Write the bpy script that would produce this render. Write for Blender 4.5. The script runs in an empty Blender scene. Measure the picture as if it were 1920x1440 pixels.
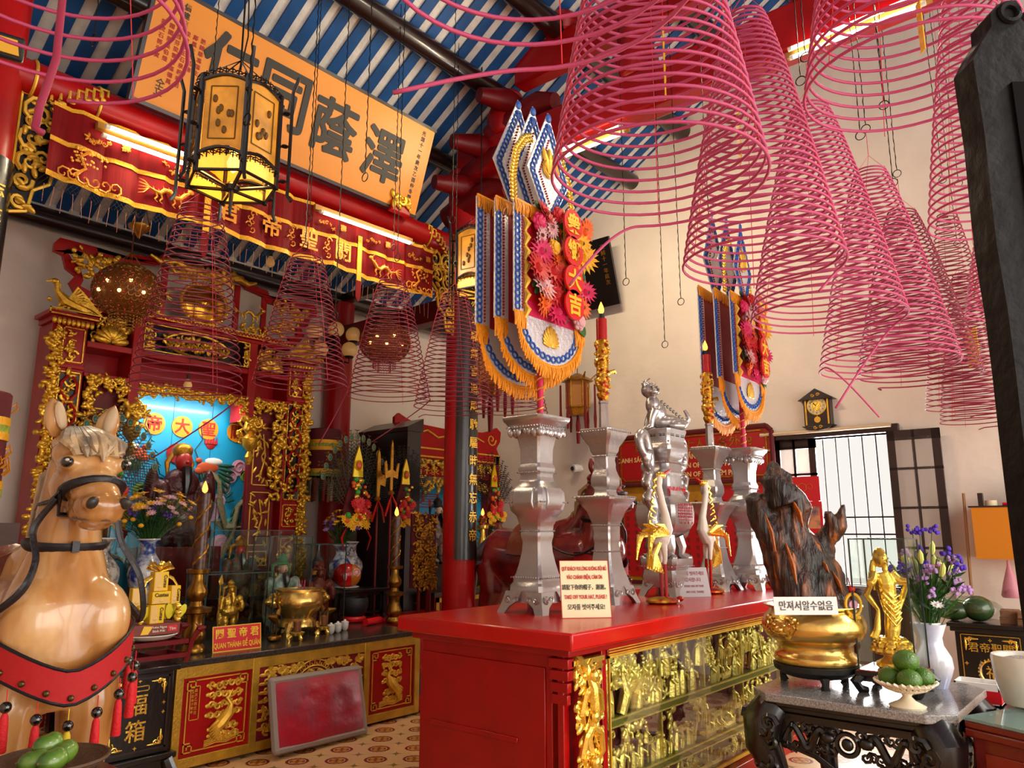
import bpy, math, random
from mathutils import Vector, Matrix, Euler, noise
from math import sin, cos, pi, radians as R

SC = bpy.context.scene
COL = SC.collection
# ---------------------------------------------------------------- camera
EYE = Vector((0, 0, 1.65)); FPX = 1417.4; YAW = R(49.77); PIT = R(11.035)
cd = bpy.data.cameras.new('camera'); cam = bpy.data.objects.new('camera', cd); COL.objects.link(cam)
cam.location = EYE; cam.rotation_euler = (pi/2 + PIT, 0, -YAW)
cd.sensor_width = 36; cd.lens = FPX/1920*36; cd.clip_start = .05
SC.camera = cam
FWD = Vector((sin(YAW)*cos(PIT), cos(YAW)*cos(PIT), sin(PIT)))
RGT = Vector((cos(YAW), -sin(YAW), 0)); UPV = RGT.cross(FWD)
# ---------------------------------------------------------------- world, sun, exposure
W = bpy.data.worlds.new('sky'); SC.world = W; W.use_nodes = True
wn = W.node_tree.nodes; wl = W.node_tree.links
bg = wn['Background']; bg.inputs[1].default_value = .85
bg.inputs[0].default_value = (1.0, .95, .89, 1)
def lamp(kind, name, loc, rot, energy, color=(1, 1, 1), **kw):
    l = bpy.data.lights.new(name, kind); l.energy = energy; l.color = color
    for k, v in kw.items(): setattr(l, k, v)
    o = bpy.data.objects.new(name, l); COL.objects.link(o); o.location = loc; o.rotation_euler = rot
    return o
lamp('SUN', 'sun', (0, -10, 10), (R(52), 0, R(28)), 1.3, (1, .95, .86), angle=R(12))
# daylight of the open courtyard in front of the hall, and of the window in the right wall
lamp('AREA', 'courtyard_daylight', (4.2, -4.6, 2.4), (R(86), 0, R(2)), 480, (1, .94, .86), shape='RECTANGLE', size=9, size_y=4.2)
lamp('AREA', 'window_daylight', (8.95, 2.7, 1.95), (0, R(90), 0), 170, (1, .98, .95), shape='RECTANGLE', size=1.6, size_y=1.0)
vs = SC.view_settings
SC.display_settings.display_device = 'sRGB'
vs.view_transform = 'Standard'; vs.look = 'None'; vs.gamma = 1; vs.exposure = 0.18; vs.use_curve_mapping = False
SC.cycles.max_bounces = 7; SC.cycles.transparent_max_bounces = 14; SC.cycles.caustics_reflective = False; SC.cycles.caustics_refractive = False
SC.cycles.sample_clamp_indirect = 6
try: SC.cycles.use_denoising = True
except Exception: pass

# ---------------------------------------------------------------- pixel -> place
def ray(x, y): return FWD + RGT*((x-960)/FPX) - UPV*((y-720)/FPX)
def at(x, y, X=None, Y=None, Z=None, D=None):
    r = ray(x, y)
    t = X/r.x if X is not None else Y/r.y if Y is not None else (Z-1.65)/r.z if Z is not None else D
    return EYE + r*t
def on_plane(x, y, p, n):
    r = ray(x, y); p = Vector(p); n = Vector(n)
    return EYE + r*((p-EYE).dot(n)/r.dot(n))

# ---------------------------------------------------------------- materials
def hx(h):
    h = h.lstrip('#'); c = [int(h[i:i+2], 16)/255 for i in (0, 2, 4)]
    return tuple(x/12.92 if x <= .04045 else ((x+.055)/1.055)**2.4 for x in c) + (1,)
MATS = {}
def mat(name, col, rough=.5, metal=0., bump=0., bscale=30., var=0., vscale=6., emit=None, es=0., trans=0., alpha=1., coat=0., col2=None, spec=.5, stretch=None, detail=4):
    if name in MATS: return MATS[name]
    m = bpy.data.materials.new(name); m.use_nodes = True; MATS[name] = m
    nt = m.node_tree; n = nt.nodes; l = nt.links; b = n['Principled BSDF']
    c = hx(col) if isinstance(col, str) else tuple(col)
    b.inputs['Base Color'].default_value = c; b.inputs['Roughness'].default_value = rough; b.inputs['Metallic'].default_value = metal
    b.inputs['Specular IOR Level'].default_value = spec
    if trans: b.inputs['Transmission Weight'].default_value = trans
    if alpha < 1: b.inputs['Alpha'].default_value = alpha
    if coat: b.inputs['Coat Weight'].default_value = coat; b.inputs['Coat Roughness'].default_value = .12
    if emit: b.inputs['Emission Color'].default_value = hx(emit); b.inputs['Emission Strength'].default_value = es
    tc = None
    if bump or var or col2:
        tc = n.new('ShaderNodeTexCoord'); src = tc.outputs['Object']
        if stretch:
            mp = n.new('ShaderNodeMapping'); mp.inputs['Scale'].default_value = stretch; l.new(src, mp.inputs[0]); src = mp.outputs[0]
    if bump:
        t = n.new('ShaderNodeTexNoise'); t.inputs['Scale'].default_value = bscale; t.inputs['Detail'].default_value = detail; l.new(src, t.inputs['Vector'])
        bp = n.new('ShaderNodeBump'); bp.inputs['Strength'].default_value = bump; bp.inputs['Distance'].default_value = .02
        l.new(t.outputs['Fac'], bp.inputs['Height']); l.new(bp.outputs[0], b.inputs['Normal'])
    if var or col2:
        t = n.new('ShaderNodeTexNoise'); t.inputs['Scale'].default_value = vscale; t.inputs['Detail'].default_value = 5; l.new(src, t.inputs['Vector'])
        cr = n.new('ShaderNodeValToRGB'); l.new(t.outputs['Fac'], cr.inputs[0]); l.new(cr.outputs[0], b.inputs['Base Color'])
        if col2: a, z = c, hx(col2); cr.color_ramp.elements[0].position = .42; cr.color_ramp.elements[1].position = .6
        else:
            a = tuple(x*(1-var) for x in c[:3]) + (1,); z = tuple(min(1, x*(1+var)) for x in c[:3]) + (1,)
            cr.color_ramp.elements[0].position = .3; cr.color_ramp.elements[1].position = .7
        cr.color_ramp.elements[0].color = a; cr.color_ramp.elements[1].color = z
    return m
RED = mat('red_lacquer', '#a20508', .38, bump=.12, bscale=14, var=.18, vscale=3, coat=.08, spec=.3)
REDB = mat('bright_red_lacquer', '#b80604', .25, bump=.06, bscale=40, var=.1, vscale=5, coat=.2, spec=.4)
DRED = mat('dark_red_wood', '#6b070c', .4, bump=.1, bscale=20, var=.2, vscale=4, spec=.3)
MAROON = mat('maroon_cloth', '#5a0a10', .8, bump=.3, bscale=60, var=.2)
GOLD = mat('gilded_carving', '#efb63c', .3, .75, bump=.35, bscale=55, var=.25, vscale=20)
GOLDB = mat('bright_gold', '#fbd05a', .2, .8, bump=.15, bscale=40)
GOLDP = mat('gold_paint', '#e5b23c', .42, .45, bump=.15, bscale=60, var=.2, vscale=12)
OLDG = mat('old_gold_leaf', '#a9741d', .38, .75, bump=.3, bscale=50, var=.3, vscale=14)
BRASS = mat('brass', '#dcb562', .24, .9, bump=.08, bscale=25, var=.15, vscale=6)
OBRASS = mat('aged_brass', '#8d6426', .3, .95, bump=.12, bscale=25, var=.25, vscale=7)
SILV = mat('pewter_paint', '#b9b4b4', .3, .82, bump=.12, bscale=30, var=.1, vscale=5)
BLACK = mat('black_lacquer', '#120d0d', .28, bump=.08, bscale=25, var=.25, coat=.3)
DWOOD = mat('dark_wood', '#24100c', .35, bump=.15, bscale=14, var=.35, vscale=4, coat=.2, stretch=(.3, 1, 1))
CHAR = mat('black_paint', '#1a1a1c', .55, bump=.2, bscale=30)
IRON = mat('iron', '#17130f', .5, .6)
WALL = mat('plaster', '#e6d9cc', .85, bump=.55, bscale=4, var=.07, vscale=1.6, detail=7)
WHITE = mat('white_paint', '#e8e4de', .5, bump=.05)
ROOFB = mat('blue_rafter', '#0d4a86', .6, bump=.2, bscale=10, var=.2, vscale=3)
ROOFW = mat('whitewashed_tile', '#d7d2cb', .8, bump=.3, bscale=20, var=.12, vscale=8)
YEL = mat('yellow_board', '#d88400', .45, bump=.06, bscale=8, var=.08, vscale=1.2, stretch=(.25, 1, 2))
def glass(name, col, a=.12, rough=.02):
    if name in MATS: return MATS[name]
    m = bpy.data.materials.new(name); m.use_nodes = True; MATS[name] = m
    n = m.node_tree.nodes; l = m.node_tree.links; n.clear()
    o = n.new('ShaderNodeOutputMaterial'); mx = n.new('ShaderNodeMixShader'); t = n.new('ShaderNodeBsdfTransparent'); g = n.new('ShaderNodeBsdfGlossy')
    f = n.new('ShaderNodeFresnel'); f.inputs[0].default_value = 1.5
    t.inputs[0].default_value = hx(col); g.inputs['Roughness'].default_value = rough
    mth = n.new('ShaderNodeMath'); mth.operation = 'MULTIPLY_ADD'; l.new(f.outputs[0], mth.inputs[0]); mth.inputs[1].default_value = .27; mth.inputs[2].default_value = 0
    l.new(mth.outputs[0], mx.inputs[0]); l.new(t.outputs[0], mx.inputs[1]); l.new(g.outputs[0], mx.inputs[2]); l.new(mx.outputs[0], o.inputs[0])
    return m
GLASS = glass('clear_glass', '#fafdfb')
GLASSG = mat('green_glass_edge', '#8fc9b4', .1, alpha=.55)
def glow(name, col, s): return mat(name, col, .4, emit=col, es=s)

# ---------------------------------------------------------------- mesh builder
ID = Matrix()
def TR(x=0, y=0, z=0, rx=0, ry=0, rz=0, s=1):
    return Matrix.Translation((x, y, z)) @ Euler((R(rx), R(ry), R(rz))).to_matrix().to_4x4() @ Matrix.Scale(s, 4)
class M:
    def __init__(s): s.v = []; s.f = []; s.m = []; s.mi = 0; s.T = ID
    def add(s, vs, fs):
        n = len(s.v); T = s.T
        if T is ID: s.v += [tuple(v) for v in vs]
        else: s.v += [tuple(T @ Vector(v)) for v in vs]
        s.f += [tuple(i+n for i in f) for f in fs]; s.m += [s.mi]*len(fs); return s
    def box(s, x0, y0, z0, x1, y1, z1):
        return s.add([(x0,y0,z0),(x1,y0,z0),(x1,y1,z0),(x0,y1,z0),(x0,y0,z1),(x1,y0,z1),(x1,y1,z1),(x0,y1,z1)],
              [(0,3,2,1),(4,5,6,7),(0,1,5,4),(1,2,6,5),(2,3,7,6),(3,0,4,7)])
    def cb(s, x, y, z, a, b, c): return s.box(x-a/2, y-b/2, z-c/2, x+a/2, y+b/2, z+c/2)
    def loft(s, rings, closed=True):
        n = len(rings[0]); vs = [p for r in rings for p in r]; fs = []
        for i in range(len(rings)-1):
            for j in range(n):
                k = (j+1) % n; fs.append((i*n+j, i*n+k, (i+1)*n+k, (i+1)*n+j))
        if closed: fs.append(tuple(range(n-1, -1, -1))); fs.append(tuple((len(rings)-1)*n+j for j in range(n)))
        return s.add(vs, fs)
    def lathe(s, prof, seg=24, x=0, y=0, z=0, shape=None):
        sh = shape or [(cos(2*pi*j/seg), sin(2*pi*j/seg)) for j in range(seg)]
        return s.loft([[(x+r*a, y+r*b, z+h) for a, b in sh] for r, h in prof])
    def cyl(s, p, q, r, r2=None, seg=12): return s.tube([p, q], [r, r if r2 is None else r2], seg)
    def tube(s, pts, r, seg=6, flat=1.):
        pts = [Vector(p) for p in pts]; n = len(pts); rings = []
        rs = r if isinstance(r, (list, tuple)) else [r]*n
        u = None
        for i in range(n):
            t = (pts[min(i+1, n-1)]-pts[max(i-1, 0)])
            t = t.normalized() if t.length > 1e-9 else Vector((0, 0, 1))
            if u is None: u = t.orthogonal().normalized()
            else:
                u = u-t*u.dot(t); u = u.normalized() if u.length > 1e-6 else t.orthogonal().normalized()
            w = t.cross(u)
            rings.append([pts[i]+(u*cos(2*pi*j/seg)+w*sin(2*pi*j/seg)*flat)*rs[i] for j in range(seg)])
        return s.loft(rings)
    def stube(s, pts, r, seg=6, flat=1., k=6):
        # tube through a Catmull-Rom curve
        P = [Vector(p) for p in pts]; n = len(P); rs = r if isinstance(r, (list, tuple)) else [r]*n; Q = []; S = []
        for i in range(n-1):
            a, b, c, d = P[max(i-1, 0)], P[i], P[i+1], P[min(i+2, n-1)]
            for j in range(k):
                t = j/k; Q.append(.5*((2*b)+(c-a)*t+(2*a-5*b+4*c-d)*t*t+(3*b-a-3*c+d)*t**3)); S.append(rs[i]*(1-t)+rs[i+1]*t)
        Q.append(P[-1]); S.append(rs[-1]); return s.tube(Q, S, seg, flat)
    def strip(s, pts, w, t):
        # band of width vector w and thickness vector t along points
        w = Vector(w); t = Vector(t)
        return s.loft([[Vector(p)-w/2-t/2, Vector(p)+w/2-t/2, Vector(p)+w/2+t/2, Vector(p)-w/2+t/2] for p in pts])
    def ell(s, c, r, seg=12, rings=8, rot=None):
        if not isinstance(r, (list, tuple)): r = (r, r, r)
        c = Vector(c); vs = []; fs = []
        m = rot.to_3x3() if rot else None
        for i in range(1, rings):
            a = pi*i/rings
            for j in range(seg):
                b = 2*pi*j/seg; p = Vector((r[0]*sin(a)*cos(b), r[1]*sin(a)*sin(b), r[2]*cos(a)))
                vs.append(c+(m @ p if m else p))
        tp = Vector((0, 0, r[2])); tp = m @ tp if m else tp
        vs += [c+tp, c-tp]; N = len(vs)
        for i in range(rings-2):
            for j in range(seg):
                k = (j+1) % seg; fs.append((i*seg+j, (i+1)*seg+j, (i+1)*seg+k, i*seg+k))
        for j in range(seg):
            k = (j+1) % seg; fs.append((N-2, j, k)); fs.append((N-1, (rings-2)*seg+k, (rings-2)*seg+j))
        return s.add(vs, fs)
    def prism(s, poly, y0, y1):
        # polygon in local xz, extruded along y
        n = len(poly); vs = [(a, y0, b) for a, b in poly]+[(a, y1, b) for a, b in poly]
        return s.add(vs, [tuple(range(n)), tuple(range(2*n-1, n-1, -1))]+[(i, n+i, n+(i+1) % n, (i+1) % n) for i in range(n)])
    def torus(s, c, ra, r, n='z', seg=20, ts=6):
        c = Vector(c); pts = []
        for i in range(seg+1):
            a = 2*pi*i/seg; p = (ra*cos(a), ra*sin(a))
            pts.append(c+Vector({'z': (p[0], p[1], 0), 'y': (p[0], 0, p[1]), 'x': (0, p[0], p[1])}[n]))
        return s.tube(pts, r, ts)
    def curl(s, x, z, ra, a0=0., turns=1.4, d=1, y=0., tr=.01, n=14, seg=5):
        # scroll in the local xz plane
        pts = []; rr = []
        for i in range(n+1):
            t = i/n; a = a0+d*turns*2*pi*t; q = ra*(1-t)+ra*.12
            pts.append((x+q*cos(a), y, z+q*sin(a))); rr.append(tr*(1.1-.5*t))
        return s.tube(pts, rr, seg)
    def leaf(s, x, z, l, a, y=0., w=.35, t=.15):
        return s.ell((x+cos(a)*l/2, y, z+sin(a)*l/2), (l/2, l*t, l*w/2), 8, 5, Euler((0, -a, 0)).to_matrix())
    def text(s, t, size, T=ID, bold=0., ex=.002, cx=True, font_res=2, sx=1., mono=None):
        c = bpy.data.curves.new('t', 'FONT'); c.body = t; c.size = size; c.extrude = ex; c.offset = bold*size; c.resolution_u = font_res
        if cx: c.align_x = 'CENTER'
        o = bpy.data.objects.new('t', c); me = bpy.data.meshes.new_from_object(o)
        old = s.T; s.T = old @ T @ Matrix.Diagonal((sx, 1, 1, 1))
        s.add([tuple(v.co) for v in me.vertices], [tuple(p.vertices) for p in me.polygons]); s.T = old
        bpy.data.objects.remove(o); bpy.data.curves.remove(c); bpy.data.meshes.remove(me); return s
    def vtext(s, t, size, T=ID, step=1.08, **k):
        for i, ch in enumerate(t): s.text(ch, size, T @ Matrix.Translation((0, -i*size*step, 0)), **k)
        return s
    def build(s, name, mats, parent=None, loc=None, rot=None, smooth=40, bevel=0, sub=0, remesh=0, soft=0, **tags):
        me = bpy.data.meshes.new(name); me.from_pydata(s.v, [], s.f)
        for m in (mats if isinstance(mats, (list, tuple)) else [mats]): me.materials.append(m)
        if any(s.m): me.polygons.foreach_set('material_index', s.m)
        me.update()
        if smooth:
            me.polygons.foreach_set('use_smooth', [True]*len(me.polygons))
            if smooth < 180: me.set_sharp_from_angle(angle=R(smooth))
        o = bpy.data.objects.new(name, me); COL.objects.link(o)
        if loc is not None: o.location = loc
        if rot is not None: o.rotation_euler = rot
        if parent: o.parent = parent
        if remesh:
            md = o.modifiers.new('r', 'REMESH'); md.mode = 'VOXEL'; md.voxel_size = remesh; md.use_smooth_shade = True
        if soft:
            md = o.modifiers.new('s', 'SMOOTH'); md.iterations = soft; md.factor = .5
        if bevel:
            md = o.modifiers.new('b', 'BEVEL'); md.width = bevel; md.segments = 2; md.limit_method = 'ANGLE'; md.angle_limit = R(40)
        if sub:
            md = o.modifiers.new('u', 'SUBSURF'); md.levels = sub; md.render_levels = sub
        for k, v in tags.items(): o[k] = v
        return o
UPR = Matrix.Rotation(pi/2, 4, 'X')            # text plane -> upright, facing -Y
def up(x=0, y=0, z=0, rz=0): return Matrix.Translation((x, y, z)) @ Matrix.Rotation(R(rz), 4, 'Z') @ UPR
def thing(name, label, cat, loc=(0, 0, 0), rz=0, group=None, rot=None):
    o = bpy.data.objects.new(name, None); COL.objects.link(o); o.empty_display_size = .05
    o.location = loc; o.rotation_euler = rot or (0, 0, R(rz)); o['label'] = label; o['category'] = cat
    if group: o['group'] = group
    return o
def tag(o, label, cat, group=None):
    o['label'] = label; o['category'] = cat
    if group: o['group'] = group
    return o
def struct(o): o['kind'] = 'structure'; return o
def dup(root, loc, rz=None, label=None, group=None, scale=None, skip=()):
    r = root.copy(); COL.objects.link(r); r.location = loc
    if rz is not None: r.rotation_euler = (0, 0, R(rz))
    if scale: r.scale = scale if isinstance(scale, tuple) else (scale,)*3
    if label: r['label'] = label
    if group: r['group'] = group
    for ch in list(root.children):
        if ch.name.split('.')[0] in skip: continue
        c = ch.copy(); COL.objects.link(c); c.parent = r
        for g in ch.children:
            d = g.copy(); COL.objects.link(d); d.parent = c
    return r
def carve(m, x0, z0, x1, z1, y=0., seed=0, n=10, big=.5, tr=.010):
    # gilded openwork: scrolls, leaves and buds filling a rectangle
    rd = random.Random(seed); w = x1-x0; h = z1-z0; q = min(w, h)
    for i in range(n):
        x = x0+w*(.08+.84*rd.random()); z = z0+h*((i+.5)/n if h > w else .1+.8*rd.random())
        if w >= h: x = x0+w*(i+.5)/n
        k = rd.random(); s_ = q*big*(.5+.5*rd.random())
        if k < .55: m.curl(x, z, s_*.5, rd.random()*6.3, 1.2, rd.choice((-1, 1)), y-rd.random()*tr, tr, 10, 5)
        if k > .3:
            a = rd.random()*6.3
            for j in range(rd.choice((2, 3, 4))): m.leaf(x, z, s_*.8, a+j*1.2, y-tr*.6, .5, .2)
        if k > .8: m.ell((x, y-tr, z), s_*.22, 8, 6)
    return m
def vine(m, x0, z0, x1, z1, y=0., seed=0, n=18, amp=.3, tr=.008):
    # a wavy stem with leaves and berries running between two points
    rd = random.Random(seed); a = Vector((x0, y, z0)); b = Vector((x1, y, z1)); d = b-a; pn = Vector((-d.z, 0, d.x)).normalized()
    wv = d.length/n*amp*.8; pts = []
    for i in range(n*2+1):
        t = i/(n*2); p = a+d*t+pn*sin(t*n*pi*.8)*wv; pts.append(p)
        m.leaf(p.x+rd.uniform(-wv, wv)*.6, p.z+rd.uniform(-wv, wv)*.6, wv*(1.0+rd.random()), rd.random()*6.3, y-tr, .6, .3)
        if rd.random() < .4: m.ell((p.x+rd.uniform(-wv, wv), y-tr, p.z+rd.uniform(-wv, wv)), tr*1.5, 7, 5)
    m.tube(pts, tr, 5); return m
def fret(m, x, z, s, sx=1, sz=1, y=0., t=.012, d=.012):
    # square key fret in a panel corner
    for a, b, c, e in ((0, 0, 1, 0), (1, 0, 1, .7), (1, .7, .4, .7), (.4, .7, .4, .35), (0, 0, 0, 1), (0, 1, .7, 1)):
        xa, xb = sorted((x+sx*a*s, x+sx*c*s)); za, zb = sorted((z+sz*b*s, z+sz*e*s))
        m.box(xa-t/2, y-d, za-t/2, xb+t/2, y, zb+t/2)
def frame(m, x0, z0, x1, z1, t, y0, y1):
    m.box(x0, y0, z0, x1, y1, z0+t); m.box(x0, y0, z1-t, x1, y1, z1); m.box(x0, y0, z0, x0+t, y1, z1); m.box(x1-t, y0, z0, x1, y1, z1)
# ================================================================ THE SETTING
XR = 8.65; YB = 8.1; CX, CY = 5.92, 5.75
def floor_mat():
    m = bpy.data.materials.new('cement_tile'); m.use_nodes = True; nt = m.node_tree; n = nt.nodes; l = nt.links; b = n['Principled BSDF']
    def mt(op, a, c=None, e=None):
        k = n.new('ShaderNodeMath'); k.operation = op
        for i, v in enumerate((a, c, e)):
            if v is None: continue
            if isinstance(v, (int, float)): k.inputs[i].default_value = v
            else: l.new(v, k.inputs[i])
        return k.outputs[0]
    def mix(f, a, c):
        k = n.new('ShaderNodeMix'); k.data_type = 'RGBA'; l.new(f, k.inputs[0])
        for i, v in ((6, a), (7, c)):
            if isinstance(v, str): k.inputs[i].default_value = hx(v)
            else: l.new(v, k.inputs[i])
        return k.outputs[2]
    tc = n.new('ShaderNodeTexCoord'); sp = n.new('ShaderNodeSeparateXYZ'); l.new(tc.outputs['Object'], sp.inputs[0])
    x = mt('SUBTRACT', sp.outputs[0], 3.729); y = mt('SUBTRACT', sp.outputs[1], 4.841); p = .283*1.4142
    u = mt('ADD', mt('DIVIDE', mt('ADD', x, y), p), 100.5); v = mt('ADD', mt('DIVIDE', mt('SUBTRACT', x, y), p), 100.5)
    u = mt('SUBTRACT', mt('FRACT', u), .5); v = mt('SUBTRACT', mt('FRACT', v), .5)
    r = mt('SQRT', mt('ADD', mt('MULTIPLY', u, u), mt('MULTIPLY', v, v)))
    th = mt('ARCTAN2', u, v); rs = mt('ADD', r, mt('MULTIPLY', mt('SINE', mt('MULTIPLY', th, 16)), .008))
    au = mt('SUBTRACT', .5, mt('ABSOLUTE', u)); av = mt('SUBTRACT', .5, mt('ABSOLUTE', v))
    star = mt('LESS_THAN', mt('ADD', mt('MULTIPLY', mt('ABSOLUTE', mt('SUBTRACT', au, av)), 1.6), mt('MULTIPLY', mt('ADD', au, av), .55)), .075)
    star2 = mt('LESS_THAN', mt('ADD', mt('MULTIPLY', mt('MULTIPLY', au, av), 60), mt('ADD', au, av)), .26)
    c = mix(star2, '#e2b483', '#8c7a44'); c = mix(star, c, '#7d7038')
    c = mix(mt('LESS_THAN', rs, .30), c, '#7d2016'); c = mix(mt('LESS_THAN', r, .225), c, '#e6c08a'); c = mix(mt('LESS_THAN', r, .20), c, '#8c4214')
    q = mt('ABSOLUTE', mt('SUBTRACT', mt('ABSOLUTE', u), .085)); q2 = mt('ABSOLUTE', mt('SUBTRACT', mt('ABSOLUTE', v), .085))
    c = mix(mt('LESS_THAN', mt('SQRT', mt('ADD', mt('MULTIPLY', q, q), mt('MULTIPLY', q2, q2))), .07), c, '#c47a2a')
    c = mix(mt('LESS_THAN', mt('SQRT', mt('ADD', mt('MULTIPLY', q, q), mt('MULTIPLY', q2, q2))), .045), c, '#d99a48')
    t = n.new('ShaderNodeTexNoise'); t.inputs['Scale'].default_value = 2.5; t.inputs['Detail'].default_value = 6; l.new(tc.outputs['Object'], t.inputs[0])
    k = n.new('ShaderNodeMix'); k.data_type = 'RGBA'; k.blend_type = 'MULTIPLY'; k.inputs[0].default_value = .35; l.new(c, k.inputs[6]); l.new(t.outputs['Color'], k.inputs[7])
    l.new(k.outputs[2], b.inputs['Base Color']); b.inputs['Roughness'].default_value = .35
    return m
struct(M().box(-3, -4, -.1, XR+.2, YB+.2, 0).build('floor', floor_mat(), smooth=0))
# roof: two slopes meeting at a ridge, blue rafters under whitewashed tiles
RS = .59; RY = 1.6
def roof_z(y): return 6.27+RS*(5.73-y) if y > RY else 6.27+RS*(5.73-RY)-RS*(RY-y)
rm = M(); X0, X1 = -2.5, XR+.25
for ya, yb in ((RY, YB+.5), (-3.2, RY)):
    za, zb = roof_z(ya), roof_z(yb)
    rm.mi = 0; rm.loft([[(X0, ya, za), (X0, ya, za+.14), (X0, yb, zb+.14), (X0, yb, zb)], [(X1, ya, za), (X1, ya, za+.14), (X1, yb, zb+.14), (X1, yb, zb)]])
    rm.mi = 1; x = 3.487+.09-.22*28
    while x < X1:
        rm.loft([[(x, ya, za-.03), (x, ya, za+.01), (x, yb, zb+.01), (x, yb, zb-.03)], [(x+.115, ya, za-.03), (x+.115, ya, za+.01), (x+.115, yb, zb+.01), (x+.115, yb, zb-.03)]])
        x += .22
struct(rm.build('ceiling', [ROOFW, ROOFB], smooth=0))
wb = M().box(-2.5, YB, 0, XR+.25, YB+.25, 4.98)
struct(wb.build('wall_back', WALL, smooth=0))
struct(M().box(-1.7, -3.0, 0, -1.45, YB, roof_z(YB)).build('wall_left', WALL, smooth=0))
# right (gable) wall with the window opening
wa0, wa1, wz0, wz1 = 2.07, 3.36, 1.09, 2.68
gm = M(); y0, y1 = -1.2, YB
def gw(ya, yb, z0, f0, f1):
    gm.loft([[(XR, ya, z0), (XR+.25, ya, z0), (XR+.25, ya, f0), (XR, ya, f0)], [(XR, yb, z0), (XR+.25, yb, z0), (XR+.25, yb, f1), (XR, yb, f1)]])
gw(wa1, y1, 0, roof_z(wa1)+.02, roof_z(y1)+.02); gw(y0, RY, 0, roof_z(y0)+.02, roof_z(RY)+.02); gw(RY, wa0, 0, roof_z(RY)+.02, roof_z(wa0)+.02)
gw(wa0, wa1, wz1, roof_z(wa0)+.02, roof_z(wa1)+.02); gw(wa0, wa1, 0, wz0, wz0)
struct(gm.build('wall_right', WALL, smooth=0))
# purlins, columns, tie beams
PURL = mat('dark_purlin', '#1d0d0a', .3, bump=.1, bscale=10, var=.3, coat=.4, stretch=(.2, 1, 1))
for i, (y, dz, r) in enumerate(((7.93, -.33, .105), (6.85, -.16, .1), (5.97, -.17, .1), (5.1, -.17, .11), (4.3, -.17, .12), (3.4, -.17, .12), (2.5, -.17, .12))):
    struct(M().cyl((-2.4, y, roof_z(y)+dz), (XR+.12, y, roof_z(y)+dz), r, seg=18).build('trim_%d' % (i+1), PURL))
def column(x, y, z1, r=.17):
    o = thing('column', '', '', (x, y, 0)); del o['label'], o['category']; struct(o)
    M().lathe([(r, .3), (r*1.03, 1.6), (r, z1)], 28).build('column_shaft', RED, o)
    M().lathe([(r*1.25, 0), (r*1.5, .12), (r*1.45, .2), (r*1.1, .3)], 28).build('column_base', mat('grey_stone', '#6d6a66', .6, bump=.3), o)
    return o
for x, y, z in ((CX, CY, 5.75), (1.28, CY, 5.75), (5.9, 7.95, 4.6), (1.28, 7.95, 4.6)): column(x, y, z)
bm = M(); bm.cyl((1.3, CY, 4.80), (CX, CY, 4.80), .135, seg=22)
struct(bm.build('crossbeam', RED))
bm = M()
for x0, x1, s in ((1.46, 2.1, 1), (CX-.6, CX-.15, -1)):
    xx = x0 if s > 0 else x1
    for k in range(9):
        a = R(-150+k*24); px = xx+s*(.06+.05*k); y = CY-.128*cos(a*.55); z = 4.80+.128*sin(a*.55)
        bm.tube([(px, y-.012, z-.03), (px, y-.012, z+.03), (px+s*.05, y-.012, z+.03), (px+s*.05, y-.012, z-.02)], .011, 5)
        bm.ell((px+s*.02, y-.01, z-.05), (.025, .012, .015), 8, 5)
    bm.torus((xx+s*.04, CY, 4.80), .139, .012, 'x', 28); bm.torus((xx+s*.47, CY, 4.80), .139, .01, 'x', 28)
struct(bm.build('crossbeam_gilding', GOLDP))
bm = M()
bm.box(CX-.13, .3, 5.58, CX+.13, CY, 6.02); bm.box(CX-.1, 1.2, 6.5, CX+.1, 4.9, 6.9)
for y in (5.1, 3.4, 1.7): bm.lathe([(.16, 6.0), (.22, 6.2), (.16, 6.38), (.2, 6.5)], 18, x=CX, y=y)
for y in (4.3, 2.5): bm.lathe([(.16, 6.88), (.22, 7.0), (.17, 7.12)], 18, x=CX, y=y)
struct(bm.build('truss_beam', RED, bevel=.03))
bm = M()
for y, z, d in ((5.62, 5.35, -1), (5.35, 5.75, -1), (4.95, 6.15, -1)):
    bm.tube([(CX, y+.35, z-.1), (CX, y, z), (CX, y-.35, z+.08), (CX, y-.55, z+.02)], [.16, .17, .13, .09], 14)
    bm.tube([(CX-.5, y+.1, z+.12), (CX-.2, y, z+.16), (CX+.2, y, z+.16), (CX+.5, y+.1, z+.12)], [.08, .13, .13, .08], 12)
struct(bm.build('truss_bracket', DRED))
struct(M().box(5.79, CY, 4.02, 6.01, YB, 4.26).build('tie_beam', DRED, bevel=.02))
struct(M().box(5.83, CY, 4.6, 5.97, YB, 4.72).build('tie_beam', PURL, bevel=.02))
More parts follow.
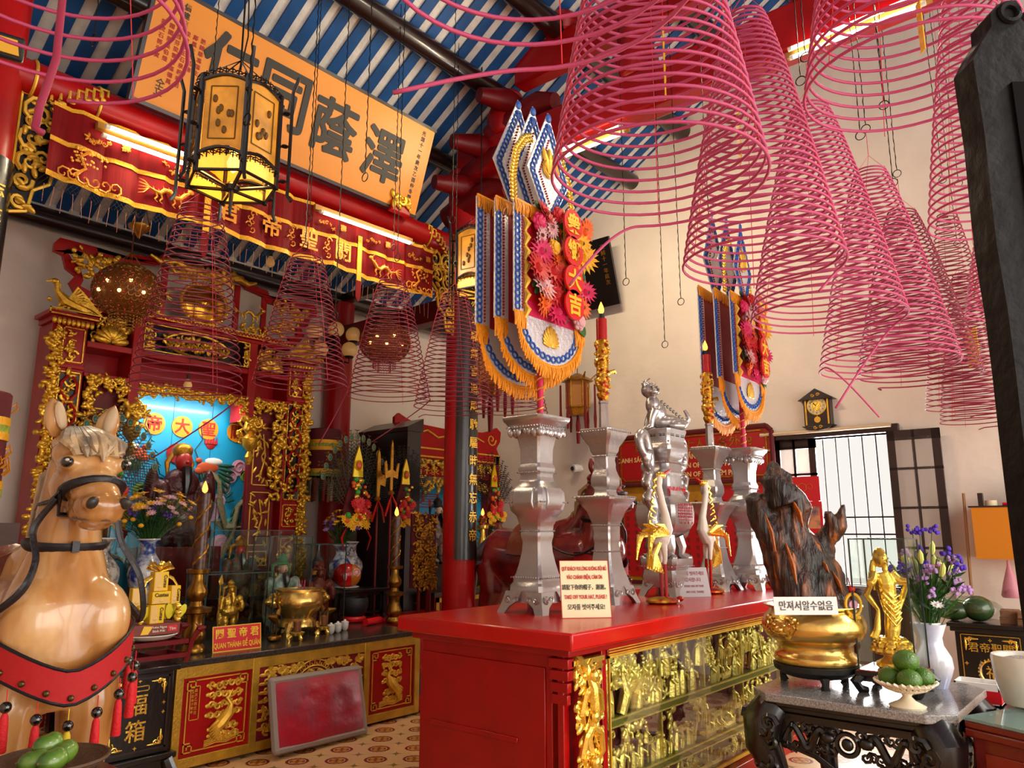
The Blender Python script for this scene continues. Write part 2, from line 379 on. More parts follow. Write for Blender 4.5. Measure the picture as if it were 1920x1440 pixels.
# far-right window: frame, bars, a fixed leaf and an open leaf
wd = thing('window_1', '', ''); del wd['label'], wd['category']; struct(wd)
m = M(); t = .085
m.box(XR-.05, wa0-t, wz0-t, XR+.2, wa1+t, wz0); m.box(XR-.05, wa0-t, wz1, XR+.2, wa1+t, wz1+t); m.box(XR-.05, wa1, wz0, XR+.2, wa1+t, wz1); m.box(XR-.05, wa0-t, wz0, XR+.2, wa0, wz1)
m.build('window_frame', DWOOD, wd, bevel=.006)
m = M(); ym = 2.88
for i in range(6):
    y = wa0+.045+i*(ym-wa0-.03)/5.6; m.cyl((XR+.1, y, wz0), (XR+.1, y, wz1), .0075, seg=8)
for z in (1.62, 1.80): m.box(XR+.09, wa0, z-.008, XR+.105, ym, z+.008)
m.build('window_bar', IRON, wd)
def leaf(y0, y1, xx, dx=0., rows=4, zt=wz1, nm='window_leaf'):
    m = M(); g = M(); z0, z1 = wz0, zt; t = .075
    def q(ya, za, yb, zb, mm, th):
        k0 = (ya-y1)/(y0-y1)*dx; k1 = (yb-y1)/(y0-y1)*dx
        mm.loft([[(xx+k0, ya, za), (xx+k0+th, ya, za), (xx+k0+th, ya, zb), (xx+k0, ya, zb)], [(xx+k1, yb, za), (xx+k1+th, yb, za), (xx+k1+th, yb, zb), (xx+k1, yb, zb)]])
    q(y0, z0, y0+t, z1, m, .035); q(y1-t, z0, y1, z1, m, .035); q(y0, z1-t*1.4, y1, z1, m, .035); q(y0, z0, y1, z0+t, m, .035)
    yc = (y0+y1)/2; q(yc-.014, z0, yc+.014, z1, m, .03)
    for i in range(1, rows): z = z0+(z1-z0)*i/rows; q(y0, z-.013, y1, z+.013, m, .03)
    q(y0+t, z0+t, y1-t, z1-t, g, .005)
    m.build(nm, DWOOD, wd); g.build('pane', mat('frosted_pane', '#cfc6bd', .3, alpha=.45, bump=.05), wd)
leaf(ym, wa1, XR+.04)
leaf(1.60, wa0+.02, XR-.12, dx=.02)
m = M().cyl((XR-.07, wa0-.02, wz1+.07), (XR-.07, wa1+.1, wz1+.07), .022, seg=12); m.build('curtain_rod', mat('cream_rod', '#cdb491', .4), wd)
m = M().box(XR-.02, wa0-.02, .30, XR+.02, wa1+.02, 1.0)
for k in range(3): m.box(XR-.035, wa0+.05+k*.43, .36, XR-.02, wa0+.4+k*.43, .94)
m.build('window_apron', DWOOD, wd)
# ================================================================ BOARD, LANTERN, TUBES, VALANCE
# yellow name board leaning out over the crossbeam
bd = thing('name_board', 'large yellow horizontal name board with four black brush characters above the red beam', 'sign', (2.094, 5.5, 4.85), rot=(math.atan2(.27, .83), 0, 0))
bw, bh = 2.84, .873
M().box(0, -.02, 0, bw, .03, bh).build('board', YEL, bd)
m = M(); m.box(-.015, -.025, -.03, bw+.015, .04, 0); m.box(-.015, -.025, bh, bw+.015, .04, bh+.03); m.box(-.03, -.02, -.03, 0, .04, bh+.03)
m.build('frame', DWOOD, bd)
INK = mat('black_ink', '#26221e', .6); RINK = mat('red_ink', '#a3210f', .6)
m = M()
for ch, u, w, sz in (('澤', 2.29, .42, .52), ('蔭', 1.70, .455, .52), ('同', 1.16, .51, .56), ('仁', .66, .53, .52)):
    for i_, (dx, dz) in enumerate(((0, 0), (.013, 0), (-.013, 0), (0, .013), (0, -.013), (.009, .009), (-.009, -.009), (.009, -.009), (-.009, .009))): m.text(ch, sz, up(u+dx, -.021-.0004*i_, w-sz*.38+dz), bold=0, ex=.004, sx=.95)
m.vtext('光緒十一年歲次乙酉仲冬穀旦', .05, up(2.71, -.021, .79), step=1.2, bold=.02)
m.vtext('倡建值事', .056, up(.235, -.021, .78), step=1.12, bold=.02); m.vtext('仝立', .07, up(.16, -.021, .15), step=.95, bold=.01)
m.build('black_lettering', INK, bd, smooth=0)
m = M()
for k, s_ in enumerate(('羅錦華馮瑞生', '鄺鳳生陳若南', '梁信和王石泉程春田', '葉蘭芬梁雲峯馮德萬', '關國星吳伯煌', '劉焚石郭光寶')):
    m.vtext(s_, .042, up(.40-k*.062, -.021, .60), step=1.2, bold=.015)
m.build('red_lettering', RINK, bd, smooth=0)
for x in (2.80, 4.72):
    c = thing('board_bracket', 'small gilded carved clip holding the %s end of the yellow board' % ('lantern-side' if x < 4 else 'plain right'), 'bracket', (x, 5.5, 4.88), group='clips under the yellow board')
    M().box(-.12, -.05, -.09, .12, .02, .07).build('block', RED, c, bevel=.01)
    carve(M(), -.12, -.09, .12, .08, -.055, 5, 8, .8, .014).build('carving', GOLD, c)
# hexagonal lantern
PANE = mat('amber_pane', '#c08428', .4, var=.6, vscale=7, emit='#c87a10', es=.32, bump=.1)
L0 = at(432, 384, D=3.75); HL = .62
ln = thing('palace_lantern', 'large black hexagonal lantern with amber glass panes hanging before the yellow board', 'lantern', L0, 12)
rr = .205; hexp = [(rr*cos(R(60*k)), rr*sin(R(60*k))) for k in range(6)]
m = M(); pn = M(); ar = M(); lo = M()
for k in range(6):
    a, b = hexp[k], hexp[(k+1) % 6]; A = lambda z, q=a: (q[0], q[1], z)
    m.cyl(A(.08), A(.56), .013, seg=6)
    mid = Vector(((a[0]+b[0])/2, (a[1]+b[1])/2, 0)); va = Vector((a[0], a[1], 0)); vb = Vector((b[0], b[1], 0))
    for z, s in ((.53, 1), (.17, -1)):
        pts = [va.lerp(vb, t)+Vector((0, 0, z+.03*sin(pi*t))) for t in (0, .2, .4, .5, .6, .8, 1)]
        m.tube(pts, .009, 5)
        for j in range(7):
            p = va.lerp(vb, (j+.5)/7)+Vector((0, 0, z+.03*sin(pi*(j+.5)/7)+s*.022))
            m.torus(p, .014, .0035, 'z', 8, 4); m.cyl(p-Vector((0, 0, .018)), p+Vector((0, 0, .018)), .003, seg=4)
    for z in (.09,): m.tube([A(z), (b[0], b[1], z)], .008, 5)
    m.tube([A(.09), (0, 0, .075)], .009, 5)
    q = [va.lerp(vb, t)*.985 for t in (.06, .94)]
    zs = [.18+.03*sin(pi*t) for t in (.06, .3, .5, .7, .94)]
    bot = [va.lerp(vb, t)*.985+Vector((0, 0, .185+.03*sin(pi*t))) for t in (.06, .3, .5, .7, .94)]
    top = [va.lerp(vb, t)*.985+Vector((0, 0, .525+.03*sin(pi*t))) for t in (.94, .7, .5, .3, .06)]
    pm = M(); poly = bot+top; inn = [p*.975 for p in poly]
    inn = [Vector((p.x*.97, p.y*.97, p.z)) for p in poly]
    n = len(poly); pm.add(poly+inn, [tuple(range(n)), tuple(range(2*n-1, n-1, -1))]+[(i, (i+1) % n, n+(i+1) % n, n+i) for i in range(n)])
    pm.build('pane', PANE, ln, smooth=0)
    fr = M()
    c0 = va.lerp(vb, .5)*1.002; tdir = (vb-va).normalized(); nrm = Vector((c0.x, c0.y, 0)).normalized()
    for (t0, z0, t1, z1) in ((-.06, .24, .06, .24), (.06, .24, .06, .5), (.06, .5, -.06, .5), (-.06, .5, -.06, .24)):
        fr.tube([c0+tdir*t0+Vector((0, 0, z0)), c0+tdir*t1+Vector((0, 0, z1))], .003, 4)
    rd = random.Random(k)
    for j in range(7): fr.ell(c0+tdir*rd.uniform(-.04, .04)+Vector((0, 0, rd.uniform(.27, .47))), (.012, .012, .02), 6, 5)
    fr.build('pane_painting', mat('painted_figures', '#6b4a16', .6), ln)
    rim = [va.lerp(vb, t)*.99+Vector((0, 0, z)) for t, z in ((.05, .095), (.95, .095), (.95, .165), (.05, .165))]
    lo.add(rim, [(0, 1, 2, 3)])
    o_ = Vector((a[0], a[1], 0)).normalized()
    ar.tube([va+o_*.075+Vector((0, 0, .02)), va+o_*.055+Vector((0, 0, .05)), va+o_*.055+Vector((0, 0, .58)), va+o_*.08+Vector((0, 0, .66))], .009, 6)
    for z in (.12, .3, .47): ar.cyl(va+Vector((0, 0, z)), va+o_*.055+Vector((0, 0, z)), .006, seg=5); ar.torus(va+o_*.03+Vector((0, 0, z)), .014, .004, 'z', 10, 4)
m.cyl((0, 0, .075), (0, 0, -.05), .012, .006, 8); m.lathe([(.03, .07), (.04, .09), (.02, .11)], 10)
m.torus((0, 0, .6), .1, .006); [m.cyl((.2*cos(R(60*k)), .2*sin(R(60*k)), .56), (0, 0, .75), .003, seg=4) for k in range(6)]
m.build('frame', BLACK, ln); ar.build('arm', BLACK, ln); lo.build('lower_pane', mat('lit_amber_glass', '#ffcf5a', .4, emit='#ffb030', es=.9, alpha=.75), ln, smooth=0)
m = M(); m.lathe([(.001, -.04), (.025, -.02), (.03, .01), (.015, .05), (.012, .07)], 14, z=.2); m.build('bulb', glow('warm_bulb', '#ffc861', 7), ln)
m = M(); m.cyl((0, 0, .7), (-.02, 0, 2.75), .005, seg=5); m.tube([(0, 0, .7), (.03, 0, .9), (.012, 0, 1.2), (-.0, 0, 2.75)], .0035, 4); m.build('cord', IRON, ln)
lamp('POINT', 'lantern_light', L0+Vector((0, 0, .33)), (0, 0, 0), 5, (1, .62, .22), shadow_soft_size=.08)
# fluorescent tubes
TUBE = glow('fluorescent_tube', '#fff0cf', 9)
def tube_light(p, q, n, label, twin, off=(0, 0, .05)):
    p = Vector(p); q = Vector(q); d = (q-p).normalized(); L = (q-p).length; mid = (p+q)/2
    o = thing('fluorescent_lamp', label, 'lamp', mid, group='tube lamps on the beams'); off = Vector(off); sd = d.cross(off).normalized()
    M().tube([p-mid+off-d*.05, q-mid+off+d*.05], .035, 4).build('housing', mat('lamp_housing', '#a8762a', .5, .2), o, smooth=0)
    for s in ((-1, 1) if twin else (0,)):
        m = M().cyl(p-mid+sd*s*.035, q-mid+sd*s*.035, .017, seg=12); m.build('tube', TUBE, o)
        for e in (p-mid, q-mid): M().cyl(e+sd*s*.035-d*.015, e+sd*s*.035+d*.015, .02, seg=10).build('end_cap', mat('white_cap', '#e9e4d6', .4), o)
    if not twin or p.x < 3: n *= 1.0
    l = lamp('AREA', 'tube_glow', mid-off*.9, (0, 0, 0), n, (1, .83, .55), shape='RECTANGLE', size=L, size_y=.06)
    z = off.normalized(); x = d; y = z.cross(x); l.matrix_world = Matrix((x, y, z)).transposed().to_4x4(); l.location = mid-off*.9
tube_light(at(199, 246, Y=5.52), at(357, 302, Y=5.52), 20, 'glowing twin tube lamp under the red beam left of the amber lantern', True, (0, .05, .045))
tube_light(at(603, 397, Y=5.52), at(770, 456, Y=5.52), 22, 'single glowing tube lamp under the right end of the red crossbeam', False, (0, .05, .045))
tube_light(at(1056, 287, X=5.75), at(1165, 243, X=5.75), 45, 'glowing twin tube lamp on the red roof truss behind the pink coils', True, (.06, 0, .02))
tube_light(at(1483, 100, X=5.75), at(1730, -2, X=5.75), 55, 'glowing twin tube lamp on the truss at the upper edge', True, (.06, 0, .02))
lamp('AREA', 'truss_lamp_far_side', (6.15, 4.3, 5.5), (0, R(-52), 0), 60, (1, .80, .52), shape='RECTANGLE', size=.1, size_y=1.3)  # added warm light without a fixture, brightens the right wall
# red embroidered valance with gold braid and net fringe
VEL = mat('red_satin', '#78040a', .6, spec=.15, bump=.35, bscale=9, var=.25, vscale=4, stretch=(3, 1, .3)); BRAID = mat('gold_braid', '#e5a51c', .45, .3, bump=.4, bscale=70)
va_ = thing('embroidered_valance', 'red satin valance with gold dragons, characters and a netted fringe under the beam', 'valance', (0, 5.6, 0))
x0, x1 = 1.62, 5.32
def sag(x): return .035*abs(sin((x-1.6)*pi/1.23))
def zt(x): return 4.62-.01*(x-1.6)
N_ = 60; xs = [x0+(x1-x0)*i/N_ for i in range(N_+1)]
def ripple(x, z): return .018*sin(x*23)+.008*sin(x*51)
m = M()
def sheet(m, za, zb, y=0., t=.004):
    vs = []; fs = []
    for x in xs:
        for k in range(5):
            z = za(x)+(zb(x)-za(x))*k/4; vs.append((x, y+ripple(x, z), z))
    for i in range(N_):
        for k in range(4): a = i*5+k; fs.append((a, a+1, a+6, a+5))
    m.add(vs, fs); m.add([(a, b+t, c) for a, b, c in vs], [f[::-1] for f in fs])
zb1 = lambda x: 4.36-sag(x)*.6; zb2 = lambda x: 4.10-sag(x)
sheet(m, zt, zb2); m.build('satin', VEL, va_)
for f, h in ((zb1, .035), (lambda x: zb2(x), .04), (lambda x: zt(x)-.0, .03)):
    m = M(); sheet(m, lambda x: f(x)+h/2, lambda x: f(x)-h/2, -.006, .003); m.build('braid', BRAID, va_)
m = M()
for i in range(N_*2):
    x = x0+(x1-x0)*i/(N_*2); z = zb2(x)-.02; dx = (x1-x0)/(N_*2)
    for s in (1, -1): m.tube([(x, ripple(x, z), z), (x+s*dx*2, ripple(x, z)-.002, z-.08)], .0011, 3)
m.build('net', mat('net_cord', '#2a1a14', .8), va_, smooth=0)
m = M()
for i in range(N_):
    x = x0+(x1-x0)*i/N_; z = zb2(x)-.1; m.tube([(x, 0, z+.01), (x+.004*sin(i*9), 0, z-.02), (x+.012*sin(i*5), 0, z-.12-.02*(i % 3))], [.004, .0028, .002], 3)
m.build('fringe', mat('rust_tassel', '#8a5230', .7), va_, smooth=0)
EMB = mat('gold_embroidery', '#d98a1e', .45, .3, bump=.4, bscale=90)
m = M(); y = -.024
for ch, x in (('關', 4.13), ('聖', 3.75), ('帝', 3.37), ('君', 2.96)): m.text(ch, .20, up(x, y, 4.18-.01*(x-3)), bold=.02, ex=.002)
for x in (3.95, 3.57, 3.17):
    for k in range(5): m.curl(x+.015*(-1)**k, 4.30-.035*k, .03, k, 1.0, (-1)**k, y, .006, 8, 4)
for x in (2.0, 2.55, 3.1, 4.0, 4.55, 5.1):
    m.text('壽', .07, up(x+.12, y, 4.44), bold=.02); carve(m, x-.16, 4.40, x+.02, 4.47, y, int(x*10), 5, .7, .006)
def dragon(m, x, z, s, d, y):
    # a running dragon: body, mane, legs, tail flames
    pts = [(x+d*s*a, y-.004, z+s*b) for a, b in ((-.9, .35), (-.7, .2), (-.5, -.05), (-.25, -.1), (0, .12), (.25, .1), (.45, -.1), (.7, -.05), (.95, .05))]
    m.tube(pts, [s*q for q in (.06, .1, .1, .11, .12, .11, .09, .06, .03)], 7)
    m.ell((x-d*s*.95, y-.006, z+s*.42), (s*.16, .012, s*.12), 9, 6)
    for k in range(5): m.tube([(x+d*s*.9, y, z+s*.05), (x+d*s*1.15, y, z+s*(.25-.13*k)), (x+d*s*1.4, y, z+s*(.3-.17*k))], [s*.03, s*.03, s*.008], 4)
    for a, b in ((-.5, -.1), (-.2, -.12), (.4, -.1), (.62, -.08)):
        m.tube([(x+d*s*a, y, z+s*b), (x+d*s*(a-.08), y, z+s*(b-.2)), (x+d*s*(a+.03), y, z+s*(b-.36))], [s*.07, s*.05, s*.04], 5)
        for j in (-1, 0, 1): m.tube([(x+d*s*(a+.03), y, z+s*(b-.36)), (x+d*s*(a+.03-.09+j*.05), y, z+s*(b-.42+j*.03))], s*.02, 4)
    for k in range(8):
        p = Vector(pts[1+k*7//8]); m.tube([p, p+Vector((d*s*.08, 0, s*.2))], [s*.035, s*.006], 4)
    for k in range(4): m.tube([(x-d*s*.9, y, z+s*.5), (x-d*s*(.7-.1*k), y, z+s*(.6+.1*k))], [s*.02, s*.005], 4)
dragon(m, 2.47, 4.22, .17, -1, y); dragon(m, 4.62, 4.20, .17, 1, y)
for x in (1.88, 5.12):
    m.tube([(x-.1, y, 4.12), (x-.02, y, 4.2), (x-.06, y, 4.28), (x, y, 4.34)], .012, 5); rd = random.Random(int(x*7))
    for k in range(40): m.ell((x+rd.uniform(-.12, .12), y, 4.27+rd.uniform(-.06, .08)), (.01, .004, .01), 6, 4)
    for k in range(6): m.curl(x-.16+k*.07, 4.12, .05, k, 1.1, 1, y, .008, 8, 4)
m.build('embroidery', EMB, va_)
for x in (2.78, 4.32):
    m = M(); m.box(x-.025, -.03, 4.0, x+.025, -.02, 4.45); b = m.build('braid_drop', BRAID, va_)
    m = M(); m.prism([(x-.03, 4.0), (x-.03, 3.84), (x, 3.79), (x+.03, 3.84), (x+.03, 4.0)], -.028, -.02); m.build('pendant', VEL, va_)
# carved gilded corner brackets under the beam ends
def corner_bracket(x, s, label):
    o = thing('corner_bracket', label, 'bracket', (x, CY, 4.68), group='gilded brackets in the corners of the red beam')
    m = M()
    poly = [(0, 0), (s*.62, 0), (s*.62, -.08), (s*.5, -.18), (s*.38, -.22), (s*.36, -.36), (s*.26, -.45), (s*.24, -.62), (s*.14, -.7), (s*.12, -.86), (0, -.9)]
    m.prism(poly, -.02, .0); m.build('backing', BLACK, o, smooth=0)
    m = M(); rd = random.Random(3)
    for (a, b), (c, d) in zip(poly, poly[1:]+poly[:1]): m.tube([(a, -.03, b), (c, -.03, d)], .013, 5)
    for cx, cz, q in ((.12, -.12, .1), (.3, -.1, .1), (.48, -.08, .07), (.1, -.32, .09), (.26, -.28, .08), (.1, -.5, .08), (.18, -.45, .06), (.07, -.65, .06), (.06, -.8, .05), (.42, -.14, .05)):
        m.curl(s*cx, cz, q, rd.random()*6, 1.5, rd.choice((1, -1)), -.035, .016, 14, 5)
        for k in range(3): m.leaf(s*cx+rd.uniform(-.06, .06), cz+rd.uniform(-.06, .06), .08, rd.random()*6, -.04, .5, .3)
    for cx, cz in ((.08, -.2), (.2, -.17), (.07, -.42), (.3, -.2)):
        m.torus((s*cx, -.04, cz), .035, .008, 'y', 14, 5); m.ell((s*cx, -.04, cz), (.02, .015, .02), 8, 5)
    for k in range(10): m.ell((s*(.33+.018*(k % 4)), -.045, -.2-.02*(k//3)), .012, 7, 5)
    m.build('carving', GOLDP, o)
corner_bracket(1.45, 1, 'gilded openwork bracket where the red beam meets the left column')
corner_bracket(CX-.165, -1, 'gilded openwork bracket where the red beam meets the dark-plaqued column')
# ================================================================ CARVED RED ALTAR FRAME WITH THE NICHE
af = thing('carved_altar_surround', 'tall red and gilded carved altar surround framing the blue niche at the back wall', 'altar', (3.8, 7.55, 0))
posts = ((-1.40, -1.10), (1.09, 1.40))
for a, b in posts:
    m = M(); m.box(a, 0, 0, b, .35, 3.55); m.box(a, -.02, 3.13, b, .0, 3.17); m.box(a, -.02, 1.62, b, 0, 1.66); m.build('post', RED, af, bevel=.006)
    g = M()
    e = a if a < 0 else b; sg = 1 if a < 0 else -1
    ca, cb_ = (e+sg*.09, b-.02) if a < 0 else (a+.02, e+sg*.09)
    vine(g, e+sg*.03, .8, e+sg*.03, 3.5, -.012, 11, 60, 1.1, .018); vine(g, e+sg*.05, .8, e+sg*.05, 3.5, -.012, 12, 60, 1.0, .014)
    for z0, z1 in ((3.19, 3.52), (2.0, 3.1), (1.7, 1.95), (.9, 1.58)):
        frame(g, ca, z0, cb_, z1, .010, -.012, 0)
    carve(g, ca+.03, 3.2, cb_-.03, 3.5, -.01, 4, 8, .7, .014)
    zc = [(2.02, 0), (2.3, .05), (2.55, -.05), (2.8, .05), (3.08, 0)]; xm = (ca+cb_)/2; hw = (cb_-ca)/2-.02
    carve(g, ca+.02, 2.02, cb_-.02, 3.08, -.012, 9, 22, .8, .012)
    vine(g, xm, .95, xm, 1.55, -.01, 6, 9, 1.1, .012); carve(g, ca+.03, 1.72, cb_-.03, 1.93, -.01, 14, 6, .6, .01)
    g.build('gilding', GOLD, af)
    rf = M()
    for s in (1, -1):
        for k in range(4):
            z = 2.08+k*.25; rf.tube([(xm+s*hw*.2, -.025, z), (xm+s*hw*.9, -.025, z+.07), (xm+s*hw*.9, -.025, z+.16), (xm+s*hw*.2, -.025, z+.23)], .014, 5)
    rf.build('lattice', RED, af)
    sl = M(); sl.box(ca+.01, -.006, 2.02, cb_-.01, .002, 3.08); sl.build('dark_ground', BLACK, af, smooth=0)
    # capital with a perched gilded bird
    c = M(); c.box(a-.03, -.05, 3.55, b+.03, .3, 3.60); c.box(a-.07, -.09, 3.60, b+.07, .3, 3.64)
    c.build('capital', RED, af, bevel=.005)
    c = M()
    for k in range(9): c.leaf(a-.02+k*.04, 3.58, .07, -pi/2, -.09, .6, .3)
    frame(c, a-.07, 3.60, b+.07, 3.66, .012, -.1, -.09)
    bx = a+.08 if a < 0 else b-.08; s = 1 if a < 0 else -1
    c.tube([(bx-s*.1, -.05, 3.90), (bx-s*.09, -.05, 3.82), (bx-s*.02, -.05, 3.74), (bx+s*.12, -.05, 3.70), (bx+s*.26, -.05, 3.68)], [.03, .028, .06, .05, .015], 8)
    c.ell((bx-s*.12, -.05, 3.91), (.04, .03, .03), 8, 6); c.tube([(bx-s*.15, -.05, 3.91), (bx-s*.2, -.05, 3.89)], [.015, .003], 5)
    for k in range(8): c.tube([(bx, -.09, 3.76), (bx+s*(.06+.02*k), -.1, 3.88-.025*k), (bx+s*(.12+.03*k), -.1, 3.84-.03*k)], [.012, .014, .004], 4)
    carve(c, bx-s*.2 if s > 0 else bx-.1, 3.66, bx+.3 if s > 0 else bx+.2, 3.74, -.06, 2, 6, .8, .012)
    c.build('phoenix_carving', GOLD, af)
# rails and tier of open boxes
m = M()
for z0, z1 in ((3.36, 3.42), (3.72, 3.76), (3.08, 3.12)):
    m.box(-1.1, -.02, z0, 1.09, .3, z1)
for x in (-.64, .62): m.box(x-.05, -.03, 2.84, x+.05, .3, 3.72)
m.box(-1.16, -.05, 3.76, 1.15, .3, 3.82); m.box(-1.1, .28, 3.1, 1.09, .33, 3.75)
m.build('rail', RED, af, bevel=.006)
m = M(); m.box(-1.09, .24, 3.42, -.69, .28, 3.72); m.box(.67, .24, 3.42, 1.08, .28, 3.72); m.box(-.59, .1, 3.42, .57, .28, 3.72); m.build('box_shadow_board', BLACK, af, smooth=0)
g = M()
for k in range(110): g.ell((-1.14+k*.0209, -.056, 3.79+.012*(-1)**k), .009, 6, 4)
g.box(-1.16, -.055, 3.765, 1.15, -.05, 3.772); g.box(-1.16, -.055, 3.81, 1.15, -.05, 3.817)
frame(g, -.59, 3.43, .57, 3.71, .01, -.035, -.02)
for k in range(24): a0 = 2*pi*k/24; a1 = 2*pi*(k+1)/24; g.tube([(-.02+.36*cos(a0)*(1-.1*abs(sin(2*a0))), 0, 3.57+.12*sin(a0)), (-.02+.36*cos(a1)*(1-.1*abs(sin(2*a1))), 0, 3.57+.12*sin(a1))], .014, 5)
rd = random.Random(8)
for k in range(9):
    x = -.30+k*.07; z = 3.50+.02*(k % 2)
    g.ell((x, .02, z+.03), (.03, .025, .05), 7, 6); g.ell((x, .01, z+.1), .02, 7, 5); g.tube([(x-.03, 0, z+.07), (x, -.01, z+.03), (x+.035, 0, z+.06)], .012, 4)
carve(g, -.34, 3.47, .3, 3.66, .03, 21, 14, .7, .01)
for x in (-.56, .51): carve(g, x, 3.45, x+.06, 3.7, -.03, int(x*9), 8, 1.4, .01)
for x, sd in ((-.88, 31), (.87, 33)):
    for k in range(8): g.leaf(x, 3.45, .17, pi*(.05+.9*k/7), .0, .5, .25)
    for k in range(26): g.ell((x+rd.uniform(-.13, .13), .03, 3.5+rd.random()*.19), .014, 6, 5)
    carve(g, x-.15, 3.46, x+.15, 3.71, .05, sd, 12, .6, .012)
# lace of carving along the opening, pendants, side doors
for x0, x1, sd in ((-.58, .56, 40), (-1.06, -.7, 41), (.68, 1.05, 42)):
    vine(g, x0, 3.05, x1, 3.05, -.015, sd, int((x1-x0)*22), .9, .014); vine(g, x0, 3.03, x1, 3.03, -.02, sd+90, int((x1-x0)*26), 1.3, .012); vine(g, x0+.02, 3.0, x0+.02, 2.62, -.015, sd+5, 9, .9, .012); vine(g, x1-.02, 3.0, x1-.02, 2.62, -.015, sd+7, 9, .9, .012)
    g.box(x0-.02, -.025, 3.075, x1+.02, -.02, 3.085)
vine(g, -1.03, 3.0, -1.03, 1.2, -.015, 50, 40, 1.4, .014); vine(g, .99, 2.95, .99, 2.0, -.015, 51, 20, 1.4, .014)
g.build('gilding', GOLD, af)
for x in (-.64, .62):
    g = M(); g.lathe([(.02, 2.36), (.05, 2.44), (.02, 2.5), (.075, 2.56), (.09, 2.64), (.04, 2.69), (.08, 2.74), (.06, 2.86)], 14, x=x, y=-.07); carve(g, x-.1, 2.68, x+.1, 2.85, -.15, 5, 6, .8, .014); g.build('pendant_finial', GOLD, af)
# hinged doors inside the side bays
for x0, x1, sd in ((-1.07, -.72, 60), (.68, 1.02, 64)):
    m = M(); m.box(x0, .04, .8, x1, .1, 3.05); m.build('door', DRED, af, bevel=.005)
    g = M()
    for z0, z1, k in ((2.15, 2.8, 0), (1.5, 2.08, 1), (1.28, 1.44, 2), (.9, 1.22, 3)):
        frame(g, x0+.05, z0, x1-.05, z1, .010, .03, .04); xm = (x0+x1)/2
        if k < 2:
            g.tube([(xm-.03, .03, z0+.05), (xm+.03, .03, (z0+z1)/2), (xm-.01, .03, z1-.08)], .01, 5)
            rd = random.Random(sd+k)
            for j in range(22):
                a = Vector((xm+rd.uniform(-.08, .08), 0, z0+.05+rd.random()*(z1-z0-.1))); g.leaf(a.x, a.z, .085, rd.random()*6.3, .03, .3, .2)
        else: carve(g, x0+.07, z0+.02, x1-.07, z1-.02, .03, sd+k, 6, .6, .01)
    g.build('door_carving', GOLDP, af)
# openwork crest
m = M()
for s in (-1, 1):
    prof = [(1.12, 3.82), (1.24, 3.86), (1.3, 3.95), (1.25, 4.03), (1.34, 4.08), (1.38, 4.2), (1.46, 4.22), (1.46, 4.30), (1.42, 4.36), (1.1, 4.36), (1.08, 4.32), (.8, 4.32), (.78, 4.38), (.5, 4.42), (.46, 4.47), (.3, 4.47),
            (.3, 4.40), (.45, 4.38), (.5, 4.34), (.74, 4.3), (.78, 4.24), (1.05, 4.24), (1.28, 4.28), (1.36, 4.26), (1.3, 4.18), (1.22, 4.12), (1.18, 4.0), (1.2, 3.94), (1.08, 3.9)]
    n = 15
    for i in range(n):
        q = [prof[i], prof[i+1], prof[-2-i] if i+1 < 14 else prof[14], prof[-1-i]]
        m.prism([(s*a, b) for a, b in (q if s > 0 else q[::-1])], .02, .07)
    for x0, x1 in ((.38, .44), (.72, .78)): m.box(min(s*x0, s*x1), .03, 3.82, max(s*x0, s*x1), .06, 4.36)
m.build('crest', RED, af)
g = M(); rd = random.Random(77)
for s in (-1, 1):
    dragon(g, s*.56, 4.05, .17, -s, .0)
    vine(g, s*.85, 4.24, s*1.3, 4.2, .0, 6+s, 9, 1.2, .018); vine(g, s*.85, 3.9, s*1.22, 4.15, .0, 16+s, 11, 1.2, .018)
    vine(g, s*.45, 3.87, s*.8, 3.87, .0, 26+s, 9, 1.1, .014)
    g.tube([(s*.05, -.02, 4.42), (s*.2, -.03, 4.36), (s*.33, -.03, 4.42), (s*.5, -.02, 4.38), (s*.6, -.02, 4.42)], [.04, .045, .04, .03, .015], 8)
carve(g, -.34, 4.27, .34, 4.46, -.03, 71, 16, .9, .022)
for k in range(44): a = 2*pi*k/44; g.ell((.02+.265*cos(a), -.01, 4.04+.225*sin(a)), .02, 6, 5)
g.build('gilding', GOLD, af)
g = M().lathe([(.001, .03), (.20, .03), (.245, 0), (.001, 0)], 36); mm = Matrix.Translation((.02, .0, 4.04)) @ Matrix.Diagonal((1, 1, .85, 1)) @ UPR
g.v = [tuple(mm @ Vector(v)) for v in g.v]; g.build('mirror_disc', mat('gilt_mirror', '#d59a2a', .16, .9, bump=.05, bscale=6), af)
# niche: blue painted panel with dragons
NB = mat('niche_blue', '#1f9fd2', .4, var=.12, vscale=2, coat=.3)
nk = thing('niche_panel', 'sky-blue painted back panel with dragons, clouds and four characters inside the altar frame', 'panel', (3.8, 7.95, 0))
M().box(-1.1, 0, .8, 1.1, .04, 3.1).build('board', NB, nk, smooth=0)
m = M()
for x in (-.48, -.02, .42): m.box(x-.003, -.002, .8, x+.003, 0, 3.1)
m.build('joint', mat('deep_blue', '#0c5f86', .5), nk)
m = M(); OR = mat('orange_disc', '#e0921c', .5)
for x in (-.22, .08, .38, .72): m.tube([(x, 0, 2.76), (x, -.012, 2.76)], .115, 24)
m.build('character_disc', OR, nk, smooth=30)
m = M()
for ch, x in (('帝', -.22), ('大', .08), ('聖', .38), ('關', .72)): m.text(ch, .17, up(x, -.014, 2.70), bold=.02)
m.build('lettering', RINK, nk, smooth=0)
m = M(); m.tube([(.04, 0, 2.47), (.04, -.012, 2.47)], .105, 28); m.tube([(.42, -.005, 2.6), (.42, -.012, 2.6)], [.06, .05], 12)
for k in range(5): m.tube([(.36+.03*k, -.006, 2.6), (.35+.035*k, -.006, 2.68)], [.02, .003], 4)
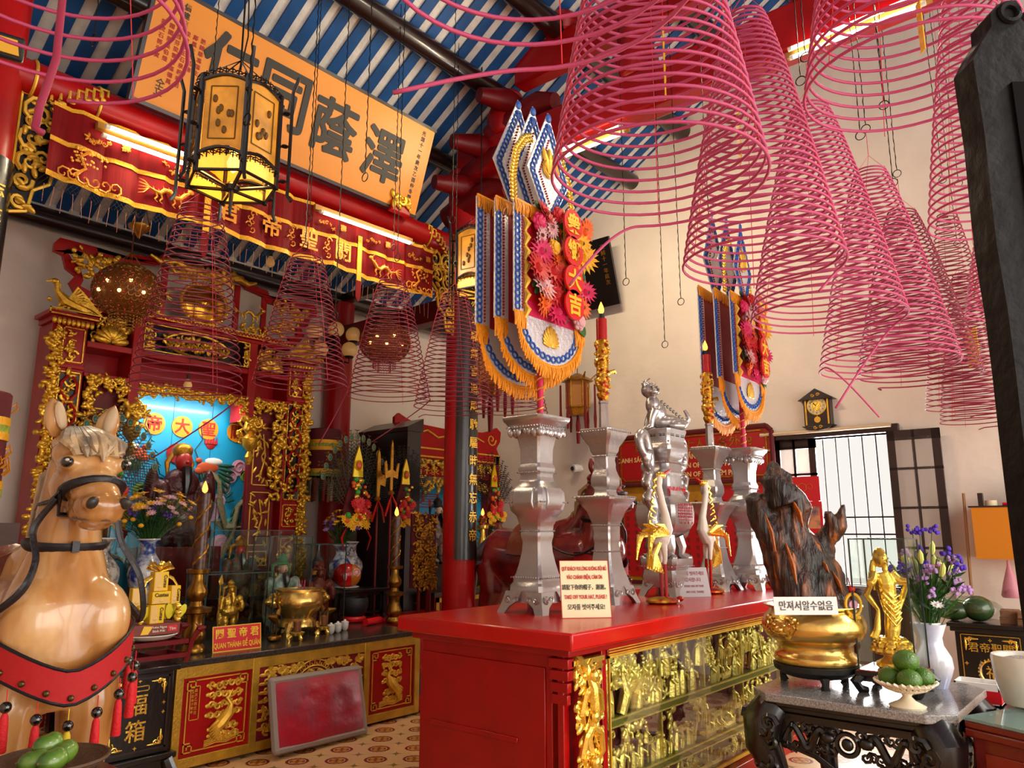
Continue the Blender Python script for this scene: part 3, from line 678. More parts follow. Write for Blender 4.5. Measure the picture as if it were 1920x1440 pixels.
m.build('red_sun', mat('sun_red', '#a81c22', .5), nk)
dg = M(); hd = M(); wh = M(); gr = M(); wk = M()
for s, x, z in ((1, .42, 2.32), (-1, -.42, 2.42)):
    pts = [(x, z), (x+s*.14, z-.12), (x+s*.16, z-.35), (x+s*.24, z-.6), (x+s*.45, z-.62), (x+s*.52, z-.4), (x+s*.45, z-.3), (x+s*.36, z-.4), (x+s*.3, z-.72), (x+s*.2, z-.95), (x+s*.0, z-1.05), (x-s*.12, z-.98)]
    dg.tube([(a, -.012, b) for a, b in pts], [.05, .07, .085, .085, .085, .08, .07, .07, .08, .07, .05, .02], 7, .3)
    for i, (a, b) in enumerate(pts[1:-1]):
        for k in range(3): gr.leaf(a+s*.05, b+k*.04, .12, (0.2 if s > 0 else pi-.2)+k*.5, -.02, .25, .1)
    hd.ell((x-s*.02, -.02, z+.02), (.13, .014, .06), 12, 6); hd.ell((x-s*.11, -.02, z-.02), (.06, .014, .04), 8, 6); hd.ell((x-s*.13, -.022, z+.09), (.04, .012, .03), 8, 5)
    wh.ell((x+s*.04, -.022, z+.09), (.11, .012, .04), 9, 5)
    for k in range(6): gr.leaf(x+s*.03*k-s*.1, z-.05, .12, -pi/2+s*.25, -.02, .25, .1); gr.leaf(x+s*.1, z+.05-.03*k, .2, -.2*k if s > 0 else pi+.2*k, -.024, .2, .1)
    wk.tube([(x-s*.12, -.015, z+.08), (x-s*.18, -.015, z+.2), (x-s*.1, -.015, z+.32), (x-s*.13, -.015, z+.45)], .006, 4)
    wk.tube([(x-s*.13, -.015, z), (x-s*.25, -.015, z-.02), (x-s*.3, -.015, z-.18), (x-s*.42, -.015, z-.24), (x-s*.5, -.015, z-.2)], .006, 4)
    for a, b in ((x+s*.3, z-.85), (x+s*.1, z-.55)):
        for j in (-1, 0, 1): dg.tube([(a, -.015, b), (a+s*.12, -.015, b-.05+j*.05), (a+s*.16, -.015, b-.1+j*.08)], [.025, .018, .006], 5, .4)
dg.build('dragon_body', mat('dragon_scales', '#8a8060', .6, var=.4, vscale=60), nk); hd.build('dragon_head', mat('dragon_orange', '#b8481c', .5), nk)
wh.build('dragon_brow', WHITE, nk); gr.build('dragon_fins', mat('fin_green', '#17503a', .6), nk); wk.build('whisker', mat('whisker_grey', '#27404a', .5), nk)
for nm, c, pos in (('pink_cloud', '#dfa9bf', ((.78, 2.36, .09), (.68, 2.26, .08), (.62, 2.12, .07), (.56, 1.98, .08), (.5, 1.84, .08), (.36, 1.72, .11), (.62, 1.5, .12), (.42, 1.62, .08))), ('green_cloud', '#7fa03c', ((-.22, 2.02, .11), (-.3, 2.06, .08), (.86, 2.27, .06))), ('teal_cloud', '#57b7a8', ((.72, 1.72, .08), (.62, 1.74, .07), (.82, 1.7, .06)))):
    m = M()
    for x, z, q in pos: m.tube([(x, 0, z), (x, -.01, z)], q, 18); m.curl(x, z, q*.8, 0, 1.5, 1, -.014, .008, 14, 4)
    m.build(nm, mat(nm, c, .55, var=.12, vscale=9), nk)
lamp('AREA', 'niche_lamp', (3.8, 7.58, 3.0), (R(25), 0, 0), 12, (1, .93, .82), shape='RECTANGLE', size=1.2, size_y=.05)  # fill light added inside the niche top, no fixture there
# seated deity statue in the niche
def lump(*e):
    m = M()
    for x in e: m.ell(*x)
    return m
ds = thing('deity_statue', 'seated red-faced bearded deity statue with dark gilded robes inside the blue niche', 'statue', (3.80, 7.72, 1.50), 0)
m = lump(((0, 0, .35), (.26, .13, .36)), ((0, -.02, .62), (.2, .12, .18)), ((-.22, -.06, .45), (.1, .1, .22)), ((.22, -.06, .45), (.1, .1, .22)), ((0, -.1, .15), (.34, .14, .18)), ((-.3, -.02, .5), (.08, .08, .3)), ((.3, -.02, .5), (.08, .08, .3)))
m.build('robe', mat('robe_brocade', '#3d0b0e', .35, .2, bump=.5, bscale=30, var=.6, vscale=24), ds, remesh=.014, soft=2)
m = lump(((0, -.04, .86), (.085, .085, .11)), ((0, -.12, .85), (.02, .03, .02))); m.build('face', mat('red_face', '#a0231c', .35), ds)
m = M(); m.tube([(0, -.12, .8), (0, -.15, .65), (0, -.14, .45)], [.05, .05, .008], 8); m.build('beard', BLACK, ds)
m = M(); m.lathe([(.09, .92), (.10, .95), (.10, 1.0), (.07, 1.04), (.001, 1.06)], 14); [m.tube([(s*.08, .03, .95), (s*.13, .05, .85), (s*.12, .05, .7)], [.025, .03, .01], 6) for s in (1, -1)]; m.build('headdress', OLDG, ds)
m = M(); m.box(-.4, -.2, -.7, .4, .1, 0); m.build('seat_plinth', DRED, ds, bevel=.01)
# ================================================================ MAIN ALTAR CABINET
CA = thing('altar_cabinet', 'long low altar cabinet with red panels of gilded cranes under a dark stone top', 'cabinet', (2.79, 5.45, 0))
cw, ch = 2.27, .70
M().box(0, .02, .02, cw, 1.2, ch).build('body', DRED, CA, smooth=0)
M().box(-.05, -.03, ch, cw+.04, 1.22, .745).build('stone_top', mat('dark_granite', '#3a332e', .18, bump=.05, var=.4, vscale=60), CA, bevel=.006)
GFR = mat('gilt_frame', '#c79a34', .38, .6, bump=.2, bscale=50, var=.2, vscale=9)
m = M(); m.box(-.01, -.02, .62, cw, .03, ch); m.box(-.01, -.02, .02, cw, .03, .09)
cuts = (0, .60, 1.68, cw)
for x in cuts: m.box(x-.03, -.023, .021, x+.03, .031, ch-.001)
m.build('frame', GFR, CA, bevel=.004)
GL = GOLDP
def cloudrow(m, x, z, w, s, seed):
    rd = random.Random(seed)
    for k in range(5): m.curl(x-w/2+w*(k+.5)/5, z+rd.uniform(-.006, .006), s, rd.random()*6, 1.3, rd.choice((1, -1)), -.008, .010, 10, 4)
    for k in range(6): m.ell((x-w/2+w*k/5, -.006, z+rd.uniform(-.01, .01)), (.022, .008, .016), 7, 5)
for i in (0, 2):
    x0, x1 = cuts[i]+.03, cuts[i+1]-.03; o = M().box(x0, -.004, .09, x1, .02, .62).build('panel', RED, CA, smooth=0)
    m = M(); a, b, c, d = x0+.035, x1-.035, .12, .595
    m.box(a+.06, -.012, c, b-.06, -.004, c+.008); m.box(a+.06, -.012, d, b-.06, -.004, d+.008); m.box(a, -.012, c+.06, a+.008, -.004, d-.06); m.box(b-.008, -.012, c+.06, b, -.004, d-.06)
    for px, sx in ((a, 1), (b, -1)):
        for pz, sz in ((c, 1), (d, -1)): fret(m, px, pz, .06, sx, sz, -.004, .008, .01)
    xm = (x0+x1)/2+(.06 if i == 0 else 0); w = .26 if i == 0 else .2
    for k, z in enumerate((.545, .48, .405, .34, .25, .195)): cloudrow(m, xm, z, w*(1 if k < 4 else .8), .026, i*10+k)
    for k in range(4): m.tube([(xm-.14, -.006, .135+k*.012), (xm-.05, -.006, .15+k*.012), (xm+.03, -.006, .14+k*.012), (xm+.13, -.006, .165+k*.012)], .006, 4)
    sg = 1 if i == 0 else -1
    m.tube([(xm-sg*.1, -.012, .21), (xm-sg*.03, -.02, .28), (xm+sg*.03, -.02, .34), (xm+sg*.05, -.016, .40), (xm+sg*.02, -.014, .44), (xm+sg*.06, -.012, .50)], [.01, .045, .04, .016, .014, .004], 8)
    m.ell((xm+sg*.025, -.014, .445), (.022, .012, .016), 8, 6)
    for k in range(6): m.leaf(xm-sg*.02, .27+.01*k, .12, -pi/2-sg*(.5+.1*k), -.03, .2, .15)
    m.tube([(xm-sg*.01, -.012, .27), (xm-sg*.01, -.012, .16)], .005, 4)
    if i == 0:
        frame(m, x0+.06, .33, x0+.135, .56, .005, -.01, -.004); m.vtext('歲次乙酉吉旦', .026, up(x0+.105, -.006, .52), step=1.15); m.vtext('沐恩弟子敬奉', .022, up(x0+.08, -.006, .51), step=1.2)
    m.build('gilt_relief', GL, o)
x0, x1 = cuts[1]+.03, cuts[2]-.03; o = M().box(x0, -.004, .09, x1, .02, .62).build('panel', mat('wine_panel', '#7a1020', .4, var=.1), CA, smooth=0)
m = M(); xm = (x0+x1)/2
m.torus((xm, -.01, .385), .235, .006, 'y', 48, 5); m.torus((xm, -.01, .385), .19, .006, 'y', 44, 5); m.torus((xm, -.01, .385), .17, .004, 'y', 40, 4)
for k in range(28):
    a = 2*pi*k/28; b = a+.13
    m.tube([(xm+.228*cos(a), -.01, .385+.228*sin(a)), (xm+.20*cos(a), -.01, .385+.20*sin(a)), (xm+.20*cos(b), -.01, .385+.20*sin(b)), (xm+.215*cos(b), -.01, .385+.215*sin(b))], .0055, 4)
rd = random.Random(5)
for k in range(70):
    a = rd.random()*6.3; q = .16*math.sqrt(rd.random()); m.ell((xm+q*cos(a), -.008, .385+q*sin(a)), (.018, .012, .014), 6, 5)
for k in range(14): a = rd.random()*6.3; q = .15*math.sqrt(rd.random()); m.curl(xm+q*cos(a), .385+q*sin(a), .03, a, 1.3, 1, -.012, .007, 9, 4)
for sx, px in ((1, x0+.02), (-1, x1-.02)):
    for sz, pz in ((1, .11), (-1, .6)):
        for k in range(16):
            u = rd.random(); v = rd.random()**1.5*(1.05-u)
            x, z = px+sx*u*.36, pz+sz*v*.22; m.curl(x, z, .03, rd.random()*6, 1.2, rd.choice((1, -1)), -.008, .011, 9, 4)
            m.ell((x+.02, -.006, z), (.04, .007, .014), 7, 5)
    for k in range(7):
        z = .17+k*.065; m.ell((px+sx*.03, -.006, z), (.05, .008, .014), 7, 5); m.curl(px+sx*.05, z+.015, .024, k, 1.2, sx, -.008, .010, 9, 4)
m.build('gilt_relief', GL, o)
# kneeling cushion leaning on the cabinet
cu = thing('kneeling_cushion', 'worn red leather kneeling cushion leaning against the gilded altar cabinet', 'cushion', at(601, 1404, Z=0.005), rot=(R(-14), R(1.2), R(2)))
cu.location = (3.86, 5.2, .03)
m = M(); W_, H_ = .42, .24
vs = []
def pil(sy):
    g_ = []
    for j in range(13):
        for i in range(19):
            u, v = i/9-1, j/6-1; b = (1-u**6)*(1-v**6); z = .265+v*H_+.008*sin(u*3)
            wr = .006*noise.noise(Vector((u*3, v*3, sy)))+.004*noise.noise(Vector((u*9, v*7, sy*3)))
            g_.append((u*W_, sy*(.028+.018*b+wr*b*2), z))
    return g_
f = pil(-1); b = pil(1); n = len(f); fs = []
for j in range(12):
    for i in range(18):
        a = j*19+i; fs.append((a, a+1, a+20, a+19)); fs.append((n+a, n+a+19, n+a+20, n+a+1))
m.add(f+b, fs)
m.build('cover', mat('red_vinyl', '#a8122a', .33, bump=.35, bscale=7, col2='#8b3442', vscale=3.5, spec=.6), cu, smooth=180)
m = M()
ring = [(-W_, 0), (W_, 0)]
pts = [(-W_, .265-H_), (W_, .265-H_), (W_, .265+H_), (-W_, .265+H_), (-W_, .265-H_)]
for (a, b_), (c, d) in zip(pts, pts[1:]): m.tube([(a, -.004, b_), (c, -.004, d)], .032, 8)
for a, b_ in pts[:4]: m.ell((a, -.004, b_), .032, 10, 8)
m.build('edge_band', mat('grey_piping', '#8d7f77', .6), cu)
# donation boxes
def goldcorner(m, x, z, s, sx, sz, y):
    m.curl(x+sx*.4*s, z+sz*.12*s, s*.22, 0, 1.2, 1, y, s*.05, 9, 4); m.curl(x+sx*.12*s, z+sz*.4*s, s*.22, 1, 1.2, -1, y, s*.05, 9, 4)
    m.leaf(x+sx*.05*s, z+sz*.05*s, s, 0 if sx > 0 else pi, y, .18, .08); m.leaf(x+sx*.05*s, z+sz*.05*s, s, pi/2*sz, y, .18, .08); m.ell((x+sx*.1*s, y, z+sz*.1*s), (s*.14, s*.04, s*.14), 7, 5)
def diamond(m, x, z, s, y):
    m.prism([(x, z+s), (x+s*.3, z+s*.3), (x+s, z), (x+s*.3, z-s*.3), (x, z-s), (x-s*.3, z-s*.3), (x-s, z), (x-s*.3, z+s*.3)], y-.003, y)
db = thing('donation_box', 'black lacquer donation box with two gold characters standing behind the horse', 'donation box', (2.22, 5.3, 0))
m = M(); m.box(0, 0, .20, .46, .45, .72); m.box(-.03, -.03, .72, .49, .48, .755); m.box(-.04, -.04, .16, .50, .49, .20); m.build('body', BLACK, db, bevel=.006)
m = M(); frame(m, .03, .235, .43, .695, .012, -.012, 0); m.build('moulding', DWOOD, db)
m = M()
for x, sx in ((.06, 1), (.40, -1)):
    for z, sz in ((.26, 1), (.67, -1)): goldcorner(m, x, z, .09, sx, sz, -.004)
for x, z in ((.23, .675), (.23, .26), (.06, .46), (.40, .46), (.06, .4), (.40, .52)): diamond(m, x, z, .014, -.002)
frame(m, .155, .61, .295, .645, .006, -.006, 0); m.vtext('福箱', .14, up(.225, -.003, .475), step=1.15, bold=.01)
m.build('gold_ornament', GOLDB, db)
m = M(); m.box(.02, -.02, .02, .44, .45, .16)
for x in (.02, .44): m.tube([(x, -.02, .16), (x+(.03 if x > .2 else -.03), -.04, .08), (x, -.02, 0)], [.04, .045, .035], 8); m.tube([(x, .43, .16), (x, .43, 0)], .04, 6)
m.build('foot', BLACK, db)
m = M(); diamond(m, .23, .1, .03, -.022); carve(m, .1, .05, .36, .13, -.02, 4, 5, .6, .006); m.build('foot_ornament', GOLDP, db)
rb = thing('donation_box', 'red donation box with gold lettering and a diamond paper beside the altar cabinet', 'donation box', (5.10, 5.47, 0))
m = M(); m.box(0, 0, .36, .42, .5, .71); m.box(-.01, -.01, .02, .43, .5, .16); m.build('body', RED, rb, bevel=.004); M().box(.0, -.004, .16, .42, .48, .36).build('black_band', CHAR, rb, smooth=0)
m = M(); m.vtext('福箱', .12, up(.24, -.002, .60), step=1.05, bold=.02); m.text('DONATION BOX', .045, up(.21, -.002, .39), bold=.01); m.build('lettering', OLDG, rb, smooth=0)
m = M(); m.prism([(.21, .35), (.31, .26), (.21, .17), (.11, .26)], -.008, -.005); m.build('diamond_paper', mat('red_paper', '#c4141a', .6), rb, smooth=0)
m = M(); m.text('春', .10, up(.21, -.009, .23), bold=.02); m.build('paper_lettering', GOLDP, rb, smooth=0)
# ================================================================ OBJECTS ON AND BEHIND THE MAIN ALTAR
def zfor(P, py):
    v = Vector(P)-EYE; a = v.dot(UPV); b = v.dot(FWD); k = 720-py
    return (k*b-FPX*a)/(FPX*UPV.z-k*FWD.z)
CAND = mat('dark_red_candle', '#360909', .35, col2='#5a3614', vscale=22)
FLAME = glow('flame_bulb', '#ff9a2e', 6)
def flame(o, z, s=1., x=0., y=0.):
    m = M(); m.lathe([(.001, 0), (.016*s, .012*s), (.02*s, .03*s), (.014*s, .055*s), (.002, .085*s)], 12, x=x, y=y, z=z); return m.build('flame_bulb', FLAME, o)
def candlestick(P, label, h=.62, hc=.55, k=1., metal=None, group=None, cmat=None):
    metal = metal or OBRASS
    o = thing('brass_candlestick', label, 'candlestick', P, group=group); s = h/.62
    pr_ = [(.10, 0), (.11, .02), (.10, .05), (.075, .07), (.095, .1), (.1, .14), (.075, .2), (.07, .25), (.085, .29), (.13, .3), (.135, .33), (.06, .345), (.05, .38), (.085, .42), (.09, .46), (.05, .52), (.045, .58), (.10, .59), (.105, .62), (.03, .62)]
    M().lathe([(r*s*k, z*s) for r, z in pr_], 24).build('candle_holder', metal, o)
    m = M(); m.lathe([(.058*s*k, h), (.058*s*k, h+hc)], 18)
    m.build('candle', cmat or CAND, o)
    m = M(); r = .06*s*k
    for j in range(2):
        pts = [(r*cos(t*.22+j*pi), r*sin(t*.22+j*pi), h+.03+(hc-.06)*t/44) for t in range(45)]
        m.tube(pts, [.007*s*(1+.7*sin(t*1.7)) for t in range(45)], 5)
    m.build('dragon_relief', OLDG, o); flame(o, h+hc, 1.1)
    return o
CZ = .745
candlestick((3.02, 5.72, CZ), 'brass candlestick with gilded dragon candle beside the red title sign', .62, .58, .85)
candlestick(at(738, 1168, Z=CZ), 'brass candlestick with dark dragon candle at the right end of the altar cabinet', .56, .5, .85)
def signboard(name, label, P, w, h, tilt, rz, face, border, lines, edge=.006, cat='sign', back=None):
    o = thing(name, label, cat, P, rot=(R(-tilt), 0, R(rz)))
    M().box(-w/2, 0, 0, w/2, .008, h).build('plate', face, o, smooth=0)
    if border:
        m = M(); frame(m, -w/2, 0, w/2, h, edge, -.0015, .009); m.build('border', border, o, smooth=0)
    by = {}
    for t, sz, z, mt, b, sx in lines: by.setdefault(mt.name, (mt, []))[1].append((t, sz, z, b, sx))
    for mt, ls in by.values():
        m = M()
        for t, sz, z, b, sx in ls: m.text(t, sz, up(0, -.003, z), bold=b, ex=.0008, sx=sx)
        m.build('lettering', mt, o, smooth=0)
    return o
SIGNR = mat('sign_red', '#d0101c', .4); SIGNY = mat('sign_yellow', '#f0c020', .45, es=0)
signboard('title_sign', 'red title sign with yellow border and two lines standing on the altar cabinet', (3.32, 5.6, CZ), .40, .19, 8, -3, SIGNR, SIGNY, [('関 聖 帝 君', .075, .105, SIGNY, .02, 1), ('QUAN THÁNH ĐẾ QUÂN', .055, .028, SIGNY, .02, .60)])
# brass incense pot with legs and lion handles
def censer(P, label, s=1., metal=BRASS):
    o = thing('incense_pot', label, 'incense burner', P)
    M().lathe([(r*s, z*s) for r, z in ((.02, .06), (.15, .06), (.17, .08), (.165, .12), (.14, .15), (.15, .18), (.20, .22), (.225, .27), (.225, .31), (.205, .36), (.195, .38), (.215, .39), (.215, .40), (.18, .40), (.18, .37), (.01, .36))], 32).build('bowl', metal, o)
    for k in range(3):
        a = R(90+120*k); M().tube([(.15*s*cos(a), .15*s*sin(a), .09*s), (.19*s*cos(a), .19*s*sin(a), .05*s), (.17*s*cos(a), .17*s*sin(a), 0)], [.04*s, .03*s, .045*s], 8).build('foot', metal, o)
    for sx in (-1, 1):
        m = M(); m.ell((sx*.25*s, 0, .29*s), (.06*s, .05*s, .05*s), 9, 7); m.ell((sx*.30*s, 0, .30*s), (.04*s, .035*s, .035*s), 8, 6); m.torus((sx*.26*s, 0, .33*s), .035*s, .012*s, 'y', 12, 5)
        for e in (-1, 1): m.ell((sx*.25*s, e*.05*s, .32*s), (.02*s, .02*s, .03*s), 6, 5)
        m.build('lion_handle', metal, o)
    return o
PC = at(556, 1190, Z=CZ)
c = censer(PC, 'wide brass incense pot on feet with lion handles and sticks on the altar cabinet', 1.0)
M().lathe([(.001, .385), (.175, .385), (.175, .36)], 20).build('ash', mat('ash', '#8d8378', .9, bump=.4), c)
m = M()
for x, y in ((.05, 0), (.08, .03), (.06, .05), (.11, .0), (.02, .04)): m.cyl((x, y, .38), (x+.005, y, .47), .0035, seg=5)
m.build('incense_sticks', mat('incense_pink', '#b02a55', .7), c)
# brass cranes standing on turtles
def crane(P, label, h, rz=0, metal=OBRASS, group=None):
    o = thing('crane_figure', label, 'figurine', P, rz, group)
    m = M(); m.tube([(.03, 0, .35*h), (-.02, 0, .47*h), (-.09, 0, .5*h)], [.02, .045*h*2, .01], 8); m.tube([(.03, 0, .5*h), (.05, 0, .62*h), (.02, 0, .75*h), (.03, 0, .88*h)], [.03*h*2, .015, .011, .012], 8); m.ell((.035, 0, .9*h), (.022, .015, .016), 8, 6); m.tube([(.05, 0, .9*h), (.10, 0, .87*h)], [.008, .001], 5)
    m.build('body', metal, o)
    for s in (-1, 1): M().tube([(0, s*.015, .42*h), (.005, s*.015, .04)], [.008, .006], 6).build('leg', metal, o)
    m = M(); m.ell((0, 0, .025), (.07, .05, .03), 12, 7); m.ell((.08, 0, .03), .015, 7, 5); m.build('turtle_base', metal, o); return o
crane(at(513, 1203, Z=CZ), 'slim brass crane figurine left of the brass incense pot', .42, 20)
crane(at(610, 1185, Z=CZ), 'slim brass crane figurine right of the brass incense pot', .40, 160)
def oil_glass(P, label):
    o = thing('oil_lamp_cup', label, 'oil lamp', P, group=None)
    m = M(); m.lathe([(.05, .045), (.065, .07), (.05, .075)], 14)
    for k in range(3): a = R(30+120*k); m.tube([(.04*cos(a), .04*sin(a), .05), (.07*cos(a), .07*sin(a), .02), (.06*cos(a), .06*sin(a), 0)], .012, 6)
    m.build('gilt_foot', GOLDB, o); M().lathe([(.04, .075), (.045, .2), (.042, .2), (.037, .08)], 16).build('glass_cup', GLASS, o)
    M().lathe([(.03, .08), (.033, .16), (.001, .17)], 12).build('painted_core', mat('cup_core', '#8a4a20', .5, var=.5, vscale=30), o); return o
oil_glass(at(556, 1202, Z=CZ), 'glass oil lamp cup on a gold foot before the incense pot'); oil_glass(at(606, 1190, Z=CZ), 'glass oil lamp cup on a gold foot beside the white teacups')
CUPW = mat('white_porcelain', '#dcd8d2', .2, coat=.5)
for i, (x, y) in enumerate(((620, 1189), (633, 1186), (646, 1182))):
    o = thing('teacup', ('white teacup in the row of three, next to the oil lamp', 'white teacup in the middle of the row of three', 'white teacup in the row of three, next to the red cylinder')[i], 'cup', at(x, y, Z=CZ), group='teacups on the altar cabinet')
    M().lathe([(.015, 0), (.03, .015), (.036, .05), (.036, .07), (.033, .07), (.03, .02), (.001, .015)], 16).build('bowl', CUPW, o); M().lathe([(.038, .07), (.038, .078), (.012, .09), (.010, .10), (.001, .10)], 14).build('lid', CUPW, o)
o = thing('singing_bowl', 'large black temple bowl on a red ring at the right of the altar cabinet', 'bowl', at(662, 1166, Z=CZ))
M().lathe([(.05, .04), (.11, .07), (.145, .14), (.15, .2), (.14, .24), (.132, .24), (.135, .14), (.02, .06)], 28).build('bowl', CHAR, o); M().torus((0, 0, .03), .10, .032, 'z', 24, 8).build('cushion_ring', SIGNR, o)
o = thing('striker', 'red cloth-wrapped striker lying beside the black temple bowl', 'striker', at(700, 1171, Z=CZ)+Vector((0, 0, .035)), 20)
M().cyl((-.15, 0, 0), (.12, 0, 0), .033, seg=14).build('wrapped_head', SIGNR, o); M().cyl((.12, 0, 0), (.135, 0, 0), .028, seg=12).build('end_cap', DRED, o)
# dark offering table behind the cabinet
o = thing('offering_table', 'black lacquer offering table behind the altar cabinet carrying vases and glass cases', 'table', (2.6, 7.1, 0))
M().box(0, -.26, .98, 3.1, .26, 1.03).build('top', BLACK, o, bevel=.006); M().box(.03, -.22, .80, 3.07, .22, .98).build('apron', DRED, o)
for x in (.08, 1.5, 3.0):
    for y in (-.2, .22): M().box(x-.04, y-.04, 0, x+.04, y+.04, .82).build('leg', BLACK, o)
m = M(); vine(m, .1, .89, 3.0, .89, -.235, 3, 40, .9, .012); m.build('gilt_apron_carving', OLDG, o)
OT = 1.03
# glass cases
EDGE = mat('case_edge', '#35443f', .25, .2)
def glass_case(P, w, d, h, label, rz=0, base=None):
    o = thing('glass_case', label, 'display case', P, rz); t = .004
    for b in ((-w/2, -d/2, 0, w/2, -d/2+t, h), (-w/2, d/2-t, 0, w/2, d/2, h), (-w/2, -d/2, 0, -w/2+t, d/2, h), (w/2-t, -d/2, 0, w/2, d/2, h), (-w/2, -d/2, h-t, w/2, d/2, h)):
        M().box(*b).build('pane', GLASS, o, smooth=0)
    m = M()
    for x in (-w/2, w/2):
        for y in (-d/2, d/2): m.box(x-.004, y-.004, 0, x+.004, y+.004, h)
    for y in (-d/2, d/2): m.box(-w/2, y-.004, h-.004, w/2, y+.004, h+.004)
    for x in (-w/2, w/2): m.box(x-.004, -d/2, h-.004, x+.004, d/2, h+.004)
    m.build('edge_strip', EDGE, o, smooth=0); return o
glass_case((3.38, 7.21, OT), .98, .26, .9, 'tall wide glass case directly before the seated deity in the niche')
glass_case((3.95, 6.62, .86), .86, .24, .80, 'wide glass case around the red-faced figure behind the golden general')
glass_case((3.53, 6.12, CZ), .62, .32, .56, 'low glass case around the small golden general statue')
glass_case((4.16, 6.33, CZ), .46, .26, .86, 'narrow tall glass case around the white porcelain bearded figure')
glass_case((4.70, 6.50, CZ), .42, .28, .78, 'glass case around the dark red carved figure near the wine bottle')
o = thing('case_plinth', 'dark wooden plinth carrying the wide glass case behind the golden general', 'plinth', (3.95, 6.62, CZ)); M().box(-.46, -.13, 0, .46, .04, .112).build('block', DWOOD, o)
# figures in the cases
def warrior(P, label, h, bodymat, facemat, headmat, name='warrior_statue', beard=True, base=None, weapon=None, rz=0):
    o = thing(name, label, 'statue', P, rz); s = h
    m = M()
    for e in (((-.09, 0, .2), (.075, .08, .22)), ((.09, 0, .2), (.075, .08, .22)), ((0, 0, .42), (.19, .12, .14)), ((0, 0, .6), (.16, .10, .17)), ((-.2, -.02, .66), (.08, .08, .09)), ((.2, -.02, .66), (.08, .08, .09)), ((-.24, -.06, .52), (.06, .07, .13)), ((.24, -.06, .52), (.06, .07, .13)), ((0, 0, .76), (.07, .06, .08)), ((-.1, -.05, .04), (.07, .1, .05)), ((.1, -.05, .04), (.07, .1, .05)), ((-.16, .05, .32), (.1, .05, .25)), ((.16, .05, .32), (.1, .05, .25))): m.ell([q*s for q in e[0]], [q*s for q in e[1]], 10, 8)
    m.build('robe', bodymat, o, remesh=.02*s, soft=1)
    m = M(); m.ell((0, -.03*s, .85*s), (.065*s, .065*s, .085*s), 10, 8); m.ell((0, -.1*s, .84*s), (.014*s, .02*s, .018*s), 6, 5); [m.ell((e*.06*s, -.01*s, .85*s), (.015*s, .02*s, .025*s), 6, 5) for e in (1, -1)]; m.build('face', facemat, o)
    m = M(); m.lathe([(.07*s, .9*s), (.09*s, .92*s), (.07*s, .95*s), (.08*s, 1.0*s), (.03*s, 1.06*s), (.001, 1.07*s)], 12)
    for e in (1, -1): m.tube([(e*.06*s, .02*s, .93*s), (e*.13*s, .04*s, .9*s), (e*.14*s, .04*s, .7*s)], [.03*s, .03*s, .008*s], 6)
    m.build('headdress', headmat, o)
    if beard: m = M(); m.tube([(0, -.09*s, .8*s), (0, -.13*s, .7*s), (0, -.12*s, .55*s)], [.04*s, .045*s, .006*s], 7); m.build('beard', BLACK if facemat is not bodymat else bodymat, o)
    if weapon:
        m = M(); x = -.3*s; m.cyl((x, -.1*s, 0), (x, -.1*s, .95*s), .014*s, seg=7); m.prism([(x-.02*s, .95*s), (x+.06*s, 1.0*s), (x+.02*s, 1.2*s), (x-.05*s, 1.05*s)], -.11*s, -.09*s); m.build('halberd', weapon, o)
    if base: M().box(-.24*s, -.17*s, -.16*s, .24*s, .17*s, 0).build('pedestal', base, o, bevel=.004)
    return o
GW = mat('statue_gold', '#d2a040', .3, .85, bump=.4, bscale=45, var=.4, vscale=25)
warrior((3.53, 6.12, .82), 'small golden warrior statue with a halberd on a dark blue plinth', .40, GW, GW, GW, base=mat('navy_block', '#141c38', .3), weapon=GW)
warrior((3.88, 6.62, .95), 'red-faced bearded figure in dark robes inside the wide glass case', .62, mat('green_robe', '#243020', .5, bump=.4, col2='#6b3a20', vscale=18), mat('red_face', '#a0231c', .35), OLDG)
warrior((4.16, 6.33, CZ), 'tall white porcelain bearded figure with a green hood in the narrow glass case', .66, mat('porcelain_robe', '#b9b7ac', .25, bump=.2, col2='#70847a', vscale=14), mat('pale_face', '#b78d70', .35), mat('jade_hood', '#2f6b3c', .35))
warrior((4.70, 6.50, CZ), 'small reddish-brown carved figure in the glass case near the wine bottle', .58, mat('carved_redwood', '#6a2415', .45, bump=.5, var=.3), mat('carved_redwood', '#6a2415', .45), mat('carved_redwood', '#6a2415', .45), beard=False)
# porcelain vases with bouquets
BW = mat('blue_white_porcelain', '#dfe1e4', .15, col2='#22418f', vscale=11, coat=.6)
GW_ = mat('grey_porcelain', '#cbc6bd', .2, col2='#4d4a52', vscale=13, coat=.5)
def vase(P, label, h, porcelain, prof=None, name='porcelain_vase'):
    o = thing(name, label, 'vase', P); prof = prof or ((.02, 0), (.15, 0), (.16, .04), (.15, .1), (.25, .3), (.28, .45), (.26, .56), (.15, .72), (.11, .8), (.12, .92), (.17, 1.0), (.15, 1.0), (.1, .9), (.1, .8))
    M().lathe([(r*h, z*h) for r, z in prof], 28).build('body', porcelain, o)
    m = M(); m.torus((0, 0, h), .165*h, .008, 'z', 24, 5); m.build('rim', CUPW, o); return o
LEAFG = mat('leaf_green', '#2f5a22', .5, var=.4, vscale=20)
def blossom(m, p, r, n=9, up_=None):
    p = Vector(p); d = (up_ or Vector((0, 0, 1))).normalized(); u = d.orthogonal().normalized(); w = d.cross(u)
    for k in range(n):
        a = 2*pi*k/n; e = (u*cos(a)+w*sin(a)); sd = (w*cos(a)-u*sin(a))*r*min(.28, 1.9/n); t = p+e*r+d*r*.25
        m.add([p-sd*.4, p+e*r*.6+sd+d*r*.2, t, p+e*r*.6-sd+d*r*.2], [(0, 1, 2, 3), (3, 2, 1, 0)])
    m.ell(p+d*r*.12, r*.3, 6, 4)
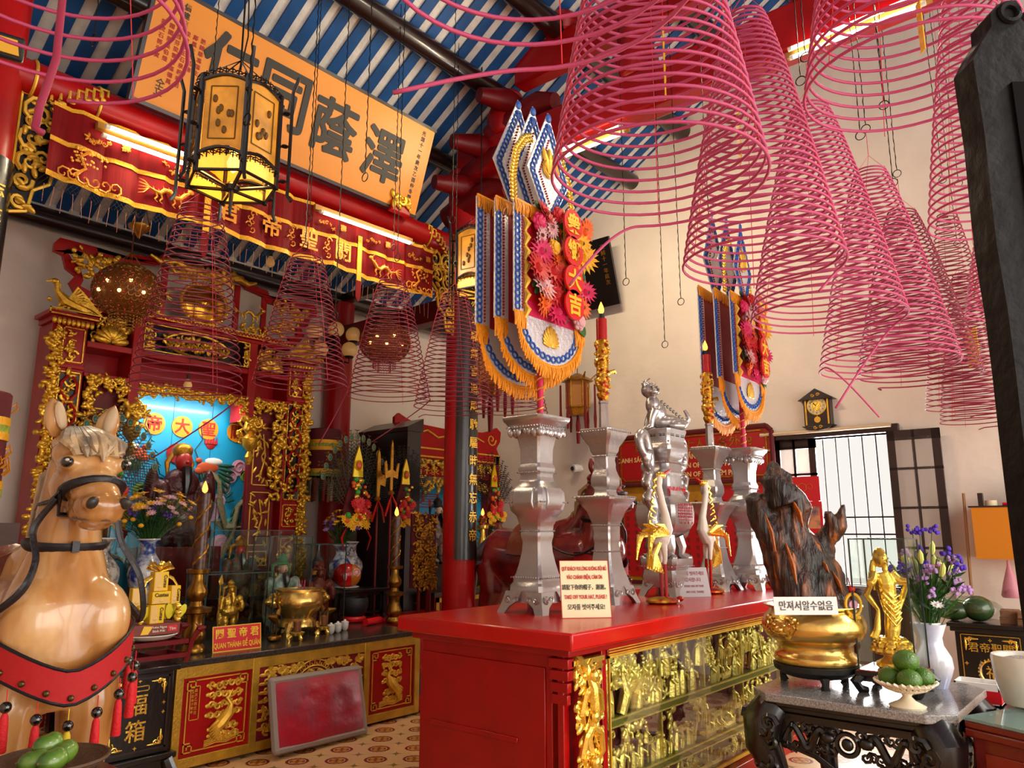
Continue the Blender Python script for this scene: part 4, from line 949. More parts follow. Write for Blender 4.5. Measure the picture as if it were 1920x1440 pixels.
def bouquet(P, label, spread, h, kinds, seed=0, lean=(0, 0), name='flower_bouquet', rb=.04):
    o = thing(name, label, 'flowers', P); rd = random.Random(seed); st = M(); lf = M()
    for nm, mt, n, r, zlo, zhi, shape in kinds:
        m = M()
        for i in range(n):
            a = rd.random()*6.3; q = spread*math.sqrt(rd.random()); z = h*(zlo+(zhi-zlo)*rd.random())*(1-.25*(q/spread)**2)
            t = Vector((q*cos(a)+lean[0]*z, q*sin(a)+lean[1]*z, z)); b = Vector((rb*cos(a)*rd.random(), rb*sin(a)*rd.random(), -.05))
            st.tube([b, b.lerp(t, .5)+Vector((0, 0, h*.08)), t], .003, 4)
            dr = (t-b).normalized()+Vector((0, 0, .3))
            if shape == 'daisy': blossom(m, t, r, 10, dr)
            elif shape == 'pom': m.ell(t, (r, r, r*.75), 8, 6)
            elif shape == 'spike':
                for j in range(7): m.ell(t+Vector((rd.uniform(-r, r), rd.uniform(-r, r), rd.uniform(-r, r)*.8)), r*.4, 6, 4)
            elif shape == 'lily':
                tt = dr.normalized()*r*3; m.tube([t, t+tt*.3, t+tt*.7, t+tt], [r*.25, r*.6, r*.55, r*.08], 8)
            for j in range(2):
                c = b.lerp(t, rd.uniform(.35, .8)); g = Vector((rd.uniform(-1, 1), rd.uniform(-1, 1), rd.uniform(.2, 1))).normalized()*h*.16; s_ = g.orthogonal().normalized()*h*.022
                lf.add([c, c+g*.5+s_, c+g, c+g*.5-s_], [(0, 1, 2, 3), (3, 2, 1, 0)])
        m.build(nm, mt, o)
    st.build('stems', LEAFG, o); lf.build('leaves', LEAFG, o, smooth=0); return o
YF = mat('yellow_petals', '#f0b41a', .6); PF = mat('pale_pink_petals', '#dba7ac', .6); VF = mat('violet_petals', '#5d2f9a', .6); LF = mat('lilac_petals', '#b487c8', .6); RF = mat('red_petals', '#c81a1e', .55); OF = mat('orange_petals', '#e8651a', .55); MF = mat('magenta_petals', '#d61d5c', .55); LIL = mat('lily_buds', '#cdd26a', .5)
P = Vector((3.17, 6.93, OT)); vase(P, 'tall blue and white vase of flowers behind the horse head', .55, BW)
bouquet(P+Vector((0, 0, .55)), 'wide bouquet of yellow, pale pink and violet flowers behind the horse head', .36, .44, (('yellow_blossoms', YF, 40, .055, .75, 1.05, 'daisy'), ('pink_blossoms', PF, 44, .045, .6, .92, 'daisy'), ('violet_blossoms', VF, 10, .035, .5, .75, 'spike'), ('small_yellow_blossoms', YF, 12, .025, .3, .6, 'pom')), 3, rb=.05)
vase((2.78, 6.93, OT), 'grey and white vase partly hidden behind the horse neck', .56, GW_)
P = Vector((5.28, 6.93, OT)); vase(P, 'blue and white vase with flowers beside the red wooden fish', .47, BW)
bouquet(P+Vector((0, 0, .47)), 'bouquet of yellow and lilac flowers in the blue vase beside the dark bottle', .2, .4, (('yellow_blossoms', YF, 30, .04, .6, 1.0, 'daisy'), ('lilac_blossoms', LF, 22, .04, .5, .95, 'daisy'), ('violet_blossoms', VF, 6, .03, .4, .7, 'spike')), 5)
vase((5.55, 7.10, OT), 'blue and orange figured vase behind the flower vase', .50, mat('figured_porcelain', '#d8d4d0', .18, col2='#5a5568', vscale=16, coat=.5))
o = thing('wine_bottle', 'dark wine bottle with a gold and blue label left of the flower vase', 'bottle', (5.0, 6.95, OT))
M().lathe([(.02, 0), (.068, 0), (.07, .01), (.07, .27), (.055, .32), (.025, .37), (.024, .47), (.028, .47), (.028, .49), (.001, .49)], 20).build('glass', mat('bottle_glass', '#07070c', .08, coat=.6), o)
M().lathe([(.0715, .05), (.0715, .14)], 20).build('blue_label', mat('navy_label', '#16335f', .5), o); M().lathe([(.072, .17), (.072, .23)], 20).build('gold_label', mat('gold_label', '#d9941f', .5), o)
# red wooden fish drum on a plate on a stool
P = at(648, 1103, Y=6.55); o = thing('side_stool', 'small black fretwork stool under the red wooden fish drum', 'stool', (P.x+.12, 6.62, CZ)); M().box(-.32, -.14, P.z-CZ-.05, .42, .16, P.z-CZ-.015).build('top', BLACK, o, bevel=.006)
for x in (-.27, .37):
    for y in (-.1, .12): M().box(x-.025, y-.025, 0, x+.025, y+.025, P.z-CZ-.05).build('leg', BLACK, o)
m = M(); frame(m, -.24, .06, .34, P.z-CZ-.06, .02, -.11, -.09); m.build('fretwork', BLACK, o)
pl_ = thing('offering_plate', 'white plate on the black stool under the red wooden fish drum', 'plate', P+Vector((0, 0, -.015))); M().lathe([(.05, 0), (.1, .01), (.14, .03), (.135, .035), (.09, .015), (.001, .012)], 24).build('dish', CUPW, pl_)
o = thing('wooden_fish', 'round red wooden fish drum with a gold eye on the white plate', 'wooden fish', P+Vector((0, 0, .0)), -15)
m = M(); m.ell((0, 0, .13), (.14, .10, .125), 20, 14); m.build('body', REDB, o); m = M(); m.ell((.06, -.02, .13), (.09, .09, .11), 16, 10); m.build('gold_snout', mat('gold_lacquer', '#b5651d', .3), o)
m = M(); m.torus((.07, -.10, .16), .035, .008, 'y', 16, 5); m.ell((.07, -.10, .16), (.025, .012, .025), 8, 6); m.ell((-.05, -.095, .12), (.02, .01, .04), 8, 6); m.build('painted_eye', mat('white_red_paint', '#d8a0a0', .4), o)
# biscuit offering on a plate on a red dragon stand on the donation box
st = thing('dragon_stand', 'dark red dragon-headed offering stand on the black donation box', 'stand', (2.56, 5.46, .755))
m = M()
for y in (-.12, .12):
    for z in (.05, .14): m.box(-.2, y-.012, z-.015, .22, y+.012, z+.015)
for x in (-.2, 0, .2):
    for z in (.05, .14): m.box(x-.012, -.12, z-.015, x+.012, .12, z+.015)
m.build('rail', DRED, st)
for x in (-.2, .23):
    for y in (-.12, .12):
        s = 1 if x > 0 else -1
        m = M(); m.tube([(x-s*.02, y, 0), (x, y, .06), (x+s*.02, y, .14), (x+s*.06, y, .2)], [.022, .016, .018, .022], 7); m.ell((x+s*.075, y, .215), (.035, .025, .025), 8, 6); m.ell((x+s*.1, y, .22), (.02, .018, .014), 7, 5); m.tube([(x+s*.06, y, .23), (x+s*.03, y, .26)], [.01, .002], 4)
        m.build('dragon_leg', DRED, st)
P = Vector((2.56, 5.46, .905))
o = thing('offering_plate', 'oval white plate carrying the biscuit tower on the dragon stand', 'plate', P); M().lathe([(.1, .01), (.15, .02), (.185, .045), (.18, .05), (.14, .03), (.001, .025)], 28).build('dish', CUPW, o)
o = thing('tray_carton', 'flat brown carton tray under the yellow biscuit tower', 'carton', P+Vector((0, 0, .046)), -4); M().box(-.165, -.1, 0, .165, .1, .075).build('box', mat('brown_carton', '#7a2d16', .5, var=.2), o, bevel=.003)
m = M(); m.box(.08, -.104, .02, .145, -.1, .06); m.build('red_logo', SIGNR, o, smooth=0); m = M(); m.text('Thơm Ngon', .022, up(.02, -.102, .045)); m.text('Bánh Mới', .022, up(.02, -.102, .02)); m.text('Tâm', .026, up(.112, -.106, .03)); m.build('lettering', WHITE, o, smooth=0); m = M(); m.prism([(-.1, .01), (-.05, .01), (-.02, .06), (-.08, .065)], -.104, -.1); m.build('biscuit_picture', SIGNY, o, smooth=0)
CY_ = mat('biscuit_yellow', '#f0c408', .4); CB = mat('biscuit_beige', '#e7bd6a', .45)
z0 = P.z+.122
def biscuit(x, y, z, w, h, lab, rz=0, vert=False):
    o = thing('biscuit_box', lab, 'biscuit box', (P.x+x, P.y+y, z), rz, 'yellow biscuit boxes of the offering tower')
    M().box(-w/2, -.035, 0, w/2, .035, h).build('carton', CY_, o, bevel=.002)
    m = M(); m.prism([(-w/2+.004, .004), (w*.1, .004), (-w*.05, h-.006), (-w/2+.004, h-.006)] if vert else [(-w/2+.004, .004), (w/2-.004, .004), (w/2-.02, h*.4), (-w/2+.01, h*.5)], -.0365, -.0352); m.ell((-w*.15 if vert else 0, -.034, h*.25), (.02, .006, .014), 8, 5); m.build('cake_picture', CB, o)
    m = M(); T = up(w*.28, -.0365, h*.5, 0) @ Matrix.Rotation(-pi/2, 4, 'Z') if vert else up(0, -.0365, h*.58)
    m.text('Custas', .032 if vert else .036, T @ Matrix.Translation((0, -.01 if vert else 0, 0)), bold=.02); m.build('lettering', mat('brown_print', '#3a1a10', .5), o, smooth=0)
biscuit(.0, -.05, z0, .10, .125, 'upright yellow biscuit box at the bottom centre of the offering tower', 3, True)
biscuit(-.12, -.03, z0+.115, .09, .125, 'upright yellow biscuit box on the horse side of the tower', -6, True)
biscuit(.02, -.05, z0+.13, .13, .082, 'yellow biscuit box lying flat across the middle of the tower', 2)
biscuit(.13, -.02, z0+.12, .075, .125, 'upright yellow biscuit box on the candlestick side of the tower', 12, True)
biscuit(.02, -.03, z0+.215, .10, .13, 'topmost upright yellow biscuit box under the gold bow', 2, True)
o = thing('gold_bow', 'shiny gold gift bow topping the yellow biscuit tower', 'bow', (P.x+.02, P.y-.03, z0+.345)); m = M()
for k in range(7): a = 2*pi*k/7; m.tube([(0, 0, .0), (.09*cos(a), .05*sin(a), .03+.01*(k % 3)), (.07*cos(a), .04*sin(a), .06), (0, 0, .02)], [.008, .022, .022, .008], 6, .3)
m.ell((0, 0, .03), .022, 8, 6); m.tube([(0, 0, 0), (-.1, 0, -.06), (-.13, 0, -.16)], [.008, .02, .012], 6, .3); m.tube([(0, 0, 0), (.1, 0, -.05), (.15, 0, -.12)], [.008, .02, .012], 6, .3); m.build('ribbon', GOLDB, o)
for x, nm in ((-.13, 'on the horse side'), (.13, 'on the candlestick side')):
    o = thing('tissue_wrap', 'crumpled yellow tissue with sweets at the foot of the tower %s' % nm, 'wrapping', (P.x+x, P.y-.04, z0)); m = M(); rd = random.Random(int(x*100))
    for k in range(7): m.leaf(rd.uniform(-.04, .04), .02, .11, pi/2+rd.uniform(-.9, .9), rd.uniform(-.03, .03), .5, .05)
    m.build('tissue', mat('yellow_tissue', '#e3d21f', .6), o); m = M(); [m.ell((rd.uniform(-.04, .03), -.05, .02+.045*k), .022, 8, 6) for k in range(3)]; m.build('foil_sweets', GOLDB, o)
# peacock-feather votive crowns
EYEF = mat('feather_eye', '#0f5a58', .4); BARB = mat('feather_barbs', '#4a4a35', .7, alpha=1.)
def feather_crown(P, label, s=1., dark=False, seed=0):
    o = thing('feather_ornament', label, 'votive ornament', P); rd = random.Random(seed)
    m = M(); e = M(); bm_ = BARB if not dark else mat('black_feather', '#1c1a1c', .7)
    for k in range(15):
        a = R(-62+124*k/14); L = s*(.82+.12*cos(a)) ; tip = Vector((L*sin(a)*.62, .03, s*.18+L*cos(a)*.95)); b = Vector((0, .03, s*.1))
        m.tube([b, b.lerp(tip, .6)+Vector((.02*sin(a), 0, 0)), tip], .003, 4)
        d = (tip-b).normalized(); n = Vector((d.z, 0, -d.x))
        for j in range(16):
            q = b.lerp(tip, .35+.65*j/15); w = s*(.03+.07*sin(pi*min(1, j/13)))
            for sg in (1, -1): c = q+n*sg*w+d*w*.9+Vector((0, rd.uniform(-.02, .02), -.015)); m.add([q, q+d*.012, c+d*.006, c], [(0, 1, 2, 3), (3, 2, 1, 0)])
        if not dark: q = b.lerp(tip, .93); e.ell(q-Vector((0, .012, 0)), (s*.032, .006, s*.042), 9, 6); 
    m.build('feathers', bm_, o, smooth=0)
    if not dark:
        e.build('feather_eyes', mat('eye_ring', '#7a6a2c', .5), o); m = M()
        for k in range(15): a = R(-62+124*k/14); L = s*(.82+.12*cos(a)); tip = Vector((L*sin(a)*.62, .03, s*.18+L*cos(a)*.95)); m.ell(Vector((0, .03, s*.1)).lerp(tip, .93)-Vector((0, .018, 0)), (s*.02, .006, s*.026), 8, 6)
        m.build('feather_centres', EYEF, o)
    m = M(); m.prism([(-.2*s, .0), (.2*s, .0), (.13*s, .35*s), (.05*s, .62*s), (0, .9*s), (-.05*s, .62*s), (-.13*s, .35*s)], 0, .02); m.build('backing', MAROON, o, smooth=0)
    m = M(); m.prism([(-.07*s, .55*s), (.07*s, .55*s), (.05*s, .75*s), (0, .9*s), (-.05*s, .75*s)], -.02, 0); m.torus((0, -.02, .68*s), .05*s, .012*s, 'y', 14, 5); m.build('gold_tip', mat('gilt_yellow', '#e8c21c', .35, .4), o)
    m = M(); m.ell((0, -.03, .68*s), (.04*s, .02, .05*s), 10, 7); m.build('orange_gem', mat('orange_gem', '#d2561c', .3), o)
    cols = ((YF, 'yellow_pompoms'), (RF, 'red_rosettes'), (GOLDB, 'gilt_beads'), (mat('jade_bead', '#3a9a3a', .35), 'green_beads'), (OF, 'orange_pompoms'))
    for i, (mt, nm) in enumerate(cols):
        m = M()
        for k in range(16 if i < 2 else 9):
            z = s*rd.uniform(.02, .52); w = s*(.2-.26*z/s*.9)
            if i == 0: z = s*rd.uniform(0, .14); w = s*.2; blossom(m, (rd.uniform(-w, w), -.06, z), s*.06, 10, Vector((0, -1, .2)))
            elif i == 1: z = s*rd.uniform(.1, .3); w = s*.14; blossom(m, (rd.uniform(-w, w), -.07, z), s*.055, 9, Vector((rd.uniform(-.4, .4), -1, .2)))
            else: m.ell((rd.uniform(-w, w), -.05-rd.random()*.03, z), s*rd.uniform(.018, .034), 7, 6)
        m.build(nm, mt, o)
    m = M()
    for sg in (-1, 1): m.tube([(sg*.12*s, -.02, .02*s), (sg*.2*s, -.03, -.12*s), (sg*.16*s, -.02, -.26*s)], [.02*s, .045*s, .02*s], 6, .3)
    m.build('red_ribbon', REDB, o); return o
feather_crown((5.40, 6.85, 1.70), 'peacock-feather votive crown above the flower vase beside the white wall', 1.0, False, 1)
feather_crown(at(757, 985, Y=6.75), 'votive crown with dark feathers left of the dark bearded figure', .86, True, 2)
feather_crown(at(925, 980, Y=6.75), 'votive crown with black feathers at the right side altar by the dark plaque', .85, True, 3)
feather_crown((2.93, 7.33, 1.75), 'peacock-feather votive crown half hidden behind the horse head', .95, False, 4)
# halberds standing on poles with red scarves
def halberd(x, y, z, h, label, kind):
    o = thing('ceremonial_halberd', label, 'ceremonial weapon', (x, y, z)); M().cyl((0, 0, 0), (0, 0, h*.78), .014, seg=8).build('shaft', DRED, o)
    m = M(); b = h*.78; m.lathe([(.03, b), (.04, b+.02), (.015, b+.05)], 10)
    if kind: m.prism([(-.02, b+.04), (.02, b+.04), (.03, b+.18), (.10, b+.16), (.12, b+.28), (.05, b+.3), (.03, b+.36), (.02, b+.52), (0, b+.58), (-.02, b+.52), (-.02, b+.3)], -.008, .008)
    else: m.prism([(-.015, b+.04), (.015, b+.04), (.02, b+.2), (.09, b+.18), (.11, b+.36), (.085, b+.36), (.06, b+.26), (.02, b+.28), (.015, b+.55), (0, b+.62), (-.015, b+.55), (-.02, b+.28), (-.06, b+.26), (-.08, b+.38), (-.11, b+.36), (-.09, b+.18), (-.02, b+.2)], -.008, .008)
    m.build('blade', OLDG, o); m = M()
    for s in (-1, 1): m.tube([(0, -.02, b), (s*.05, -.03, b-.1), (s*.09, -.02, b-.24)], [.02, .05, .04], 6, .3)
    m.build('red_scarf', REDB, o)
halberd(5.62, 6.75, CZ, 1.6, 'ceremonial halberd with a red scarf beside the peacock-feather crown', True)
halberd(*at(727, 1120, Y=6.6)[:2], CZ, 1.68, 'three-pronged ceremonial weapon with red scarf by the dark-feather crown', False)
o = thing('weapon_rack', 'black lacquer rack behind the halberd shafts', 'rack', (5.87, 6.87, 0)); m = M(); m.box(-.1, 0, 0, .24, .4, .70); m.build('case', BLACK, o); M().box(-.12, -.02, .70, .25, .42, .73).build('top', BLACK, o)
# gilded red screen panel
P = at(793, 1102, Y=6.3); o = thing('carved_screen', 'square dark red panel with gilded scrolls standing left of the big column', 'screen', P, -8)
w = .33; h = .80; M().box(-w/2, 0, 0, w/2, .03, h).build('panel', MAROON, o)
m = M(); carve(m, -w/2, 0, w/2, h, -.005, 12, 60, .3, .008); carve(m, -w/2, 0, w/2, h*.5, -.005, 13, 30, .3, .008); m.build('gilt_scrolls', OLDG, o)
M().box(-w*.18, -.008, h*.15, w*.36, 0, h*.8).build('worn_gold_field', mat('worn_gold', '#6b4015', .5, .5, bump=.4, col2='#5a1010', vscale=9), o, smooth=0)
m = M(); m.cyl((-.05, .01, -(P.z-.72)), (-.05, .01, 0), .02, seg=8); m.cyl((.08, .01, -(P.z-.72)), (.08, .01, 0), .03, seg=8); m.box(-.14, -.1, -(P.z-.70), .16, .12, -(P.z-.74)); m.build('post', DRED, o)
o = thing('low_red_table', 'low red side table with a clay bowl under the gilded panel', 'table', (6.02, 6.35, 0)); M().box(-.88, -.22, .70, .42, .45, CZ).build('top', RED, o)
for x in (-.8, .37):
    for y in (-.17, .4): M().box(x-.03, y-.03, 0, x+.03, y+.03, .70).build('leg', RED, o)
P = at(773, 1142, Z=CZ); o = thing('clay_bowl', 'small clay bowl on the low red table beside the altar candle', 'bowl', P); M().lathe([(.03, 0), (.05, .02), (.085, .08), (.08, .08), (.045, .03), (.001, .025)], 18).build('bowl', mat('clay', '#b0714f', .6), o)
# embroidered hanging canopies on the columns
def canopy(P, label, w, h, rz=0):
    o = thing('embroidered_canopy', label, 'canopy', P, rz); r = w/2
    M().lathe([(r*.95, 0), (r, -.01), (r*.98, -h*.66)], 20).build('velvet', MAROON, o)
    m = M(); [m.lathe([(r*1.03, -z), (r*1.03, -z-h*.06)], 20) for z in (h*.2, h*.6)]; m.build('green_braid', mat('green_gold_braid', '#8f9a2c', .6, bump=.4, bscale=60, var=.4, vscale=30), o)
    m = M(); [m.lathe([(r*1.04, -z), (r*1.04, -z-h*.05)], 20) for z in (h*.16, h*.255, h*.56)]; m.build('gold_fringe', BRAID, o)
    m = M(); rd = random.Random(2)
    for k in range(26): a = rd.random()*6.3; c = Vector((r*1.02*cos(a), r*1.02*sin(a), -h*rd.choice((.08, .4, .44, .36, .48)))); m.tube([c, c+Vector((.02, 0, .03)), c+Vector((.03, -.0, -.01)), c+Vector((0, 0, -.04))], .006, 4)
    m.build('gold_embroidery', EMB, o)
    for k in range(12):
        a = 2*pi*k/12; c = (r*.95*cos(a), r*.95*sin(a)); m = M().tube([(c[0], c[1], -h*.66), (c[0], c[1], -h*.8), (c[0], c[1], -h)], [.006, .02, .016], 6); m.build('tassel', mat('tassel_%d' % (k % 4), ('#8a2416', '#b9a07c', '#3a4a2a', '#6b2a18')[k % 4], .8), o)
    return o
canopy(at(609, 806, Y=7.62), 'maroon embroidered canopy with tassels hanging against the red back column', .40, .86)
canopy(at(-38, 735, Y=5.35), 'maroon embroidered canopy at the left picture edge', .34, .95)
# ================================================================ INCENSE COILS
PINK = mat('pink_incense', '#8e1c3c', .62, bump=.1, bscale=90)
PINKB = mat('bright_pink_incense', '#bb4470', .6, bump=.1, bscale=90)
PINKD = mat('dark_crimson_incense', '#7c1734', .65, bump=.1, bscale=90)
THREAD = mat('red_thread', '#d8323a', .7)
def coil_mesh(o, r1, H, turns, tr, tail=.35, r0=.22, mt=None, seg=40, power=1.0, tdir=1, droop=.35, a_end=0., tail_to=None):
    m = M(); pts = []; n = int(turns*seg)
    for i in range(n+1):
        t = i/n; r = r1*(r0+(1-r0)*(t**.92)); z = H*(1-(.12*t+.88*t**1.12)); a = a_end-(1-t)*turns*2*pi
        pts.append((r*cos(a), r*sin(a), z))
    if tail_to is not None:
        p = Vector(pts[-1]); d = Vector((-sin(a_end), cos(a_end), 0)); L = (tail_to-p).length; c = p+d*L*.28
        for k in range(1, 13): q = k/12; pts.append(p*(1-q)**2+c*2*q*(1-q)+tail_to*q*q)
    elif tail:
        a = a_end; d = Vector((-sin(a), cos(a), 0)); p = Vector(pts[-1]); 
        for k in range(1, 9): q = k/8; pts.append(p+d*tail*q-Vector((cos(a), sin(a), 0))*tail*.25*q*q-Vector((0, 0, droop*tail*q**1.3)))
    m.tube(pts, tr, 6); m.build('coil', mt or PINK, o, smooth=180)
    m = M()
    for k in range(3):
        a = 2*pi*k/3+.5; m.tube([(r1*q*cos(a), r1*q*sin(a), H*(1-(.12*t+.88*t**1.12))+.012) for t, q in ((j/10, r0+(1-r0)*(j/10)**.92) for j in range(11))], .0018, 4)
        m.cyl((r1*r0*cos(a), r1*r0*sin(a), H), (0, 0, H+.12), .0015, seg=4)
    m.build('thread', THREAD, o)
def hang(o, z0, ztop):
    m = M(); m.cyl((0, 0, z0), (0, 0, z0+.16), .0022, seg=4); m.build('hanging_thread', THREAD, o)
    m = M(); m.torus((0, 0, z0+.20), .03, .0035, 'x', 12, 4); z = z0+.23
    pts = []; rs = []
    k = 0
    while z < ztop: pts.append((.003*(-1)**k, .002*(k % 3-1), z)); rs.append(.0045 if k % 2 else .0028); z += .035; k += 1
    pts.append((0, 0, ztop)); rs.append(.003)
    m.tube(pts, rs, 4); m.build('chain', IRON, o)
def place_coil(px, py, w, apy, label, dia=.78, turns=34, mt=None, H=None, tail=.35, a_end=0., chain=True, droop=.35, tr=.0062, r0=.22, end=None, tD=0.):
    D = FPX*dia/w; P = at(px, py, D=D)
    h = H or zfor(P, apy)
    o = thing('incense_coil', label, 'incense coil', P, group='hanging spiral incense coils')
    if end: a_end = R({'R': -49.8, 'L': 130.2, 'F': 40.2, 'N': -139.8}[end[0]])
    coil_mesh(o, dia/2, h, turns, tr, 0 if end else tail, mt=mt, a_end=a_end, droop=droop, r0=r0, tail_to=at(end[1], end[2], D=D+tD)-P if end else None)
    if chain: hang(o, h+.12, max(h+.4, roof_z(P.y)-.02-P.z))
    return o, P, h
place_coil(1233, 345, 402, 0, 'big pink coil in front of the flowered banner, ring just right of its characters', turns=36, mt=PINKB, H=1.55, end=('F', 1068, 535), tD=.3)
place_coil(1010, -62, 640, 0, 'nearest pink coil at the upper edge, wide open ring over the blue rafters', turns=24, mt=PINKB, H=1.5, end=('F', 737, 174), tD=.3, chain=False)
place_coil(72, 52, 520, 0, 'pink coil in the top left corner with a loose end hanging down', turns=22, mt=PINKB, H=1.4, a_end=R(60), tail=0, chain=False)
place_coil(1430, 500, 294, 28, 'pink coil whose ring passes before the smaller flowered banner', .70, mt=PINKB, end=('R', 1536, 546), turns=36)
place_coil(1551, 600, 274, 200, 'pink coil hanging second behind the small banner, its loose end reaching toward the clock', .80, mt=PINKB, end=('R', 1567, 765), turns=36)
place_coil(1667, 690, 243, 322, 'pink coil whose loose end crosses another above the wall clock', .84, mt=PINKB, end=('L', 1648, 782), turns=36)
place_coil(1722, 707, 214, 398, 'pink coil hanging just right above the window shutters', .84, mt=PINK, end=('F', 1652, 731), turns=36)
place_coil(1712, 165, 385, 0, 'large pink coil at the upper right beside the dark post', turns=32, mt=PINKB, H=1.5, tail=.05, a_end=R(-60))
place_coil(1868, 420, 226, 0, 'pink coil half hidden by the dark post, just below the upper right coil', .64, turns=34, mt=PINKB, H=1.6, tail=.03, a_end=R(-60))
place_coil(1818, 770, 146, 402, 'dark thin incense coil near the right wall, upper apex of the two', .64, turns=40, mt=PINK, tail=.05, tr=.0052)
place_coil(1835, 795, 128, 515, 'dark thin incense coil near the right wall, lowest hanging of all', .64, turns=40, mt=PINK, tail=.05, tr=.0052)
place_coil(1905, 585, 166, 330, 'pink coil mostly hidden behind the dark post', .58, turns=32, mt=PINKB, tail=.05)
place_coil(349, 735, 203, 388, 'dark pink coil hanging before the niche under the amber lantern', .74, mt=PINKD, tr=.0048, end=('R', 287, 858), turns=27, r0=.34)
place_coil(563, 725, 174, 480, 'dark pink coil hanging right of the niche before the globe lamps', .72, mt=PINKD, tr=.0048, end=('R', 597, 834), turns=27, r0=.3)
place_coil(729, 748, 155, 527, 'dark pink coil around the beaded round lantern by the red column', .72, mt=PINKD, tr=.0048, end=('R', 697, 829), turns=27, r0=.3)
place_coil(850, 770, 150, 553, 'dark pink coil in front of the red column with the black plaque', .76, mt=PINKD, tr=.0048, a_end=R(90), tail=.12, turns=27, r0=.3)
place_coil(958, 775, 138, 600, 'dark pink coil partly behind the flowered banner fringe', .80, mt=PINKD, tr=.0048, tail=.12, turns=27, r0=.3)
# loose end of the corner coil
P = at(118, -10, D=1.75); Q = at(66, 240, D=1.62)
o = tag(M().tube([P+Vector((0, 0, .1)), P, P.lerp(Q, .5)+Vector((.01, -.01, 0)), P.lerp(Q, .85), Q, Q+Vector((.012, -.01, -.01))], .0085, 8).build('incense_stick', PINK, smooth=180), 'thick loose incense end dangling in the top left corner', 'incense stick')
# paper tags hanging inside coils
def papertag(px, py, D, w, h, label, col='#f0bd1e'):
    P = at(px, py, D=D); o = thing('paper_tag', label, 'tag', P); m = M().box(-w/2, 0, -h, w/2, .004, 0); m.build('paper', mat('yellow_paper', col, .6), o, smooth=0)
    m = M(); [m.box(-w*.2, -.003, -h*(.15+.16*k), w*.25, 0, -h*(.08+.16*k)) for k in range(5)]; m.build('print', mat('ochre_print', '#b5831c', .6), o, smooth=0); m = M().cyl((0, 0, 0), (0, 0, roof_z(P.y)-.02-P.z), .0015, seg=4); m.build('string', THREAD, o); o.rotation_euler = (0, 0, R(35)); return o
papertag(1243, 40, 2.85, .02, .32, 'narrow yellow paper tag inside the big coil by the flowered banner')
papertag(1382, 195, 3.7, .07, .32, 'yellow paper tag inside the coil before the small banner')
papertag(1722, 5, 2.8, .035, .2, 'yellow paper tag at the upper right coil near the tube lamp')
papertag(1820, 618, 6.8, .2, .33, 'wide yellow paper tag inside the thin coil by the right wall')
# bare hooks and chains
def chain(px, py, D, label, ring=.03, top=None):
    P = at(px, py, D=D); zt_ = min(roof_z(P.y)-.12, P.z+3.2); o = thing('hanging_chain', label, 'chain', P, group='thin hanging chains')
    m = M(); m.torus((0, 0, ring), ring, .0035, 'x', 14, 4); m.build('ring', IRON, o)
    m = M(); z = ring*2; pts = []; rs = []; k = 0
    while z < zt_-P.z: pts.append((.003*(-1)**k, 0, z)); rs.append(.0042 if k % 2 else .0026); z += .04; k += 1
    pts.append((0, 0, zt_-P.z)); rs.append(.003); m.tube(pts, rs, 4); m.build('links', IRON, o)
for px, py, D, lb in ((684, 340, 5.0, 'thin chain with a ring over the rightmost big character of the yellow board'), (462, 235, 3.5, 'chain with a ring in front of the amber lantern panes'), (745, 490, 5.6, 'thin chain crossing the right end of the yellow board'), (572, 470, 5.0, 'thin chain crossing the yellow board beside its second character'),
                      (628, 600, 5.4, 'dark cord ending in a hook above the coil by the globe lamps'), (848, 418, 6.4, 'chain with a hook against the red column top'), (174, 85, 3.6, 'chain with a ring against the blue stripes in the top left corner'), (1174, 535, 6.2, 'chain with a ring on the white wall right of the big banner'), (1247, 652, 6.6, 'longest thin chain on the white wall above the silver lion'), (1277, 572, 6.4, 'thin chain with a ring between the two banners'), (1333, 485, 5.6, 'chain with ring just above the small banner candle'), (1502, 160, 4.6, 'hooked chain above the coil near the tube lamp'),
                      (1614, 262, 4.9, 'double chain with open ring above the coils at right'), (1658, 205, 4.9, 'chain with round ring inside the upper right coil'), (1675, 350, 5.2, 'chain with hook above the coil over the shutters'), (1798, 350, 6.4, 'chain with a ring above the thin dark coils')):
    chain(px, py, D, lb)
# ================================================================ BIG RED ALTAR TABLE
TX, TY, TZ = 3.19, 2.31, 1.15; TL, TW = 3.95, 1.30
T = thing('altar_table', 'long bright red altar table with glazed gilded front carrying the silver vessels', 'table', (TX, TY, 0))
M().box(0, 0, TZ-.088, TL, TW, TZ).build('top', REDB, T, bevel=.012)
m = M(); a = .11; m.box(a, a+.10, .10, TL-a, TW-a, TZ-.13); m.box(a-.04, a-.04, TZ-.13, TL-a+.04, TW-.06, TZ-.088); m.box(a-.05, a-.05, 0, TL-a+.05, TW-.05, .10)
m.box(a+.30, a-.01, .1, a+.345, a+.12, TZ-.13); m.box(a+.36, a-.01, TZ-.165, TL-a, a+.1, TZ-.13); m.box(a-.01, a+.02, .1, a+.04, a+.06, TZ-.13); m.box(a-.01, a+.14, .1, a, TW-a, TZ-.2); m.box(a-.02, a+.32, .55, a-.005, TW-a-.1, .58)
for k in range(4): m.box(a-.035+.008*k, a-.03+.008*k, TZ-.19-.06*k, a+.02, a+.1, TZ-.14-.06*k)
m.build('body', mat('cabinet_red', '#9a0407', .3, bump=.08, bscale=16, var=.12, coat=.2, spec=.35), T, bevel=.006)
m = M()
for x0, x1, z0, z1 in ((a+.37, TL-a, TZ-.185, TZ-.172), (a+.37, TL-a, .12, .14)): m.box(x0, a-.012, z0, x1, a, z1)
for k in range(3): m.box(a+.36, a-.02, TZ-.14-.014*k, TL-a, a-.008, TZ-.134-.014*k)
